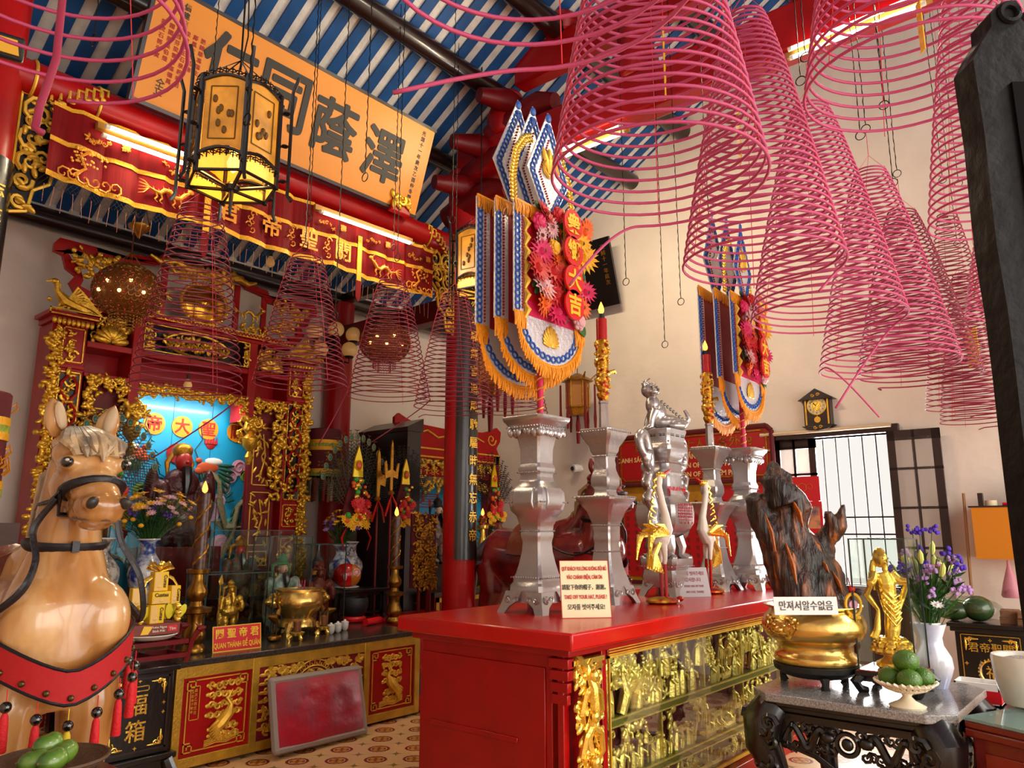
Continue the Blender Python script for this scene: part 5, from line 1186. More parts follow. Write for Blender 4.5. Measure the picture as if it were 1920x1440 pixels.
for x in (a+.375, TL-a-.01): m.box(x-.005, a-.012, .12, x+.005, a, TZ-.17)
m.build('gilt_line', GOLDP, T)
M().box(a+.37, a+.09, .12, TL-a, a+.1, TZ-.17).build('relief_ground', MAROON, T, smooth=0)
GR = mat('relief_gold', '#f6d873', .25, .65, bump=.25, bscale=70, var=.2, vscale=25)
gx0, gx1, gz0, gz1 = a+.38, TL-a-.01, .13, TZ-.18
m = M(); rails = (.62, .30)
for z in rails: m.box(gx0, a+.02, z-.03, gx1, a+.09, z+.02)
m.build('relief_shelf', mat('green_gold_rail', '#7d7a34', .4, .4, bump=.1), T)
m = M()
for z in rails:
    m.box(gx0, a+.012, z+.008, gx1, a+.02, z+.018); m.box(gx0, a+.012, z-.03, gx1, a+.02, z-.022)
for x in (gx0+.62, gx0+1.2, gx0+1.8, gx0+2.5): m.box(x-.008, a+.03, gz0, x+.008, a+.06, gz1)
m.build('gilt_rail', GR, T)
rd = random.Random(42)
def small_figure(m, x, y, z, h):
    lean = rd.uniform(-.15, .15)*h
    m.tube([(x, y, z), (x+lean*.3, y-.005, z+h*.5), (x+lean, y-.008, z+h*.78)], [h*.20, h*.17, h*.10], 7); m.ell((x+lean, y-.01, z+h*.9), h*.1, 7, 6); m.ell((x+lean, y-.005, z+h*1.0), (h*.09, h*.07, h*.06), 6, 5)
    s = rd.choice((-1, 1)); m.tube([(x+lean, y-.01, z+h*.7), (x+lean+s*h*.22, y-.03, z+h*.55), (x+lean+s*h*.12, y-.045, z+h*.42)], [h*.07, h*.06, h*.04], 5)
    if rd.random() < .4: m.cyl((x+s*h*.28, y-.03, z), (x+s*h*.3, y-.03, z+h*1.05), h*.025, seg=4)
tiers = ((rails[0]+.02, gz1), (rails[1]+.02, rails[0]-.03), (gz0, rails[1]-.03))
for ti, (z0, z1) in enumerate(tiers):
    h = z1-z0; m = M(); x = gx0+.03
    while x < gx1-.05:
        fh = h*rd.uniform(.42, .58); small_figure(m, x, a+.065, z0+(h*.42 if rd.random() < .35 else 0), fh); x += rd.uniform(.05, .085)
    m.build('carved_figures', GR, T)
    m = M(); x = gx0+.06
    while x < gx1-.1:
        k = rd.random(); 
        if k < .4:
            m.tube([(x, a+.07, z0), (x+.03, a+.06, z0+h*.5), (x-.01, a+.06, z0+h*.9)], .012, 5)
            for j in range(8): m.leaf(x+rd.uniform(-.06, .06), z0+h*rd.uniform(.5, .98), .06, rd.random()*6.3, a+.05, .6, .25)
        elif k < .65:
            m.box(x-.07, a+.05, z0+h*.36, x+.07, a+.07, z0+h*.40); [m.cyl((x+q, a+.06, z0), (x+q, a+.06, z0+h*.36), .006, seg=4) for q in (-.06, .06)]; [m.torus((x-.06+.02*j, a+.045, z0+h*.45), .012, .003, 'y', 8, 4) for j in range(7)]
        elif k < .85:
            m.tube([(x-.12, a+.06, z0+h*.15), (x-.05, a+.05, z0+h*.06), (x+.06, a+.05, z0+h*.06), (x+.13, a+.06, z0+h*.2)], [.008, .022, .022, .008], 6)
            for j in range(9): m.tube([(x-.1+.025*j, a+.05, z0+h*.25), (x-.1+.025*j, a+.04, z0+h*.6)], .005, 4)
        else: carve(m, x-.06, z0, x+.06, z1, a+.06, int(x*99), 8, .6, .008)
        x += rd.uniform(.14, .2)
    m.build('carved_scenery', GR, T)
m = M(); m.tube([(gx0+.30, a+.04, .66), (gx0+.28, a+.035, .74), (gx0+.36, a+.035, .78), (gx0+.33, a+.04, .84)], [.03, .05, .025, .012], 8)
for k in range(7): m.tube([(gx0+.33, a+.04, .72), (gx0+.42+.01*k, a+.03, .78+.02*k)], [.012, .004], 4)
m.tube([(gx0+.18, a+.04, .64), (gx0+.22, a+.03, .75), (gx0+.2, a+.04, .86)], [.03, .035, .012], 7); carve(m, gx0, .64, gx0+.6, gz1, a+.05, 7, 24, .35, .012)
m.build('carved_birds', GR, T)
M().box(gx0, a-.004, gz0, gx1, a, gz1).build('glass_front', GLASS, T, smooth=0)
# gilded corner carving on the table's near corner post
m = M(); x0, x1 = a+.02, a+.29; xm = (x0+x1)/2; rd = random.Random(9); y = a-.02
m.curl(x0+.05, .93, .06, 2, 1.3, -1, y, .024, 12, 6); m.curl(x1-.05, .90, .05, 1, 1.3, 1, y, .02, 12, 6)
m.tube([(xm-.02, y, .96), (xm, y-.03, .85), (xm+.02, y-.02, .74), (xm-.02, y, .60), (xm+.03, y, .45), (xm, y, .2)], [.02, .03, .035, .03, .03, .02], 8)
for z, q in ((.86, .04), (.66, .05), (.44, .05), (.25, .05)):
    for s in (-1, 1): m.tube([(xm, y-.02, z), (xm+s*.07, y-.03, z-.04), (xm+s*.09, y-.02, z-.13), (xm+s*.05, y-.01, z-.19)], [.02, .018, .018, .008], 6)
    m.ell((xm, y-.04, z+.05), (.03, .025, .035), 8, 6)
carve(m, x0, .12, x1, .98, y, 33, 60, .36, .012); m.box(x0-.02, y-.01, .97, x1+.01, y+.03, .995)
m.build('corner_carving', GOLDB, T)
# ================================================================ PEWTER ALTAR SET
c_ = .16
SQ = [(1, -1+c_), (1, 1-c_), (1-c_, 1), (-1+c_, 1), (-1, 1-c_), (-1, -1+c_), (-1+c_, -1), (1-c_, -1)]
SQ2 = [(1, -1+.4), (1, 1-.4), (1-.12, 1-.12), (1-.4, 1), (-1+.4, 1), (-1+.12, 1-.12), (-1, 1-.4), (-1, -1+.4), (-1+.12, -1+.12), (-1+.4, -1), (1-.4, -1), (1-.12, -1+.12)]
SQ3 = [(1, -1+.14), (1, 1-.14), (1-.14, 1), (-1+.14, 1), (-1, 1-.14), (-1, -1+.14), (-1+.14, -1), (1-.14, -1)]
def beads(m, r, z, b=.006, n=13):
    for k in range(n):
        t = -1+2*k/(n-1)
        for p in ((t, -1), (t, 1), (-1, t), (1, t)): m.ell((p[0]*r, p[1]*r, z), b, 5, 4)
def square_feet(m, r, h):
    # four splayed corner feet joined by a scalloped skirt
    for sx in (-1, 1):
        for sy in (-1, 1):
            rings = []
            for z, o_, w in ((h, .80, .72), (h*.55, .88, .62), (h*.3, .94, .40), (.0, 1.02, .34)):
                q = [(o_, o_), (o_-w, o_), (o_-w, o_-.12), (o_-.12, o_-.12), (o_-.12, o_-w), (o_, o_-w)]
                if sx*sy < 0: q = q[::-1]
                rings.append([(sx*a_*r, sy*b_*r, z) for a_, b_ in q])
            m.loft(rings)
    for k in range(4):
        old = m.T; m.T = old @ Matrix.Rotation(k*pi/2, 4, 'Z')
        for s in (-1, 1): m.curl(s*r*.3, h*.62, r*.12, pi/2-s*1.4, 1.3, s, -r*.86, .006, 10, 4); m.curl(s*r*.62, h*.62, r*.13, pi/2, 1.3, -s, -r*.9, .006, 10, 4)
        m.T = old
def pewter(o, prof, feet, beadrows, shape=SQ, name='body'):
    m = M(); m.lathe(prof, shape=shape); square_feet(m, feet[0], feet[1])
    for r, z in beadrows: beads(m, r, z)
    return m.build(name, SILV, o, smooth=35)
def k1(y, w): return (w*.00040, (1360-y)/1160*1.24)
VP = [(.138, .062), (.134, .1)]+[k1(*q) for q in ((1240, 340), (1205, 330), (1190, 300), (1160, 290), (1140, 265), (1080, 225), (1010, 190), (960, 180), (940, 188), (925, 200), (905, 205), (890, 192), (875, 200), (855, 205), (845, 222), (800, 255), (770, 325), (720, 352), (660, 342), (620, 275), (600, 228), (585, 215), (570, 205), (555, 200), (540, 218), (520, 232), (505, 225), (490, 205), (480, 200), (400, 205), (320, 245), (285, 300), (265, 340), (235, 395), (225, 420), (205, 432), (200, 425))]
def vase_stand(P, label):
    o = thing('pewter_vase_stand', label, 'vessel', P, group='square silver-grey pewter altar vessels')
    pewter(o, VP, (.18, .13), [(VP[i][0]+.003, VP[i][1]) for i in (5, 13, 19, 26, 34)], SQ)
    m = M()
    for k in range(4):
        m.T = Matrix.Rotation(k*pi/2, 4, 'Z')
        rs = [(VP[i][0], VP[i][1]) for i in (18, 19, 20)]; rs = [(rs[0][0]*.98, rs[0][1]), ((rs[0][0]+rs[1][0])/2*1.01, (rs[0][1]+rs[1][1])/2)]+rs[1:]+[(rs[2][0]*.95, rs[2][1]+.03)]
        m.loft([[(-q*w_, -r*1.0-e, z), (q*w_, -r*1.0-e, z), (q*w_, -r*.9, z), (-q*w_, -r*.9, z)] for (r, z), q, e, w_ in zip(rs, (.08,)*5, (.0, .012, .014, .012, .0), (1,)*5)])
    m.T = ID; m.build('belly_panel', SILV, o, bevel=.008)
    m = M()
    for k in range(4):
        m.T = Matrix.Rotation(k*pi/2, 4, 'Z'); rd = random.Random(k)
        for j in range(7): m.leaf(-.12+.04*j, 1.165, .05+.02*rd.random(), -pi/2+rd.uniform(-.5, .5), -.125, .8, .25)
    m.T = ID; m.build('lotus_lip', SILV, o); return o
U1 = at(1008, 1147, Z=TZ); U5 = at(1408, 1104, Z=TZ)
vase_stand(U1, 'tall silver pewter vase stand nearest the table end, holding the big flowered banner'); vase_stand(U5, 'silver pewter vase stand behind the driftwood, holding the smaller flowered banner')
def k2(y, w): return (w*.000415, (1315-y)/1050*1.24)
CP = [(.135, .055), (.132, .09)]+[k2(*q) for q in ((1215, 310), (1190, 290), (1160, 265), (1100, 215), (1010, 178), (965, 165), (950, 172), (925, 182), (905, 172), (890, 178), (870, 185), (855, 182), (830, 205), (810, 225), (770, 265), (740, 325), (715, 360), (700, 400), (685, 408), (678, 400), (672, 170), (655, 150), (640, 145), (625, 170), (605, 195), (575, 198), (550, 185), (520, 158), (500, 150), (480, 152), (455, 140), (430, 150), (415, 165), (400, 190), (370, 205), (335, 265), (320, 290), (300, 318), (280, 335), (266, 338), (262, 330))]
GC = mat('gilt_on_red', '#d8a52c', .3, .8, bump=.4, bscale=50, col2='#8a1410', vscale=26)
def candle_stand(P, label):
    o = thing('pewter_candle_stand', label, 'vessel', P, group='square silver-grey pewter altar vessels')
    pewter(o, CP, (.165, .12), [(CP[i][0]+.003, CP[i][1]) for i in (6, 13, 20, 33, 40)])
    z = 1.24; HX = [(cos(R(60*k)), sin(R(60*k))) for k in range(6)]
    M().lathe([(.032, z), (.036, z+.01), (.033, z+.20), (.038, z+.205), (.038, z+.22)], shape=HX).build('post', SILV, o)
    m = M(); m.lathe([(.03, z+.22), (.05, z+.27), (.046, z+.285), (.036, z+.29), (.045, z+.31), (.05, z+.34), (.045, z+.5), (.05, z+.62), (.052, z+.68), (.045, z+.69)], 16); m.build('gilt_sleeve', GC, o)
    m = M(); rd = random.Random(4)
    for k in range(46):
        a = rd.random()*6.3; zz = z+.31+rd.random()*.37; m.ell((.05*cos(a), .05*sin(a), zz), (.014, .014, .012), 6, 5)
    pts = [(.054*cos(t*.5), .054*sin(t*.5), z+.31+.36*t/30) for t in range(31)]; m.tube(pts, .010, 5); m.tube([(.04, -.03, z+.44), (.085, -.05, z+.46), (.095, -.055, z+.44)], [.02, .016, .01], 6)
    m.build('dragon_carving', GOLDB, o)
    M().lathe([(.042, z+.69), (.042, z+.86), (.001, z+.86)], 16).build('candle', REDB, o); M().cyl((0, 0, z+.86), (0, 0, z+.90), .028, .024, 12).build('bulb_socket', CHAR, o); flame(o, z+.90, 1.15); return o
candle_stand(at(1140, 1130, Z=TZ), 'silver pewter candle stand between the near vase stand and the lidded censer'); candle_stand(at(1345, 1106, Z=TZ), 'silver pewter candle stand right behind the lidded censer')
# lidded censer with lion and dragon handles
E0 = at(1252, 1117, Z=TZ)
E = thing('pewter_censer', 'large silver pewter censer with a lion on its lid and dragon handles', 'vessel', E0)
def k3(y, w): return (w*.00053, (1270-y)/980*1.32)
m = M(); prof = [(.135, .07)]+[k3(*q) for q in ((1160, 290), (1120, 270), (1100, 300), (1070, 310), (1055, 305), (1055, 200))]
m.lathe(prof, shape=SQ); square_feet(m, .165, .15); beads(m, prof[3][0], prof[3][1]); m.build('pedestal', SILV, E, smooth=35)
m = M(); bp = [k3(*q) for q in ((935, 150), (920, 200), (900, 270), (850, 335), (790, 345), (745, 330), (715, 255), (690, 240), (660, 222), (640, 212), (590, 208), (570, 218), (550, 225), (530, 200), (500, 200), (490, 222), (460, 238), (440, 262), (420, 288), (400, 286), (385, 262), (372, 262), (330, 270), (310, 290), (296, 292), (292, 280))]
m.lathe(bp, shape=SQ3)
for i in (7, 12, 15, 21): beads(m, bp[i][0]*.95+.004, bp[i][1], .007)
m.build('body', SILV, E, smooth=35)
for sx in (-1, 1):
    for sy in (-1, 1):
        m = M(); m.tube([(sx*.07, sy*.07, .46), (sx*.09, sy*.09, .38), (sx*.085, sy*.085, .32), (sx*.115, sy*.115, .29)], [.05, .045, .035, .045], 8); m.ell((sx*.13, sy*.13, .295), (.035, .035, .02), 7, 5); m.build('leg', SILV, E)
ztop = bp[-1][1]
m = M()
for k in range(4):
    m.T = Matrix.Rotation(k*pi/2, 4, 'Z')
    for j in range(3):
        for i in range(3):
            for q in (-.014, .014): m.box(-.085+.085*j+q-.011, -.146, ztop-.035-.014*i, -.085+.085*j+q+.011, -.142, ztop-.027-.014*i)
m.T = ID; m.build('trigram_slots', CHAR, E)
# lion on the lid: one continuous body, facing the viewer's right
m = M()
hd_ = Vector((.87, .49, 0)); hp_ = Vector((-.49, .87, 0)); hc_ = Vector((0, -.085, .30))
for e in (((0, .04, .06), (.075, .12, .06)), ((0, -.03, .12), (.066, .075, .09)), ((0, -.06, .19), (.055, .055, .075)), (hc_, (.060, .060, .058)), (hc_+hd_*.05-Vector((0, 0, .02)), (.040, .040, .030)), ((0, .14, .045), (.065, .06, .045)), ((.065, .10, .03), (.03, .07, .03)), ((-.065, .10, .03), (.03, .07, .03))): m.ell(*e)
for s in (-1, 1):
    m.stube([(s*.045, -.05, .15), (s*.05, -.085, .08), (s*.05, -.095, .012)], [.034, .024, .024], 7); m.ell((s*.05, -.112, .012), (.022, .03, .014), 7, 5); m.ell(hc_+hp_*s*.055+Vector((0, 0, .045)), (.018, .018, .028), 7, 5)
m.stube([hc_+Vector((0, 0, .04)), hc_+Vector((-.02, -.01, .075)), hc_+hd_*.02+Vector((0, 0, .09))], [.02, .014, .006], 6)
m.stube([(0, .18, .05), (0, .21, .10), (0, .18, .16)], [.025, .02, .01], 6)
L = m.build('lion', SILV, E, loc=(0, -.0, ztop), rot=(0, 0, R(228)), remesh=.007, soft=1); L.scale = (1.12,)*3
m = M(); [m.ell(hc_+hd_*.055+hp_*s*.026+Vector((0, 0, .018)), .010, 7, 5) for s in (1, -1)]; m.tube([hc_+hd_*.07+hp_*q*.034+Vector((0, 0, -.035+.006*abs(q))) for q in (-1, -.5, 0, .5, 1)], .006, 5); m.ell(hc_+hd_*.09+Vector((0, 0, -.008)), .012, 6, 5)
for k in range(8): m.ell((0, .03+.022*k-.02, .215-.018*k), (.008, .012, .014), 6, 5)
q = m.build('lion_features', mat('tarnished_pewter', '#7d7a78', .4, .8), L)
# dragon handles climbing both sides
for s in (-1, 1):
    m = M()
    pts = [(s*.20, 0, .50), (s*.24, -.02, .58), (s*.20, -.02, .68), (s*.22, 0, .80), (s*.24, .01, .92), (s*.20, 0, 1.04), (s*.24, .0, 1.16), (s*.30, .0, 1.26), (s*.36, 0, 1.22), (s*.35, -.02, 1.12), (s*.30, -.03, 1.08)]
    m.stube(pts, [.06, .055, .045, .045, .045, .04, .045, .045, .04, .03, .03], 9)
    m.ell((s*.30, -.03, 1.06), (.05, .04, .035), 8, 6); m.ell((s*.21, -.02, .52), (.09, .08, .09), 9, 7)
    for z, d in ((.98, -1), (.82, 1), (.70, -1)):
        m.tube([(s*.22, 0, z), (s*(.22+.09*1), -.03, z+.05), (s*.30, -.05, z+.12), (s*.26, -.05, z+.14)], [.035, .03, .028, .02], 7)
    for z in (.75, .88, 1.0, 1.1): m.ell((s*.26, .02, z), (.04, .03, .05), 7, 6)
    m.build('dragon_handle', SILV, E, remesh=.010, soft=1)
RCH = mat('red_character_paint', '#c2182a', .5)
m = M(); fy = -bp[9][0]-.004
m.text('館會肇廣', .078, up(0.0, fy, .785), bold=.02)
for k in range(8): m.vtext('道光年造弟子敬'[:7-(k % 2)], .021, up(.105-.03*k, -bp[4][0]-.004, .70), step=1.12)
m.build('red_lettering', RCH, E, smooth=0)
# red, white and gold cranes beside the censer
def altar_crane(P, label, rz):
    o = thing('crane_statue', label, 'statue', P, rz, 'white and gold cranes beside the censer'); IV = mat('ivory_paint', '#e9dccb', .4)
    m = M(); m.tube([(-.05, 0, .40), (0, 0, .44), (.05, 0, .52), (.045, 0, .62), (.02, 0, .72), (.0, 0, .82), (.01, 0, .90)], [.03, .065, .05, .03, .025, .024, .026], 10)
    for s in (-1, 1): m.tube([(0, s*.03, .42), (.01, s*.035, .33), (.01, s*.03, .27)], [.03, .02, .014], 7)
    m.build('body', IV, o, remesh=.008, soft=1)
    m = M(); m.ell((.02, 0, .90), (.04, .028, .028), 10, 7); [m.tube([(-.01-.012*k, 0, .88-.05*k), (-.04-.008*k, 0, .86-.05*k), (-.03, 0, .83-.05*k)], [.012, .01, .002], 4) for k in range(7)]; m.build('gilt_mane', GOLDB, o)
    M().tube([(.045, 0, .905), (.08, 0, .93), (.115, 0, .95)], [.016, .011, .002], 7).build('beak', REDB, o)
    for s in (-1, 1):
        m = M()
        for k in range(6): m.tube([(.03, s*.055, .48), (-.03-.02*k, s*.08, .54-.015*k), (-.09-.012*k, s*.085, .55-.05*k)], [.015, .02, .006], 5)
        for k in range(5): m.tube([(-.03, s*.04, .42), (-.07, s*.04, .34), (-.09+.02*k, s*.04, .24-.008*k)], [.018, .018, .008], 5)
        m.build('wing', GOLDB, o)
        M().cyl((.01, s*.03, .28), (.015, s*.03, .03), .012, seg=8).build('leg', REDB, o)
    m = M(); m.ell((0, 0, .02), (.13, .09, .03), 14, 7); m.ell((.14, 0, .03), (.03, .025, .02), 8, 6); m.build('turtle_base', mat('gilt_red_base', '#b98a22', .35, .7, col2='#a01a14', vscale=12), o)
altar_crane(at(1243, 1132, Z=TZ), 'white crane statue with gold wings at the near side of the silver censer', -30)
altar_crane(at(1333, 1113, Z=TZ), 'white crane statue with gold wings at the far side of the silver censer', 150)
# notices on the table
CREAM = mat('cream_card', '#efe2b4', .4); PRED = mat('print_red', '#c8231c', .5); PBLK = mat('print_black', '#2a2420', .5)
a_ = at(1060, 1163, Z=TZ); b_ = at(1140, 1155, Z=TZ); rzz = math.degrees(math.atan2((b_-a_).y, (b_-a_).x)); w = (b_-a_).length
signboard('hat_notice', 'cream notice asking visitors in four languages to take off hats, on the red table', (a_+b_)/2, .30, .335, 12, -42, CREAM, PRED, [('QUÝ KHÁCH VUI LÒNG KHÔNG ĐỘI MŨ', .032, .275, PRED, .02, .46), ('VÀO CHÁNH ĐIỆN, CÁM ƠN', .032, .225, PRED, .02, .52), ('請脫下你的帽子，謝謝。', .034, .165, PBLK, .01, .76), ('TAKE OFF YOUR HAT, PLEASE !', .032, .11, PRED, .02, .58), ('모자를 벗어주세요!', .036, .05, PBLK, .01, .8)], .003)
signboard('faded_notice', 'small grey card with faded red writing leaning on the silver censer pedestal', at(1305, 1119, Z=TZ), .26, .23, 18, -38, mat('grey_card', '#b9b3b4', .4), None, [('모자를 벗어주세요', .036, .17, mat('faded_red', '#b0606a', .6), 0, .75), ('감사합니다', .036, .12, MATS['faded_red'], 0, .8), ('PLEASE TAKE OFF YOUR', .024, .075, MATS['faded_red'], 0, .62), ('ANY COAT. THANKS', .024, .03, MATS['faded_red'], 0, .65)])
# ================================================================ FLOWERED VOTIVE BANNERS
SILVC = mat('silver_cloth', '#dedbe0', .3, .35, bump=.5, bscale=40); BLUEB = mat('blue_braid', '#1450a8', .5, bump=.4, bscale=60, var=.25, vscale=40); RCL = mat('red_banner_cloth', '#a10a14', .6, bump=.2, bscale=12); FR = mat('orange_fringe', '#f0960f', .55, var=.15, vscale=60); MAGC = mat('magenta_satin', '#d0124e', .5)
def chainstrip(m, pts, w, y):
    # braid of overlapping oval loops along a polyline in xz
    for (x0, z0), (x1, z1) in zip(pts, pts[1:]):
        L = math.hypot(x1-x0, z1-z0); n = max(1, int(L/.042)); an = math.atan2(z1-z0, x1-x0)
        for i in range(n):
            t = (i+.5)/n; cx, cz = x0+(x1-x0)*t, z0+(z1-z0)*t
            q = [(cx+cos(an)*.026*cos(g)-sin(an)*w*sin(g), y-.003, cz+sin(an)*.026*cos(g)+cos(an)*w*sin(g)) for g in (R(45*j) for j in range(9))]
            m.tube(q, .0075, 4)
def banner(P, label, rz):
    B = thing('votive_banner', label, 'banner', P, rz, 'flowered votive banners in the silver vase stands'); Pz = P.z
    m = M(); m.cyl((0, .05, -.02), (0, .05, .75), .022, seg=10); m.build('pole', MAGC, B)
    m = M(); pts = [(.024*cos(t*.6), .05+.024*sin(t*.6), .0+.4*t/60) for t in range(61)]; m.tube(pts, .006, 4); m.build('pole_ribbon', GOLDP, B)
    for li, (y, s) in enumerate(((.24, 1.16), (.10, 1.08), (-.04, 1.0))):
        W2, z0, z1 = .385*s, .70-(s-1)*.35, 1.47+(s-1)*.55; zt2 = z1+.80*s; zm = z1+.30*s; rw = .24*s; ton = z0-.31*s
        tong = [(W2*.92*cos(g), z0+(ton-z0)*sin(g)) for g in (R(180*k/16) for k in range(17))][::-1]
        m = M(); m.prism([(-W2, z0), (W2, z0), (W2, z1), (-W2, z1)], y, y+.008); m.prism([(-rw, zm), (0, z1-.08), (rw, zm), (0, zt2)], y+.001, y+.009)
        m.prism(tong, y+.001, y+.009)
        c = m.build('cloth_panel', SILVC, B, smooth=0)
        m = M(); m.box(-W2+.14, y-.003, z0, W2-.06, y, z1); m.build('red_field', RCL if li < 2 else mat('red_front_cloth', '#c20a1c', .5), c, smooth=0)
        m = M()
        chainstrip(m, [(-W2+.035, z0+.02), (-W2+.035, z1-.06)], .022, y); chainstrip(m, [(W2-.03, z0-.02), (W2-.03, z1-.06)], .022, y)
        q = .8; chainstrip(m, [(-rw*q, zm), (0, z1-.08+.05), (rw*q, zm), (0, zt2-.1), (-rw*q, zm)], .022, y)
        chainstrip(m, [(a*.88, z0+(b-z0)*.84) for a, b in tong[::2]], .02, y); m.ell((0, y-.005, zt2-.045), (.03, .01, .035), 8, 6)
        m.build('blue_braid', BLUEB, c)
        m = M()
        for k in range(34): m.ell((-W2+.085, y-.004, z0+.04+(z1-z0-.12)*k/33), .009, 5, 4)
        for k in range(14):
            t = k/13; m.ell((-rw*.45*(1-t), y-.004, zm*(1-t)+(zt2-.22)*t), .008, 5, 4); m.ell((-rw*.45*(1-t), y-.004, zm*(1-t)+(z1+.1)*t), .008, 5, 4)
        m.build('red_beads', RCL, c)
        # fringes: top valance, sides below the body and around the tongue
        m = M(); rd = random.Random(li)
        def fr(x, z, L): m.tube([(x, y-.006, z), (x+rd.uniform(-.008, .008), y-.016, z-L*.5), (x+rd.uniform(-.012, .012), y-.010, z-L*(1+rd.uniform(-.15, .15)))], [.0055, .0065, .005], 4)
        for k in range(56): fr(-W2+2*W2*k/55, z1+.01, .10)
        m.box(-W2, y-.012, z1, W2, y-.002, z1+.014)
        for k in range(10): fr(-W2+.012*k, z0+.01, .12); fr(W2-.012*k, z0+.01, .12)
        for (a, b), (c2, d) in zip(tong, tong[1:]):
            for j in range(5): t = j/5; fr(a+(c2-a)*t, b+(d-b)*t+.012, .10)
        m.tube([(a, y-.006, b) for a, b in tong], .008, 5); m.build('orange_fringe', FR, c)
        if li == 2:
            m = M(); m.box(-W2+.14, y-.006, z0+.0, W2-.06, y-.002, z0+.10); m.build('magenta_band', MAGC, c, smooth=0)
            m = M(); [m.leaf(0, z0-.17, .15-.012*abs(k), pi/2+k*.28, y-.008, .35, .08) for k in range(-5, 6)]
            for k in range(7): m.tube([(-W2+.10, y-.01, z1-.1-.1*k), (-W2+.125, y-.016, z1-.14-.1*k), (-W2+.10, y-.01, z1-.2-.1*k)], [.012, .026, .008], 6)
            m.curl(.0, zm+.05, .09, 0, 1.4, 1, y-.008, .016, 12, 5); [m.leaf(0, zm+.02, .2, pi/2+k*.4, y-.008, .3, .08) for k in (-1, 0, 1)]
            m.build('gold_emblem', GOLDP, c)
    y = -.05; rd = random.Random(12)
    cols = [YF, OF, PF, RF, MF, YF, OF, RF, MF, PF]; names = ['yellow', 'orange', 'pink', 'red', 'magenta']
    spots = []
    for i in range(400):
        x, z = rd.uniform(-.21, .36), rd.uniform(.74, 1.50)
        if all((x-a)**2+(z-b)**2 > .0095 for a, b in spots) and not any((x-.12)**2+(z-dz)**2 < .010 for dz in (1.42, 1.22, 1.01, .83)): spots.append((x, z))
    for i, (x, z) in enumerate(spots[:34]):
        mt = cols[rd.randrange(10)]; m = M(); r = rd.uniform(.07, .105); n = Vector((rd.uniform(-.5, .3), -1, rd.uniform(-.3, .4)))
        if i % 3 == 2:
            for k in range(3):
                for j in range(6): a = j*pi/3+k*.5; m.ell((x+r*.5*(1-k*.3)*cos(a), y-.04-.012*k, z+r*.5*(1-k*.3)*sin(a)), (r*.34, r*.2, r*.34), 7, 5)
        else: blossom(m, (x, y-.03, z), r*1.25, 16, n); blossom(m, (x, y-.045, z), r*.95, 13, n); 
        f = m.build('silk_flower', mt, B); m = M(); m.ell((x, y-.06, z), r*.22, 7, 5); m.build('flower_heart', mat('flower_heart', '#5a2a12', .7) if i % 3 != 2 else mt, f)
    m = M(); st = M()
    for k in range(40):
        x, z = rd.uniform(-.24, .38), rd.uniform(.7, 1.52); m.leaf(x, z, .09, rd.random()*6.3, y-.015, .5, .1)
    m.build('leaves', LEAFG, B); st.cyl((.12, y-.03, .72), (.12, y-.03, 1.55), .008, seg=6); st.build('gold_rod', GOLDP, B)
    for ch, z in (('衆', 1.42), ('鄉', 1.22), ('大', 1.01), ('吉', .83)):
        d = M(); d.tube([(.12, y-.10, z), (.12, y-.115, z)], .108, 26); d = d.build('red_disc', mat('disc_red', '#d4161a', .4), B); d2 = M(); d2.text(ch, .155, up(.12, y-.117, z-.055), bold=.03, ex=.003); d2.build('lettering', SIGNY, d, smooth=0)
    for x in (-.30, .36):
        m = M(); s = 1 if x < 0 else -1
        pts = [(x, .03, 1.50), (x-.01*s, .03, 1.7), (x+.03*s, .03, 1.9), (x+.12*s, .03, 2.02), (x+.2*s, .03, 2.06)]
        for (p, q) in zip(pts, pts[1:]):
            p = Vector(p); q = Vector(q); n = int((q-p).length/.028)
            for i in range(n): c = p.lerp(q, i/n); [m.leaf(c.x, c.z, .045, math.atan2((q-p).z, (q-p).x)+e, .03, .6, .3) for e in (-.9, .9)]
        m.build('gold_garland', GOLDB, B)
    return B
banner(U1+Vector((.07, -.03, 1.2)), 'large flowered votive banner with four red character discs standing in the near silver vase', 0)
banner(U5+Vector((.10, -.02, 1.2)), 'smaller looking flowered votive banner standing in the far silver vase against the wall', 3)
# ================================================================ RIGHT SIDE: GRANITE TABLE AND WHAT STANDS ON IT
GRAN = mat('speckled_granite', '#8f8c8a', .12, var=.55, vscale=110, coat=.3)
GX, GY, GL_, GW2 = 4.40, .90, 1.05, 1.06
G = thing('granite_table', 'low black carved table with a grey granite top before the red altar table', 'table', (GX, GY, 0))
def octo(x0, y0, x1, y1, c): return [(x0+c, y0), (x1-c, y0), (x1, y0+c), (x1, y1-c), (x1-c, y1), (x0+c, y1), (x0, y1-c), (x0, y0+c)]
m = M(); oc = octo(0, 0, GL_, GW2, .12); m.loft([[(x, y, .705) for x, y in oc], [(x, y, .75) for x, y in oc]]); m.build('granite_top', GRAN, G, bevel=.006)
m = M(); 
for d, z0, z1 in ((.035, .68, .705), (.05, .655, .68), (.075, .63, .655)): oc = octo(d, d, GL_-d, GW2-d, .10); m.loft([[(x, y, z0) for x, y in oc], [(x, y, z1) for x, y in oc]])
m.build('moulded_frame', BLACK, G, bevel=.004)
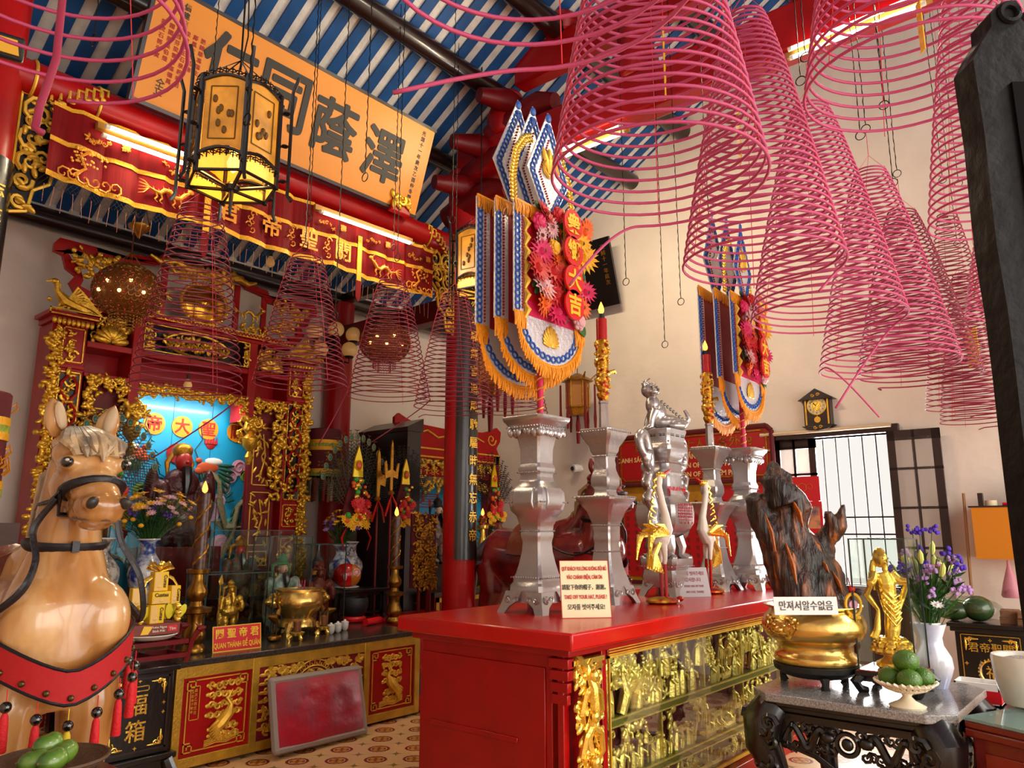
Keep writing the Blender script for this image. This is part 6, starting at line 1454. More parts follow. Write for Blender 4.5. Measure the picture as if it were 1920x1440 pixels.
for x, sx in ((.12, -1), (GL_-.12, 1)):
    for y, sy in ((.12, -1), (GW2-.12, 1)):
        o2 = M().tube([(x, y, .66), (x+sx*.05, y+sy*.05, .58), (x+sx*.055, y+sy*.055, .46), (x-sx*.01, y-sy*.01, .25), (x-sx*.02, y-sy*.02, .1), (x+sx*.03, y+sy*.03, .0)], [.11, .12, .10, .06, .05, .07], 10).build('leg', BLACK, G)
        m = M()
        for f in (0, 1):
            m.T = Matrix.Translation((x, y, 0)) @ Matrix.Rotation(0 if f == 0 and sy < 0 else (pi if f == 0 else (pi/2 if sx > 0 else -pi/2)), 4, 'Z')
            for k in range(7): m.curl(rd.uniform(-.05, .05), .60-.05*k, .045, k, 1.2, (-1)**k, -.16+.012*k, .016, 9, 5)
        m.T = ID; m.build('leg_carving', BLACK, o2)
def apron(m, L):
    prof = [(0, .64), (L, .64), (L, .52), (L-.06, .48), (L*.72, .44), (L*.60, .38), (L*.5, .40), (L*.40, .38), (L*.28, .44), (.06, .48), (0, .52)]
    for (a, b), (c, d) in zip(prof, prof[1:]+prof[:1]): m.tube([(a, 0, b), (c, 0, d)], .016, 6)
    for x in (.05, L-.05): m.box(x-.05, -.012, .50, x+.05, .012, .64)
    m.box(0, -.01, .605, L, .01, .64)
    m.torus((L/2, -.01, .53), .055, .014, 'y', 20, 6); m.ell((L/2, -.01, .53), (.032, .02, .032), 10, 7)
    for s in (-1, 1):
        pts = [(L/2+s*(.10+.030*k), -.012+.008*(k % 2), .53+.055*sin(k*1.25)) for k in range(int((L/2-.12)/.03))]
        m.stube(pts, [.024-.0008*k for k in range(len(pts))], 7, k=4)
        m.ell((L/2+s*.10, -.02, .55), (.04, .025, .03), 9, 6)
        for k in range(16): m.curl(L/2+s*(.07+.0185*k), .53+.05*(-1)**k, .028, k, 1.3, (-1)**k, -.005, .010, 9, 5)
for T_, L in ((TR(.10, .16, 0, rz=0), GL_-.2), (Matrix.Translation((.075, GW2-.13, 0)) @ Matrix.Rotation(-pi/2, 4, 'Z'), GW2-.26)):
    m = M(); m.T = T_; apron(m, L); m.T = ID; m.build('openwork_apron', BLACK, G)
m = M()
for x in (.14, GL_-.14): m.box(x-.03, .14, .12, x+.03, GW2-.14, .17)
m.box(.14, GW2/2-.03, .12, GL_-.14, GW2/2+.03, .17); m.build('stretcher', BLACK, G)
# brass pot with the driftwood
PT = at(1515, 1262, Z=.75)+Vector((.02, .0, 0)); s = 1.0
PT.x = 4.86; PT.y = 1.70
p = thing('brass_pot', 'large polished brass pot with a lion mask holding the driftwood', 'pot', PT)
M().lathe([(.17, .05), (.20, .06), (.245, .09), (.25, .12), (.235, .125), (.02, .12)], 36).build('black_base', CHAR, p)
for k in range(3): a = R(-150+120*k); M().tube([(.2*cos(a), .2*sin(a), .06), (.21*cos(a), .21*sin(a), .03), (.2*cos(a), .2*sin(a), 0)], [.03, .02, .028], 8).build('base_foot', CHAR, p)
M().lathe([(.20, .125), (.235, .128), (.245, .15), (.235, .175), (.215, .19), (.215, .235), (.23, .25), (.275, .275), (.30, .315), (.302, .35), (.285, .395), (.255, .425), (.25, .44), (.285, .455), (.285, .462), (.24, .455), (.22, .43), (.01, .43)], 48).build('bowl', BRASS, p, smooth=60)
for k in range(2):
    a = R(162+180*k); m = M(); m.T = Matrix.Rotation(a+pi/2, 4, 'Z'); y = -.295
    m.ell((0, y, .345), (.085, .03, .055), 12, 8); m.ell((0, y-.03, .335), (.03, .02, .02), 8, 6); m.ell((0, y-.02, .315), (.06, .018, .015), 8, 6)
    for s_ in (-1, 1):
        m.ell((s_*.035, y-.025, .36), (.014, .012, .012), 7, 5); m.ell((s_*.085, y, .395), (.022, .02, .02), 7, 5); m.curl(s_*.06, .375, .03, 0, 1.3, s_, y-.02, .008, 10, 5)
        for j in range(4): m.curl(s_*(.05+.012*j), .31+.012*j, .022, j, 1.2, -s_, y-.015, .007, 8, 4)
    m.T = ID; m.build('lion_mask', BRASS, p)
dw = thing('driftwood', 'dark gnarled driftwood stump with orange heartwood standing in the brass pot', 'driftwood', PT+Vector((0, 0, .42)))
m = M()
V2 = Vector((RGT.x, RGT.y, 0)); F2 = Vector((FWD.x, FWD.y, 0)).normalized()
def dp(u, w, z): return V2*u+F2*w+Vector((0, 0, z))
K = .00315
def pxu(x, y, w=0): return dp((x-1517)*K, w, (1147-y)*K*1.02)
for pts, rr_ in (
    (((1500, 1150), (1480, 1080), (1455, 1010), (1425, 950), (1415, 930)), (.17, .15, .12, .085, .05)),
    (((1520, 1150), (1510, 1060), (1475, 980), (1462, 900), (1455, 878)), (.18, .14, .11, .08, .045)),
    (((1470, 950), (1452, 900), (1462, 874), (1485, 890), (1475, 930)), (.1, .075, .05, .045, .05)),
    (((1540, 1150), (1545, 1080), (1540, 1040), (1550, 1010), (1575, 985), (1582, 945)), (.15, .12, .085, .065, .045, .02)),
    (((1575, 990), (1560, 985), (1553, 960)), (.05, .04, .02)), (((1490, 1000), (1500, 950), (1475, 915)), (.08, .07, .05)),
    (((1530, 1150), (1535, 1090), (1520, 1040)), (.16, .11, .04))):
    m.tube([pxu(x, y, -.03+.05*math.sin(i+len(pts))) for i, (x, y) in enumerate(pts)], list(rr_), 9)
rd = random.Random(15)
m.v = [tuple(Vector(v)*(1)+Vector((1, 1, .2))*.018*noise.noise(Vector((v[0]*14, v[1]*14, v[2]*5)))) for v in m.v]
DRW = bpy.data.materials.new('driftwood'); DRW.use_nodes = True; nt = DRW.node_tree; n_ = nt.nodes; l_ = nt.links; b_s = n_['Principled BSDF']
tc = n_.new('ShaderNodeTexCoord'); mp = n_.new('ShaderNodeMapping'); mp.inputs['Scale'].default_value = (11, 11, 1.3); l_.new(tc.outputs['Object'], mp.inputs[0])
tx = n_.new('ShaderNodeTexNoise'); tx.inputs['Scale'].default_value = 1.6; tx.inputs['Detail'].default_value = 8; l_.new(mp.outputs[0], tx.inputs['Vector'])
cr = n_.new('ShaderNodeValToRGB'); l_.new(tx.outputs['Fac'], cr.inputs[0]); l_.new(cr.outputs[0], b_s.inputs['Base Color'])
for i, (po, c) in enumerate(((.30, '#0d0706'), (.50, '#2c1912'), (.60, '#5a321c'), (.68, '#b4652a'))):
    e = cr.color_ramp.elements[i] if i < 2 else cr.color_ramp.elements.new(po)
    e.position = po; e.color = hx(c)
bp_ = n_.new('ShaderNodeBump'); bp_.inputs['Strength'].default_value = 1.0; bp_.inputs['Distance'].default_value = .05; l_.new(tx.outputs['Fac'], bp_.inputs['Height']); l_.new(bp_.outputs[0], b_s.inputs['Normal']); b_s.inputs['Roughness'].default_value = .3
o = m.build('stump', DRW, dw, remesh=.014, soft=2)
td = bpy.data.textures.new('wood_ridges', 'CLOUDS'); td.noise_scale = .11
md = o.modifiers.new('d', 'DISPLACE'); md.texture = td; md.strength = .04; md.texture_coords = 'LOCAL'
m = M()
for x, y, h, w in ((1432, 1000, 70, 9), (1468, 1060, 80, 12), (1487, 965, 50, 12), (1552, 1090, 40, 9), (1530, 1060, 26, 7)):
    P0 = pxu(x, y+h*.5, -.19); P1 = pxu(x-4, y, -.175); P2 = pxu(x-10, y-h*.5, -.14); m.tube([P0, P1, P2], [.006, w*K*.8, .005], 7, .5)
m.build('exposed_heartwood', mat('heartwood', '#b5621f', .45, var=.3, vscale=30, bump=.3), dw)
wt = signboard('handwritten_label', 'white paper strip with black handwriting at the foot of the driftwood', PT+dp(-.15, -.30, .43), .37, .10, 6, -48, mat('white_card', '#e9e6e2', .6), None, [('만져서알수없음', .058, .03, PBLK, .005, .85)])
o = thing('garland_amulet', 'small yellow garland amulet with a picture hanging on the brass pot rim', 'amulet', PT+dp(.15, -.22, .47), -48); m = M(); rd = random.Random(3)
for k in range(34): a = 2*pi*k/34; m.ell((.045*cos(a), -.01, .06*sin(a)+.01), .011, 6, 5)
for k in range(10): m.ell((rd.uniform(-.03, .03), -.01, -.06+rd.uniform(-.015, .01)), .012, 6, 5)
m.build('yellow_beads', YF, o); m = M(); m.tube([(0, -.012, .01), (0, -.018, .01)], .026, 16); m.build('picture_card', mat('pink_card', '#d88aa8', .4), o); m = M(); m.ell((0, -.01, .10), .02, 9, 7); m.tube([(0, 0, .1), (0, .03, .16)], .003, 4); m.build('red_pompom', RF, o)
# glass case with the gilded goddess on a dark stand
cs = (4.92, 1.28); st = thing('wooden_stand', 'dark lacquered stand with curled legs under the glass case of the golden goddess', 'stand', (*cs, .75), 0)
M().box(-.17, -.17, .09, .17, .17, .12).build('top', BLACK, st, bevel=.006)
for x in (-1, 1):
    for y in (-1, 1): M().tube([(x*.14, y*.14, .09), (x*.17, y*.17, .06), (x*.15, y*.15, .02), (x*.12, y*.12, .012)], [.028, .032, .024, .018], 8).build('curled_leg', BLACK, st)
m = M(); m.box(-.14, -.14, .06, .14, .14, .09); m.build('apron', BLACK, st)
M().box(-.155, -.155, .12, .155, .155, .126).build('red_felt', REDB, st)
glass_case((*cs, .877), .30, .30, .73, 'tall clear glass case over the golden goddess on the granite table')
gd = thing('goddess_statue', 'golden robed goddess statue standing on a lotus in the tall glass case', 'statue', (*cs, .878), -45)
M().lathe([(.075, 0), (.088, .01), (.085, .03), (.05, .05), (.045, .06), (.06, .075)], 20).build('base', GOLDB, gd)
m = M()
for rw_, (q, z, n) in enumerate(((.085, .095, 11), (.075, .12, 10), (.055, .14, 9))):
    for k in range(n): a = 2*pi*(k+.5*rw_)/n; m.ell((q*cos(a), q*sin(a), z), (.03, .03, .022), 7, 5)
m.build('lotus', GOLDB, gd)
m = M()
m.tube([(0, 0, .13), (.01, 0, .20), (.02, 0, .28), (.0, 0, .36), (-.01, -.005, .44), (-.02, 0, .50)], [.032, .04, .043, .045, .052, .034], 12)
m.ell((-.02, -.01, .565), (.03, .034, .045), 10, 8)
for s_, (x, z) in ((1, (.07, .44)), (-1, (-.11, .43))): m.tube([(-.02+s_*.05, 0, .49), (x*.9, -.03, .45), (x+s_*.02, -.06, z+.01)], [.028, .024, .018], 8)
m.ell((-.02, .012, .575), (.038, .034, .055), 10, 8); m.stube([(-.05, .025, .56), (-.058, .03, .5), (-.05, .035, .40)], [.014, .018, .012], 8); m.stube([(.012, .025, .56), (.018, .035, .5), (.005, .04, .40)], [.014, .018, .012], 8)
for k in range(5): m.tube([(-.05, -.03, .42-.03*k), (0, -.055, .36-.035*k), (.05, -.035, .38-.03*k)], .006, 5)
m.tube([(-.11, -.03, .43), (-.12, 0, .38), (-.06, 0, .30), (-.08, -.01, .2), (-.10, 0, .15)], [.015, .02, .012, .02, .025], 6); m.tube([(.09, -.04, .44), (.08, 0, .36), (.05, 0, .28)], [.015, .018, .01], 6)
m.build('robed_body', GOLDB, gd, remesh=.005, soft=1)
m = M(); [m.ell((-.02+s_*.014, -.047, .572), (.006, .004, .004), 6, 4) for s_ in (-1, 1)]; m.ell((-.02, -.052, .56), (.005, .007, .01), 6, 4); m.ell((-.02, -.047, .545), (.010, .004, .004), 6, 4); m.build('face_details', OLDG, gd)
gd.scale = (1.08,)*3
# fruit stand
fs_ = (4.53, 1.13, .75); o = thing('fruit_stand', 'cream pierced footed dish holding green mandarins on the granite table', 'fruit dish', fs_)
M().lathe([(.085, 0), (.09, .01), (.04, .035), (.022, .055), (.03, .07), (.06, .08)], 28).build('foot', mat('cream_porcelain', '#e8dcc0', .25, coat=.4), o)
m = M(); nb = 26
for k in range(nb):
    a = 2*pi*k/nb; b = 2*pi*(k+1)/nb
    for (q0, z0), (q1, z1) in (((.06, .08), (.10, .095)), ((.10, .095), (.135, .12))):
        m.tube([(q0*cos(a), q0*sin(a), z0), (q1*cos(b), q1*sin(b), z1)], .006, 5); m.tube([(q0*cos(b), q0*sin(b), z0), (q1*cos(a), q1*sin(a), z1)], .006, 5)
    m.tube([(.135*cos(a), .135*sin(a), .12), (.150*cos((a+b)/2), .150*sin((a+b)/2), .132), (.135*cos(b), .135*sin(b), .12)], .007, 5)
m.torus((0, 0, .12), .135, .008, 'z', 30, 5); m.torus((0, 0, .095), .10, .006, 'z', 28, 5); m.lathe([(.001, .078), (.065, .078), (.065, .086), (.001, .086)], 24); m.build('pierced_bowl', MATS['cream_porcelain'], o)
LIME = mat('green_mandarin', '#416a10', .32, bump=.35, bscale=120, var=.3, vscale=9, coat=.2)
for (x, y, z, r, nm) in ((-.07, -.035, .148, .058, 'left'), (.045, -.07, .150, .058, 'front'), (.075, .03, .146, .055, 'right'), (-.02, .07, .146, .055, 'rear'), (.0, -.01, .232, .062, 'top')):
    o = thing('green_mandarin', {'left': 'green mandarin in the cream dish, nearest the brass pot', 'front': 'green mandarin at the front of the cream dish', 'right': 'green mandarin in the cream dish, nearest the white flower vase', 'rear': 'green mandarin at the back of the cream dish, mostly hidden', 'top': 'topmost green mandarin crowning the pile in the cream dish'}[nm], 'fruit', (fs_[0]+x*.9+.0, fs_[1]+y, fs_[2]+z), group='green mandarins in the cream dish')
    M().ell((0, 0, 0), (r*1.05, r*1.05, r*.92), 18, 12).build('fruit', LIME, o, smooth=180); M().ell((0, 0, r*.9), (r*.12, r*.12, r*.06), 7, 5).build('stem_end', mat('stem_brown', '#6b5a24', .7), o)
# white vase of lilies
vp = Vector((5.21, 1.145, .75)); vase(vp, 'white porcelain vase with blue wash holding lilies on the granite table', .36, mat('white_blue_vase', '#e6e6ea', .15, col2='#aab4dd', vscale=3, coat=.6), ((.02, 0), (.2, 0), (.26, .15), (.32, .32), (.30, .48), (.2, .66), (.19, .78), (.25, .95), (.27, 1.0), (.24, 1.0), (.17, .8), (.1, .75)))
bouquet(vp+Vector((0, 0, .34)), 'bouquet of lily buds with violet and lilac statice in the white vase', .20, .56, (('lily_buds', LIL, 11, .028, .55, .85, 'lily'), ('violet_statice', mat('statice_violet', '#4a22b8', .6), 12, .032, .6, 1.1, 'spike'), ('lilac_statice', LF, 16, .03, .4, .85, 'spike'), ('red_carnation', RF, 1, .04, .7, .72, 'daisy'), ('white_carnation', CUPW, 1, .04, .3, .32, 'daisy')), 21, (-.02, -.10), rb=.05)
o = thing('long_leaf_spray', 'long green leaves fanning out of the white lily vase', 'foliage', vp+Vector((0, 0, .30))); m = M(); rd = random.Random(4)
for k in range(46):
    a = rd.random()*6.3; q = rd.uniform(.04, .18); h = rd.uniform(.2, .48); m.tube([(0, 0, 0), (q*.4*cos(a), q*.4*sin(a), h*.5), (q*cos(a), q*sin(a), h), (q*1.4*cos(a), q*1.4*sin(a), h*.95)], [.004, .008, .007, .001], 4, .3)
m.build('leaves', mat('fresh_green', '#4b8f22', .45, var=.3), o)
o = thing('open_carton', 'small open red and white carton with clear wrapping behind the lily vase', 'carton', (5.20, .90, .69)); o.location = (5.60, .98, .62)
m = M(); m.box(-.09, -.12, 0, .09, .12, .012); [m.box(*b) for b in ((-.09, -.12, 0, -.08, .12, .13), (.08, -.12, 0, .09, .12, .13), (-.09, -.12, 0, .09, -.11, .13), (-.09, .11, 0, .09, .12, .13))]; m.build('box', mat('white_carton', '#e8e2dc', .5), o, smooth=0)
m = M(); m.box(-.094, -.124, .02, -.088, .01, .09); m.box(-.094, .06, .02, -.088, .12, .09); m.box(-.092, -.124, .02, .09, -.119, .09); m.build('red_print', SIGNR, o, smooth=0); m = M(); m.prism([(-.05, .10), (.05, .10), (.03, .25), (-.06, .22)], -.02, -.018); m.build('plastic_wrap', GLASS, o, smooth=0)
o = thing('carton_shelf', 'low dark stool under the red and white carton', 'stool', (5.62, .98, 0)); M().box(-.15, -.18, .57, .22, .18, .62).build('top', DWOOD, o); [M().box(x-.02, y-.02, 0, x+.02, y+.02, .57).build('leg', DWOOD, o) for x in (-.12, .19) for y in (-.15, .15)]
# red cabinet with glass top and the sand pot
RC = thing('low_cabinet', 'dark red wooden cabinet with a glass top at the lower right corner', 'cabinet', (4.49, .87, 0)); RC.rotation_euler = (0, 0, R(-24))
CABR = mat('mahogany', '#6e130d', .35, bump=.1, bscale=10, var=.3, vscale=3, coat=.3, stretch=(.3, 1, 1))
m = M(); m.box(.02, -1.0, 0, .85, -.02, .72); m.box(-.005, -1.0, .66, .87, 0, .70); m.box(.0, -1.0, .70, .87, 0, .735); m.build('body', CABR, RC, bevel=.008)
m = M(); [m.box(.012, y0, .08, .02, y1, .60) for y0, y1 in ((-.45, -.08), (-.9, -.5))]; m.build('door', mat('mahogany_panel', '#7d1a10', .3, var=.25, coat=.3), RC, bevel=.004)
M().box(-.01, -1.0, .737, .88, .01, .752).build('glass_top', mat('tabletop_glass', '#7fa39c', .06, spec=.8, alpha=.55), RC, bevel=.003)
sp_ = at(1936, 1325, Z=.754); o = thing('sand_pot', 'thick white ceramic pot of grey sand with a blue brush stroke at the right edge', 'pot', sp_)
M().lathe([(.10, 0), (.125, .01), (.155, .12), (.165, .24), (.16, .255), (.145, .25), (.14, .22), (.01, .22)], 36).build('pot', mat('crackled_ceramic', '#d9d3c6', .3, bump=.1, var=.08, vscale=8, coat=.3), o)
M().lathe([(.142, .225), (.08, .243), (.001, .238)], 24).build('sand', mat('incense_sand', '#9d8f86', .95, bump=.8, bscale=60, var=.3, vscale=40), o)
m = M()
for k in range(9): a = R(-150+k*5); m.tube([(.158*cos(a), .158*sin(a), .13), (.166*cos(a-.05), .166*sin(a-.05), .16+.012*(k % 3)), (.167*cos(a-.12), .167*sin(a-.12), .17-.008*k)], [.002, .007, .001], 5, .4)
m.build('blue_brush_stroke', mat('cobalt', '#234f9e', .3), o)
# black donation box by the right wall, with what lies on it
bb = thing('donation_box', 'black and gold donation box by the right wall under the melon and books', 'donation box', (7.75, 1.50, 0)); bb.rotation_euler = (0, 0, R(-90))
m = M(); m.box(0, 0, .25, .52, .45, .84); m.box(-.05, -.05, .84, .57, .48, .875); m.box(-.03, -.03, .80, .55, .47, .84); m.box(0.02, .02, 0, .5, .43, .25); m.build('body', BLACK, bb, bevel=.006)
m = M(); frame(m, .04, .29, .48, .78, .006, -.006, 0)
for x, sx in ((.07, 1), (.45, -1)):
    for z, sz in ((.32, 1), (.75, -1)): goldcorner(m, x, z, .10, sx, sz, -.004)
for x, z in ((.26, .74), (.26, .33), (.07, .54), (.45, .54)): diamond(m, x, z, .018, -.002)
m.text('君帝聖關', .085, up(.26, -.003, .645), bold=.01); m.torus((.26, -.006, .48), .095, .008, 'y', 32, 5); [m.ell((.26+.108*cos(R(15*k)), -.005, .48+.108*sin(R(15*k))), .009, 6, 4) for k in range(24)]; m.text('福', .11, up(.26, -.003, .44), bold=.01)
m.build('gold_ornament', GOLDB, bb)
o = thing('wrapped_melon', 'round green melon in cling film on the black donation box', 'melon', (7.92, 1.33, .875)); M().ell((0, 0, .11), (.115, .125, .11), 20, 14).build('fruit', mat('melon_green', '#3f5a30', .2, var=.3, vscale=6, coat=.8), o, smooth=180); M().ell((-.02, .2, .085), (.10, .15, .085), 16, 10).build('second_fruit', MATS['melon_green'], o, smooth=180)
m = M(); m.ell((-.01, .08, .10), (.13, .28, .115), 16, 10); m.build('cling_film', glass('film', '#f6f8f6', rough=.2), o)
for i, (x, y, n) in enumerate(((7.98, 1.10, 9), (7.92, .96, 8))):
    for k in range(2):
        o = thing('folded_booklet', ('bundle of brown booklets beside the melon, %s layer' if i == 0 else 'bundle of brown booklets nearer the dark post, %s layer') % ('lower' if k == 0 else 'upper'), 'booklets', (x, y, .875+.055*k), 4*k-3*i, 'brown booklets on the black donation box'); m = M(); [m.box(-.10, -.07+.002*(j % 3), .006*j, .10, .07, .006*j+.005) for j in range(n)]; m.build('paper', mat('brown_paper', '#8a6140', .8, var=.2, vscale=20), o, smooth=0)
# yellow wall shelf, wand and bag
o = thing('wall_shelf', 'plain orange-yellow shelf box fixed to the right wall beside the dark post', 'shelf', (8.30, 1.36, 1.40)); m = M(); m.box(0, -.52, 0, .35, 0, .47); m.build('box', mat('orange_board', '#d98512', .5, bump=.04), o); m = M(); m.box(-.01, -.54, .47, .35, .02, .485); m.build('top_board', DWOOD, o)
o = thing('tape_roll', 'cream tape roll on the orange wall shelf', 'tape', (8.36, 1.20, 1.885)); M().lathe([(.05, 0), (.05, .05), (.035, .05), (.035, 0)], 20).build('roll', mat('cream_tape', '#d9c9a5', .5), o)
o = thing('wooden_block', 'small brown wooden block standing on the orange wall shelf', 'block', (8.36, 1.28, 1.885)); M().box(-.03, -.02, 0, .03, .02, .12).build('block', DWOOD, o)
o = thing('hand_tool', 'dark red and black hand tool lying on the orange wall shelf', 'tool', (8.36, 1.08, 1.90)); M().cyl((0, -.10, 0), (0, .03, 0), .015, seg=8).build('handle', SIGNR, o); M().box(-.02, -.2, -.01, .02, -.1, .015).build('head', CHAR, o)
o = thing('black_tray', 'black folder leaning on the orange wall shelf beside the post', 'folder', (8.4, .95, 1.885)); M().prism([(-.02, 0), (.02, 0), (.02, .16), (-.02, .2)], -.1, .1).build('folder', CHAR, o)
o = thing('bamboo_stick', 'thin bamboo stick leaning on the wall left of the orange shelf', 'stick', (8.38, 1.45, .88)); M().cyl((0, 0, 0), (.0, -.03, 1.13), .013, seg=8).build('stick', mat('bamboo', '#9a6a3a', .5), o)
o = thing('pink_bag', 'pink translucent plastic bag hanging under the orange wall shelf', 'bag', (8.35, 1.12, 1.39)); m = M(); m.lathe([(.012, 0), (.015, -.05), (.03, -.10), (.06, -.2), (.085, -.31), (.075, -.33), (.001, -.33)], 14); m.build('bag', mat('pink_film', '#d88a9a', .4, alpha=.75), o); M().ell((0, .01, -.29), (.05, .05, .035), 9, 7).build('contents', mat('bag_contents', '#a85a35', .6), o)
o = thing('wire_conduit', 'thin white conduit running down the wall behind the lilies', 'conduit', (XR-.02, 1.62, 0)); M().cyl((0, 0, .9), (0, 0, 2.0), .012, seg=8).build('pipe', WHITE, o)
# wall things
def on_wall(name, label, cat, px, py, rz=0):
    P = at(px, py, X=XR); o = thing(name, label, cat, P); o.rotation_euler = (0, 0, R(-90)); return o, P   # local +x -> -Y, local -y -> -X
o, P = on_wall('wall_clock', 'small dark wooden house-shaped pendulum clock above the window', 'clock', 1537, 768)
m = M(); m.box(-.145, -.10, -.19, .145, 0, .12); m.prism([(-.20, .10), (.20, .10), (0, .225)], -.13, 0); m.prism([(-.18, -.19), (.18, -.19), (.10, -.235), (0, -.25), (-.10, -.235)], -.11, 0); m.build('case', DWOOD, o, bevel=.004)
m = M(); fa = []; [m.box(x-.008, -.108, -.18, x+.008, -.10, .10) for x in (-.12, .12)]; m.torus((0, -.104, .03), .10, .006, 'y', 28, 5); [m.curl(q, .15, .02, 0, 1.2, 1 if q > 0 else -1, -.132, .005, 9, 4) for q in (-.03, .03)]; [m.curl(q, -.21, .02, 0, 1.2, 1 if q > 0 else -1, -.112, .005, 9, 4) for q in (-.03, .03)]; m.build('gilt_trim', GOLDP, o)
m = M(); m.tube([(0, -.10, .03), (0, -.104, .03)], .095, 32); m.build('dial', mat('dial_ring', '#cfc4a0', .4), o); m = M(); m.tube([(0, -.10, .03), (0, -.106, .03)], .06, 28); m.build('dial_centre', GOLDB, o)
m = M(); 
for k in range(12): m.text(str(k or 12), .024, up(.077*sin(R(30*k)), -.105, .03+.077*cos(R(30*k))-.009))
m.tube([(0, -.108, .03), (-.035, -.108, .06)], .004, 4); m.tube([(0, -.108, .03), (-.05, -.108, .085)], .003, 4); m.build('numerals_and_hands', CHAR, o)
m = M(); m.tube([(0, -.10, -.05), (0, -.10, -.10)], .004, 4); m.tube([(0, -.10, -.125), (0, -.106, -.125)], .035, 20); m.build('pendulum', GOLDP, o)
o, P = on_wall('donor_board', 'red donor board with a gold inscription panel on the right wall behind the silver vessels', 'plaque', 1300, 905)
bwid = 2.10; x0, x1 = -1.05, 1.05; zt_ = .62; m = M(); m.box(x0, -.03, -1.25, x1, 0, zt_-.1); m.build('board', mat('donor_yellow', '#b07a18', .5, var=.2), o, smooth=0)
m = M(); 
cut = [(x0, zt_-.06), (x0+.06, zt_), (x1-.06, zt_), (x1, zt_-.06), (x1, .06), (x1-.06, 0), (x0+.06, 0), (x0, .06)]
m.prism(cut, -.075, -.03); m.build('heading_board', mat('heading_red', '#a30f12', .45), o, smooth=0); m = M(); [m.tube([(a, -.075, b), (c, -.075, d)], .03, 6) for (a, b), (c, d) in zip(cut, cut[1:]+cut[:1])]; frame(m, x0, -1.25, x1, .55, .05, -.05, 0); m.build('heading_frame', MAROON, o)
m = M(); ins = [(a*.94, .31+(b-.31)*.84) for a, b in cut]; [m.tube([(a, -.078, b), (c, -.078, d)], .012, 4) for (a, b), (c, d) in zip(ins, ins[1:]+ins[:1])]
m.text('下列題名樂士人界各外內', .13, up(0, -.078, .42), bold=.01, sx=1.15); m.build('gilt_heading', OLDG, o)
m = M(); [m.text(t, .085, up(0, -.078, z), bold=.02, sx=.92) for t, z in (('DANH SÁCH ĐÓNG GÓP PHẦN CÔNG ĐỨC TRONG NĂM', .29), ('THE REPARATION OF THE TEM PLE', .18), ('THE REPARATION OF THE TEM PLE', .07))]; m.build('heading_text', mat('pale_gold_text', '#d8b878', .5), o, smooth=0)
m = M(); m.box(-.98, -.04, -1.15, .2, -.03, -.28); m.box(.28, -.04, -1.15, .98, -.03, -.05); m.build('red_list', mat('list_red', '#b3121a', .5), o, smooth=0)
m = M(); rd = random.Random(6)
for k in range(16):
    x = -.93+k*.122
    if .2 < x < .28: continue
    for j in range(10): m.box(x-.018, -.043, -1.08+j*.09, x+.018, -.04, -1.03+j*.09)
m.build('name_columns', mat('dark_name_ink', '#7a1512', .6), o, smooth=0)
P = at(1082, 522, X=XR-.30); o = thing('black_plaque', 'black tilted plaque with gold characters high on the right wall beside the big banner', 'plaque', P); o.rotation_euler = (R(16), 0, R(-90)); M().box(-.75, -.02, -.48, .62, .02, .45).build('board', BLACK, o); m = M(); m.vtext('光緒十一年歲次', .075, up(.50, -.022, .3)); m.build('small_lettering', OLDG, o, smooth=0); m = M(); m.text('德', .42, up(-.05, -.022, -.2), bold=.02); m.text('聖', .42, up(-.5, -.022, -.2), bold=.02); m.build('large_lettering', GOLDP, o, smooth=0)
o, P = on_wall('security_camera', 'small white dome security camera on the right wall', 'camera', 1087, 878); M().lathe([(.06, 0), (.06, -.03)], 14).build('base', WHITE, o); m = M(); m.tube([(0, 0, 0), (0, -.06, 0), (-.02, -.14, -.01)], [.05, .055, .055], 14); m.build('housing', WHITE, o); M().ell((-.022, -.145, -.01), (.03, .012, .03), 10, 7).build('lens', CHAR, o)
o, P = on_wall('red_calendar', 'red hanging calendar with a landscape picture on the window leaf', 'calendar', 1510, 940); o.location.x = XR-.05; M().box(-.19, -.012, 0, .19, 0, .27).build('header_sheet', mat('calendar_red', '#c0131d', .5), o, smooth=0); m = M(); m.box(-.20, -.014, -.4, .20, 0, -.005); m.build('date_pad', MATS['calendar_red'], o, smooth=0)
m = M(); m.curl(-.08, .15, .04, 0, 1.3, 1, -.014, .004, 10, 4); m.curl(.08, .15, .04, pi, 1.3, -1, -.014, .004, 10, 4); m.torus((0, -.014, .15), .045, .004, 'y', 18, 4); m.build('gold_emblem', mat('foil_gold', '#c2601c', .5), o); m = M(); m.box(-.17, -.017, -.30, .17, -.014, -.06); m.build('sunset_picture', mat('sunset', '#c9895f', .5, col2='#5c4a5a', vscale=7), o, smooth=0); m = M(); m.text('20', .10, up(-.07, -.018, -.28), bold=.03); m.build('year_numeral', mat('purple_print', '#5a1a6a', .5), o, smooth=0)
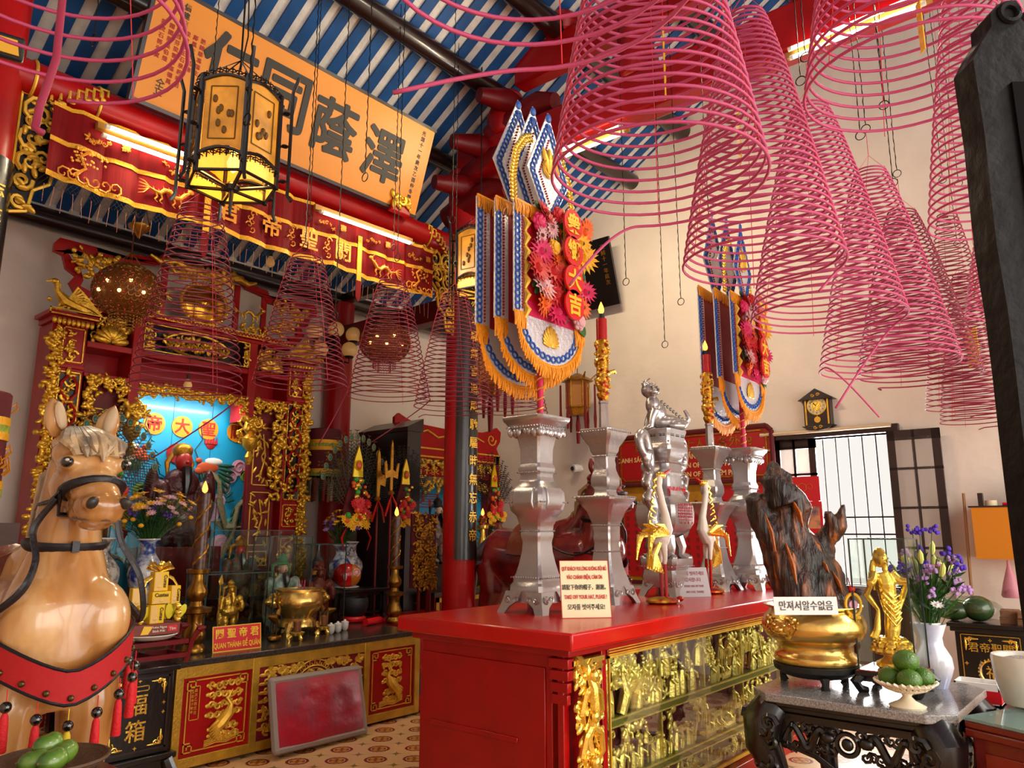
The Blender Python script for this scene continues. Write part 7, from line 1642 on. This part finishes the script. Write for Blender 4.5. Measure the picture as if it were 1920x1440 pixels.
# dark wooden post close to the camera at the right
dpst = thing('dark_screen_post', 'dark wooden screen post with a scrolled top close by at the right edge', 'post', at(1925, 720, D=1.25)); dpst.location.z = 0
base = Vector((dpst.location.x, dpst.location.y, 0)); dpst.rotation_euler = (0, 0, -YAW)
def lp(px, py): q = on_plane(px, py, base, F2); v = q-base; return (v.dot(RGT), q.z)
poly = [lp(*q) for q in ((1919, 1010), (1905, 900), (1893, 800), (1882, 700), (1868, 590), (1848, 470), (1838, 380), (1827, 270), (1806, 130), (1822, 98), (1840, 70), (1838, 45), (1850, 30), (1868, 22), (1885, 22), (1895, 35), (1890, 52), (1900, 62), (1912, 30), (2000, 5), (2040, 1010))]
zb_ = poly[0][1]; poly = [(poly[0][0]+.02, 0)]+poly[:]+[(poly[-1][0], 0)]
M().prism(poly, -.03, .03).build('plank', mat('blackened_wood', '#0d0809', .6, bump=.3, bscale=18, var=.4, spec=.2), dpst, smooth=0)
m = M(); q = lp(1872, 46); m.torus((q[0], -.032, q[1]), .016, .006, 'y', 16, 6); m.build('scroll', MATS['blackened_wood'], dpst)
m = M(); a, b = lp(1916, 175), lp(1985, 1000); m.box(a[0], -.036, 0.2, b[0], -.03, a[1]); m.build('recessed_panel', mat('black_recess', '#060405', .8, spec=.1), dpst, smooth=0)
# ================================================================ HORSE STATUES
def ramp_mat(name, stops, scale, rough=.25, coat=.8, stretch=None, bump=.1):
    m = mat(name, stops[0][1], rough, coat=coat, bump=bump, bscale=8); nt = m.node_tree; n = nt.nodes; l = nt.links
    tc = n.new('ShaderNodeTexCoord'); src = tc.outputs['Object']
    if stretch: mp = n.new('ShaderNodeMapping'); mp.inputs['Scale'].default_value = stretch; l.new(src, mp.inputs[0]); src = mp.outputs[0]
    t = n.new('ShaderNodeTexNoise'); t.inputs['Scale'].default_value = scale; t.inputs['Detail'].default_value = 4; l.new(src, t.inputs['Vector'])
    c = n.new('ShaderNodeValToRGB'); l.new(t.outputs['Fac'], c.inputs[0]); l.new(c.outputs[0], n['Principled BSDF'].inputs['Base Color'])
    for i, (p, h) in enumerate(stops):
        e = c.color_ramp.elements[i] if i < 2 else c.color_ramp.elements.new(p); e.position = p; e.color = hx(h)
    return m
TAN = ramp_mat('tan_horse_paint', ((.28, '#7d4a1e'), (.48, '#b98246'), (.68, '#d9b27c')), 3.2, stretch=(1.6, 1.6, .5))
BAY = ramp_mat('maroon_horse_paint', ((.3, '#3d0a0c'), (.5, '#6b1216'), (.7, '#8d2a2a')), 3.5)
GREYH = ramp_mat('forelock_paint', ((.35, '#55504a'), (.5, '#94806a'), (.65, '#bfa27a')), 5, rough=.45, coat=.1, stretch=(3, 3, 1.2), bump=.4)
STRAP = mat('black_leather', '#121018', .45, bump=.2, bscale=40)
EYEB = mat('eye_black', '#08080a', .05, coat=1.)
def horse(loc, rz, label, body, mane, s=1.):
    H = thing('horse_statue', label, 'horse statue', loc, rz); H.scale = (s,)*3
    m = M()
    # trunk, neck, legs (facing -y)
    m.tube([(0, .02, 1.92), (.0, .03, 1.72), (.005, .02, 1.60), (0, .01, 1.50), (0, .0, 1.40), (0, .02, 1.26), (0, .10, 1.14)], [.085, .108, .12, .15, .19, .225, .22], 18)
    m.tube([(0, .05, 1.30), (0, .4, 1.24), (0, .8, 1.22), (0, 1.15, 1.26), (0, 1.38, 1.22)], [.22, .27, .29, .28, .16], 16)
    m.tube([(0, .10, 1.75), (0, .25, 1.55), (0, .45, 1.45)], [.06, .11, .16], 10)
    for sx in (-1, 1):
        m.tube([(sx*.115, .03, 1.22), (sx*.125, .0, 1.02), (sx*.12, .0, .82), (sx*.115, -.01, .55), (sx*.115, .01, .48), (sx*.115, .0, .15), (sx*.115, -.03, .08), (sx*.115, -.06, 0)], [.12, .105, .085, .055, .06, .04, .05, .062], 12)
        m.tube([(sx*.14, 1.15, 1.2), (sx*.15, 1.12, .95), (sx*.14, 1.28, .62), (sx*.14, 1.2, .2), (sx*.14, 1.17, .08), (sx*.14, 1.12, 0)], [.17, .14, .065, .045, .05, .062], 12)
    m.ell((-.10, -.10, 1.33), (.12, .10, .15), 12, 9); m.ell((.10, -.10, 1.33), (.12, .10, .15), 12, 9)
    m.tube([(0, 1.42, 1.3), (0, 1.55, 1.15), (0, 1.56, .7)], [.05, .07, .03], 8)
    m.build('body', body, H, remesh=.016, soft=4)
    # head
    hd = bpy.data.objects.new('head_pivot', None)
    bpy.data.objects.remove(hd)
    T0 = Matrix.Translation((.01, .0, 1.975)) @ Matrix.Rotation(R(4), 4, 'Z'); T_ = T0 @ Matrix.Diagonal((1.08, 1.32, .80, 1))
    m = M(); m.T = T_
    for c, r in (((0, .0, .0), (.092, .085, .075)), ((0, -.045, -.05), (.105, .09, .09)), ((0, -.075, -.11), (.098, .09, .09)), ((0, -.02, -.17), (.088, .10, .115)), ((0, -.115, -.19), (.083, .085, .085)), ((0, -.155, -.245), (.074, .08, .08)), ((0, -.19, -.295), (.079, .075, .072)), ((0, -.20, -.335), (.070, .06, .048)), ((0, -.165, -.37), (.052, .055, .034)), ((0, -.10, -.30), (.058, .085, .07))): m.ell(c, r, 16, 12)
    for sx in (-1, 1):
        m.ell((sx*.050, -.03, -.20), (.046, .085, .095), 12, 9); m.ell((sx*.078, -.115, -.10), (.030, .040, .038), 10, 8); m.ell((sx*.048, -.24, -.285), (.028, .026, .034), 10, 8)
    m.T = ID
    m.build('head', body, H, remesh=.009, soft=3)
    for sx in (-1, 1):
        m = M(); m.T = T0 @ Matrix.Translation((sx*.078, .01, .03)) @ Matrix.Rotation(R(sx*14), 4, 'Y') @ Matrix.Rotation(R(sx*-20), 4, 'Z')
        rings = []
        for k in range(9):
            t = k/8; w = .040*sin(pi*(.16+.84*t))**.8*(1 if t < .95 else .3)+.002; d = .5
            rings.append([(w*cos(R(g))*1.0, (.012+.03*sin(pi*t))*(-1 if 0 else 1)*(-sin(R(g)))*.8+(.022 if False else 0), .145*t) for g in range(0, 360, 30)])
        m.loft(rings); m.build('ear', body, H, sub=0)
        m = M(); m.T = T0 @ Matrix.Translation((sx*.078, -.006, .03)) @ Matrix.Rotation(R(sx*14), 4, 'Y') @ Matrix.Rotation(R(sx*-20), 4, 'Z')
        m.ell((0, -.022, .075), (.022, .012, .055), 10, 8); m.build('ear_hollow', mat('ear_shade_paint', '#b59a78', .5), H)
        m = M(); m.T = T_; m.ell((sx*.090, -.136, -.10), (.020, .026, .025), 14, 10); e = m.build('eye', EYEB, H)
        m = M(); m.T = T_; m.ell((sx*.098, -.157, -.093), (.007, .006, .007), 8, 6); m.build('eye_glint', mat('eye_white', '#cfc6c0', .2), e)  # pale dot painted as a highlight on the eye
        m = M(); m.T = T_; m.ell((sx*.050, -.258, -.285), (.021, .014, .028), 12, 8, Euler((R(15), 0, R(-sx*25))).to_matrix()); m.build('nostril', mat('nostril_paint', '#2a2422', .4), H)
    m = M(); m.T = T_; m.tube([(-.068, -.17, -.348), (-.052, -.225, -.356), (0, -.25, -.358), (.052, -.225, -.356), (.068, -.17, -.348)], .006, 6); m.build('mouth_line', mat('lip_shade', '#5d5348', .5), H)
    # forelock and mane
    m = M(); m.T = T_; rd = random.Random(5)
    for k in range(15):
        a = -1+2*k/14; x = a*.085; e = 1-abs(a)
        m.tube([(x*.25, .035, .082), (x*.7, -.045, .068-.02*abs(a)), (x*1.05+.008*sin(k*2), -.105-.03*e, .015-.02*abs(a)), (x*.95+.010*sin(k*3), -.125-.035*e, -.025-.02*((k*7) % 3)), (x*.72+.012*sin(k), -.130-.040*e, -.052-.022*((k*5) % 3)*e)], [.018, .024, .021, .015, .003], 7)
    m.build('forelock', mane, H)
    m = M()
    for k in range(12): m.tube([(0, .08+.012*k, 1.96-.045*k), (.06*(-1)**k, .13+.02*k, 1.90-.05*k), (.09*(-1)**k, .14+.02*k, 1.78-.05*k)], [.03, .03, .006], 6)
    m.build('mane', mane, H)
    # halter, collar and reins
    m = M(); m.T = T_
    ring = [(.093*cos(R(g)), -.130-.086*sin(R(g))*.88, -.225+.098*sin(R(g))*.5) for g in range(0, 361, 18)]
    m.tube(ring, .019, 6, .4)
    for sx in (-1, 1): m.tube([(sx*.094, -.13, -.225), (sx*.098, -.06, -.27), (sx*.098, .03, -.28)], .014, 6, .5)
    m.tube([(-.094, -.12, -.235), (-.07, -.06, -.33), (.07, -.06, -.33), (.094, -.12, -.235)], .013, 6, .5)
    m.build('halter', STRAP, H)
    m = M(); ring = [(.128*cos(R(g)), .025+.126*sin(R(g)), 1.60+.012*sin(R(g))) for g in range(0, 361, 15)]; m.tube(ring, .023, 8, .6); m.box(-.012, -.125, 1.575, .012, -.108, 1.615); m.build('collar', STRAP, H)
    m = M()
    m.stube([T_ @ Vector((-.094, -.10, -.26)), (-.135, -.10, 1.66), (-.128, -.145, 1.55), (-.17, -.19, 1.45), (-.245, -.10, 1.36), (-.285, .06, 1.30), (-.30, .28, 1.36), (-.2, .45, 1.48)], .018, 6, .5)
    m.stube([T_ @ Vector((.094, -.10, -.26)), (.15, -.12, 1.62), (.225, -.14, 1.48), (.275, -.05, 1.32), (.29, .2, 1.36), (.2, .45, 1.48)], .018, 6, .5)
    m.build('rein', STRAP, H)
    # breast band with tassels
    def bp2(g): return Vector((.245*sin(R(g))*1.02, .045-.285*cos(R(g)), 1.125+.14*(abs(sin(R(g))))**1.4))
    m = M(); gs = list(range(-100, 101, 8)); rings = []
    for g in gs:
        c = bp2(g); n = Vector((sin(R(g)), -cos(R(g)), 0)); h = .055; rings.append([c+n*.004-Vector((0, 0, h)), c+n*.014-Vector((0, 0, h)), c+n*.014+Vector((0, 0, h)), c+n*.004+Vector((0, 0, h))])
    m.loft(rings); bb_ = m.build('breast_band', mat('red_felt_band', '#ab0a12', .75, bump=.15), H, smooth=60)
    m = M()
    for e in (-.055, .055): m.tube([bp2(g)+Vector((sin(R(g)), -cos(R(g)), 0))*.012+Vector((0, 0, e)) for g in gs], .006, 5)
    m.build('band_binding', STRAP, bb_)
    m = M()
    for g in range(-96, 97, 16):
        c = bp2(g)+Vector((sin(R(g)), -cos(R(g)), 0))*.016-Vector((0, 0, .03)); m.ell(c, .011, 8, 6)
    m.build('rivet', mat('antique_brass', '#5a4a2a', .35, .8), bb_)
    for i, g in enumerate(range(-96, 97, 19)):
        c = bp2(g)+Vector((sin(R(g)), -cos(R(g)), 0))*.03-Vector((0, 0, .06))
        m = M(); m.cyl(c, c-Vector((0, 0, .05)), .002, seg=4); m.lathe([(.006, -.07), (.012, -.085), (.014, -.11), (.017, -.19), (.014, -.195), (.001, -.195)], 12, c.x, c.y, c.z)
        t = m.build('tassel', mat('red_tassel', '#c9101c', .7, bump=.3, bscale=80) if i != 5 else mat('yellow_tassel', '#cfae1c', .7), H)
        M().ell(c-Vector((0, 0, .055)), .019, 10, 8).build('bead', EYEB, t)
    # saddle
    m = M(); rings = []
    for y in (.35, .45, .6, .75, .85):
        lift = .06 if y in (.35, .85) else .0
        rings.append([(.30*sin(R(g)), y, 1.235+(.30+lift)*cos(R(g))) for g in range(-80, 81, 16)]+[(.27*sin(R(g)), y, 1.235+.27*cos(R(g))) for g in range(80, -81, -16)])
    m.loft(rings); m.build('saddle', mat('saddle_leather', '#6a2a12', .35, bump=.2, coat=.3), H)
    return H
HP = at(108, 1180, D=2.78); HP.z = 0
horse(HP, -6, 'large glossy tan horse statue with black halter and red tasselled breast band at the left', TAN, GREYH)
horse((6.35, 4.25, 0), 0, 'dark maroon horse statue with a brown saddle behind the silver vessels', BAY, mat('horsehair', '#8a6a48', .7, bump=.4), 1.1)
# offering tray of mangoes before the horse
MP = at(95, 1432, D=2.34)
o = thing('offering_pedestal', 'dark carved pedestal under the tray of mangoes before the tan horse', 'pedestal', (MP.x, MP.y, 0)); M().box(-.13, -.13, 0, .13, .13, MP.z-.06).build('column', DWOOD, o, bevel=.01); M().box(-.16, -.16, MP.z-.06, .16, .16, MP.z-.025).build('top', DWOOD, o, bevel=.006)
o = thing('woven_tray', 'round brown woven tray holding green mangoes before the tan horse', 'tray', MP+Vector((0, 0, -.025))); m = M(); m.lathe([(.001, 0), (.12, 0), (.165, .04), (.16, .045), (.115, .01), (.001, .01)], 28); [m.torus((0, 0, .01+.01*k), .125+.012*k, .006, 'z', 26, 5) for k in range(4)]; m.build('tray', mat('wicker', '#4f3620', .7, bump=.4), o)
MANG = mat('mango_green', '#36601c', .3, col2='#64842a', vscale=9, coat=.4, bump=.08)
for (x, y, nm, a) in ((88, 1398, 'topmost green mango on the woven tray', 10), (62, 1430, 'green mango on the tray, nearest the picture edge', -20), (97, 1428, 'green mango in the middle front of the tray', 15), (118, 1413, 'yellowish green mango on the tray, nearest the black donation box', 30)):
    P = at(x, y, D=2.28 if y > 1420 else 2.34); o = thing('mango', nm, 'fruit', P, a, 'green mangoes on the woven tray'); m = M(); m.ell((0, 0, 0), (.044, .034, .034), 16, 12); m.ell((.018, 0, .006), (.03, .033, .032), 12, 9); m.build('fruit', MANG, o, remesh=.006, soft=3); M().ell((-.042, 0, .003), .005, 6, 5).build('stem_end', mat('stem_brown', '#6b5a24', .7), o)
# ================================================================ LAMPS, COUPLETS, SIDE ALTAR
def couplet(P, ztop, zbot, label, chars, ang, part=None):
    o = thing('couplet_plaque', label, 'plaque', (P[0], P[1], 0), ang); r = .19
    arc = [(r*sin(R(g)), -r*cos(R(g))) for g in range(-62, 63, 8)]; arc2 = [(.175*sin(R(g)), -.175*cos(R(g))) for g in range(62, -63, -8)]
    M().loft([[(x, y, z) for x, y in arc+arc2] for z in (zbot, ztop)]).build('board', BLACK, o)
    m = M(); n = len(chars); st = (ztop-zbot-.3)/n
    for i, ch in enumerate(chars): m.text(ch, st*.66, up(0, -.196, ztop-.15-st*(i+1)+st*.25), bold=.01)
    m.build('gold_lettering', GOLDP, o, smooth=0)
couplet((CX, CY), 5.0, 1.36, 'long curved black plaque with gold characters on the main red column', '心同常赤公驅無言追風馳驅時無忘赤帝', 1)
couplet((1.28, CY), 4.1, 1.4, 'curved black plaque edge on the left red column at the picture border', '志在春秋功在漢心同日月義同天', 20)
def globe_lamp():
    o = thing('wall_lamp', 'five-globe wall lamp of cream glass on black scrolled arms beside the back column', 'lamp', at(618, 650, Y=7.74)); GL2 = mat('cream_globe', '#e8c184', .25, coat=.6, emit='#e0a050', es=.12)
    m = M(); m.lathe([(.05, -.12), (.07, 0), (.05, .12)], 12); m.build('stem', IRON, o)
    for px, py in ((590, 622), (600, 655), (630, 618), (663, 628), (655, 656)):
        P = at(px, py, Y=7.5)-o.location; m = M(); m.tube([(0, 0, -.05), P*.5+Vector((0, 0, -.16)), P+Vector((0, 0, -.17)), P+Vector((0, 0, -.10))], .010, 6); m.lathe([(.05, -.105), (.06, -.085), (.03, -.08)], 12, P.x, P.y, P.z); m.build('arm', IRON, o); M().ell(P, .10, 18, 12).build('globe', GL2, o, smooth=180)
globe_lamp()
BEADR = mat('red_bead', '#b0201a', .2, coat=.5); FIL = mat('gilt_filigree', '#8a5a1c', .35, .7, var=.3, vscale=30)
def bead_lantern(px, py, w, D, label, red):
    P = at(px, py, D=D); r = w/2*D/FPX; o = thing('beaded_lantern', label, 'lantern', P); rd = random.Random(int(px))
    m = M(); b = M()
    for i in range(15):
        a = pi*(.12+.76*i/14); z = r*.82*cos(a); q = r*sin(a); n = max(8, int(34*sin(a)))
        for k in range(n):
            g = 2*pi*(k+.5*(i % 2))/n; c = Vector((q*cos(g), q*sin(g), z))
            t1 = Vector((-sin(g), cos(g), 0)); t2 = (c.normalized()).cross(t1)
            m.tube([c+(t1*cos(R(60*j))+t2*sin(R(60*j)))*r*.085 for j in range(7)], r*.014, 3)
            if rd.random() < (.8 if red else .55) and i > 3: b.ell(c, r*.035, 6, 4)
    m.torus((0, 0, r*.75), r*.42, r*.05, 'z', 24, 6); m.torus((0, 0, -r*.72), r*.46, r*.04, 'z', 24, 6)
    for k in range(6): m.cyl((r*.42*cos(R(60*k)), r*.42*sin(R(60*k)), r*.75), (0, 0, r*1.3), r*.012, seg=4)
    m.build('filigree_shell', FIL, o, smooth=0); b.build('beads', BEADR, o)
    M().ell((0, 0, 0), (r*.9, r*.9, r*.72), 18, 12).build('inner_lining', mat('lantern_lining', '#4a2408', .6, emit='#a04a10', es=.12), o)
    m = M()
    for k in range(26): g = 2*pi*k/26; [m.ell((r*.45*cos(g), r*.45*sin(g), -r*(.74+.09*j)), r*.03, 5, 4) for j in range(4)]
    for k in range(14): g = 2*pi*k/14; [m.ell((r*.25*cos(g), r*.25*sin(g), -r*(.78+.1*j)), r*.03, 5, 4) for j in range(5)]
    m.build('bead_fringe', BEADR if red else FIL, o)
    m = M()
    for g, z in ((-1.6, .1), (-2.3, .05), (-1.9, -.25), (-2.6, -.2), (-1.2, -.2)): m.ell((r*.95*cos(g-.3), r*.95*sin(g-.3), z*r), r*.055, 8, 6)
    m.build('bulb', glow('lantern_bulb', '#ffc061', 8), o)
    m = M(); m.cyl((0, 0, r*1.25), (0, 0, roof_z(P.y)-.02-P.z), .006, seg=5); m.build('chain', mat('copper_chain', '#6a3a1c', .5, .6), o)
    lamp('POINT', 'lantern_glow', P, (0, 0, 0), 9, (1, .6, .28), shadow_soft_size=.1)
bead_lantern(240, 547, 122, 6.3, 'amber beaded round lantern with lit bulbs hanging at the left of the niche', False)
bead_lantern(722, 643, 94, 8.3, 'red beaded round lantern glowing inside a dark pink coil', True)
def little_lantern(P, label, s=1.):
    o = thing('small_palace_lantern', label, 'lantern', P); m = M(); hx_ = [(.14*s*cos(R(60*k)), .14*s*sin(R(60*k))) for k in range(6)]
    for a in hx_: m.cyl((a[0], a[1], -.16*s), (a[0], a[1], .16*s), .010*s, seg=5)
    for z in (-.16, .16): 
        for k in range(6): m.tube([(*hx_[k], z*s), (*hx_[(k+1) % 6], z*s)], .012*s, 5)
    m.lathe([(.10*s, -.26*s), (.13*s, -.17*s)], 6); m.lathe([(.20*s, .16*s), (.15*s, .20*s), (.04*s, .26*s)], 6)
    for a in hx_: m.tube([(a[0]*1.1, a[1]*1.1, .17*s), (a[0]*1.6, a[1]*1.6, .24*s), (a[0]*1.5, a[1]*1.5, .17*s)], .010*s, 5)
    m.build('frame', OLDG, o); M().lathe([(.125*s, -.15*s), (.125*s, .15*s)], 6).build('pane', mat('dim_amber', '#8a5a20', .4, emit='#c06a1c', es=.15), o)
    m = M(); [m.lathe([(.012*s, .12*s), (.014*s, -.2*s), (.02*s, -.3*s), (.012*s, -.44*s)], 6, a[0]*1.5, a[1]*1.5) for a in hx_]; m.lathe([(.015*s, -.26*s), (.03*s, -.38*s), (.02*s, -.6*s)], 8); m.build('tassel', DRED, o); M().cyl((0, 0, .25*s), (0, 0, roof_z(P.y)-.02-P.z), .005, seg=4).build('cord', IRON, o)
little_lantern(at(920, 692, D=9.3), 'small dark hexagonal lantern beside the black plaque, behind the pink coil', 1.3)
little_lantern(at(1083, 740, X=XR-.45), 'small gilded hexagonal lantern hanging by the right wall behind the candle', 1.1)
ln.scale = (1.06,)*3
o = dup(ln, at(900, 572, D=7.8), 40, 'black hexagonal lantern with amber panes hanging half behind the big flowered banner', scale=1.35)
def bulb(px, py, D, label, h):
    P = at(px, py, D=D); o = thing('hanging_bulb', label, 'bulb', P); m = M(); m.lathe([(.001, -.05), (.035, -.03), (.042, 0), (.025, .045), (.015, .06)], 14); m.build('glass_bulb', mat('frosted_bulb', '#d8b070', .25, emit='#e0a050', es=.15), o); M().cyl((0, 0, .05), (0, 0, .10), .018, .014, 10).build('socket', CHAR, o); M().cyl((0, 0, .1), (0, 0, roof_z(P.y)-.02-P.z), .003, seg=4).build('cord', IRON, o)
bulb(507, 492, 7.0, 'small unlit bulb on a cord before the blue rafters right of the first coil', 1.0); bulb(352, 722, 7.3, 'pale bulb hanging in front of the blue niche panel', .6)
o = thing('oil_pendant', 'small brass oil lamp pendant hanging above the amber beaded lantern', 'pendant lamp', at(262, 424, D=6.0)); m = M(); m.lathe([(.01, -.10), (.03, -.06), (.08, -.02), (.085, 0), (.07, .0), (.03, -.03)], 16); [m.tube([(.08*cos(R(120*k)), .08*sin(R(120*k)), 0), (0, 0, .28)], .004, 4) for k in range(3)]; m.build('brass_dish', OBRASS, o); M().tube([(0, 0, .28), (0, 0, .9)], .005, 4).build('chain', OBRASS, o)
o = thing('emergency_lamp', 'yellow emergency lamp in a black housing on the left red column', 'lamp', at(8, 84, D=4.3)); o.scale = (.75,)*3; m = M(); m.box(-.13, 0, -.09, .13, .10, .09); m.build('housing', CHAR, o, bevel=.02); m = M(); m.prism([(-.10, -.055), (.10, -.055), (.08, .055), (-.08, .055)], -.03, 0); m.build('lens', mat('amber_lens', '#e8b020', .2, emit='#e8a010', es=.08), o); o.rotation_euler = (R(20), 0, R(-15))
# right side altar
sa = thing('side_altar', 'red and gilded side altar frame with a blue panel behind the black-plaqued column', 'altar', (0, 7.35, 0))
x0, x1 = 6.40, 8.42
m = M()
for x in (x0, x1-.14): m.box(x, 0, 0, x+.14, .3, 2.75)
m.box(x0, 0, 2.60, x1, .3, 2.75); m.box(x0+.14, .08, 2.38, x1-.14, .12, 2.55)
cr_ = [(x0-.02, 2.75), (x0-.02, 3.10), (x0+.05, 3.16), (x0+.2, 3.10), (x0+.35, 3.06), (7.41, 3.03), (x1-.35, 3.06), (x1-.2, 3.10), (x1-.05, 3.16), (x1+.04, 3.10), (x1+.02, 2.95), (x1-.06, 2.85), (x1, 2.75)]
m.prism(cr_, .02, .07); m.build('frame', RED, sa, bevel=.006)
g = M()
for x in (x0+.02, x1-.12): g.box(x, -.008, .8, x+.012, 0, 2.72); g.box(x+.09, -.008, .8, x+.102, 0, 2.72)
vine(g, x0+.16, 2.56, x1-.16, 2.56, .05, 3, 30, 1.2, .014); vine(g, x0+.17, 2.3, x0+.17, 2.56, .05, 4, 6, 1.1, .012); vine(g, x0+.16, 2.27, x1-.16, 2.27, .07, 5, 30, 1.2, .014); g.box(x0+.12, -.006, 2.62, x1-.12, 0, 2.64); g.box(x0+.02, -.006, 2.73, x1-.02, 0, 2.75)
for s, x in ((1, x0+.1), (-1, x1-.1)): g.curl(x+s*.08, 2.97, .09, 0, 1.4, s, .015, .012, 12, 5); g.tube([(x+s*.25, .015, 2.92), (x+s*.45, .01, 2.98), (x+s*.65, .015, 2.9), (x+s*.9, .015, 2.95)], .014, 5)
for k in range(4): g.box(x0+.35+.4*k, .07, 2.38, x0+.36+.4*k, .08, 2.55)
g.text('福祿壽財神', .13, up(7.41, .075, 2.41), sx=2.4); g.build('gilding', GOLDP, sa)
M().box(x0+.14, .25, .8, x1-.14, .28, 2.30).build('blue_panel', NB, sa, smooth=0)
m = M(); m.text('財星', .22, up(7.0, .245, 1.98), sx=2.2); m.build('red_lettering', RINK, sa, smooth=0)
m = M()
for r_ in range(4):
    for k in range(7): m.curl(6.95+.22*k+.1*(r_ % 2), 1.05+.2*r_, .10, 0, 1.1, 1, .245, .008, 12, 4)
m.build('painted_waves', mat('wave_white', '#9fd0e2', .5), sa)
o = thing('side_cabinet', 'tall black lacquer cabinet side between the main altar and the side altar', 'cabinet', (5.98, 7.3, 0)); M().box(.16, -.45, 0, .38, .45, 2.85).build('carcass', BLACK, o); M().prism([(.14, 2.85), (.40, 2.85), (.40, 3.02), (.14, 2.9)], -.47, .47).build('sloping_top', DWOOD, o)
warrior((6.93, 7.12, 1.25), 'seated dark bearded figure with a black cap before the blue side-altar panel', .78, mat('dark_robe', '#3a2a30', .45, bump=.4, col2='#8a7a6a', vscale=15), mat('pale_face2', '#c9b09a', .35), CHAR)
o = thing('side_counter', 'gilded side counter carrying vases and the second title sign', 'counter', (6.42, 6.62, 0)); M().box(0, 0, 0, 2.0, .66, .90).build('body', DRED, o); M().box(-.03, -.03, .90, 2.03, .68, .945).build('top', MATS['dark_granite'], o); m = M(); frame(m, .02, .05, 1.98, .88, .05, -.012, 0); m.build('gilt_border', GFR, o)
o = thing('statue_plinth', 'black plinth under the dark bearded figure of the side altar', 'plinth', (6.93, 7.12, .945)); M().box(-.3, -.14, 0, .3, .2, .30).build('block', BLACK, o)
signboard('title_sign', 'second red title sign with two yellow lines beside the base of the black plaque', at(937, 1118, Y=6.66), .40, .19, 8, -3, SIGNR, SIGNY, [('財神公', .07, .105, SIGNY, .02, 1.1), ('THẦN TÀI CÔNG', .055, .03, SIGNY, .02, .8)])
vase(Vector((7.72, 6.95, .98)), 'blue and white vase with flowers on the side counter behind the black plaque', .5, BW); bouquet(Vector((7.72, 6.95, 1.46)), 'bouquet of yellow and lilac flowers on the side counter', .22, .42, (('yellow_blossoms', YF, 24, .045, .6, 1.0, 'daisy'), ('lilac_blossoms', LF, 20, .04, .5, .95, 'daisy'), ('white_blossoms', CUPW, 10, .04, .5, .9, 'daisy')), 9)
vase(Vector((7.45, 7.05, .98)), 'second blue and white vase half hidden by the flower vase on the side counter', .6, BW)
o = thing('vase_tray', 'black tray under the two blue vases on the side counter', 'tray', (7.6, 6.98, .945)); M().box(-.35, -.2, 0, .35, .2, .035).build('tray', BLACK, o)
o = thing('wooden_fish', 'red wooden fish drum with gold eye at the end of the side counter', 'wooden fish', at(967, 1048, Y=6.9)); M().ell((0, 0, 0), (.17, .12, .15), 18, 12).build('body', REDB, o); m = M(); m.ell((.08, -.02, 0), (.10, .11, .13), 14, 9); m.build('gold_snout', MATS['gold_lacquer'], o); M().box(-.12, -.08, -(o.location.z-.945), .12, .08, -.13).build('stand', BLACK, o)
candlestick(at(904, 1112, Y=6.72), 'slender bright brass candlestick with a red candle at the side counter', .85, .12, .55, GOLDB, cmat=REDB)
o = thing('brown_panel', 'plain brown wooden panel leaning against the back wall behind the horse', 'panel', (2.10, 7.35, 0)); M().box(-.16, 0, 0, .17, .03, 1.72).build('board', mat('brown_board', '#4d2818', .5, var=.2, stretch=(1, 1, 8)), o)
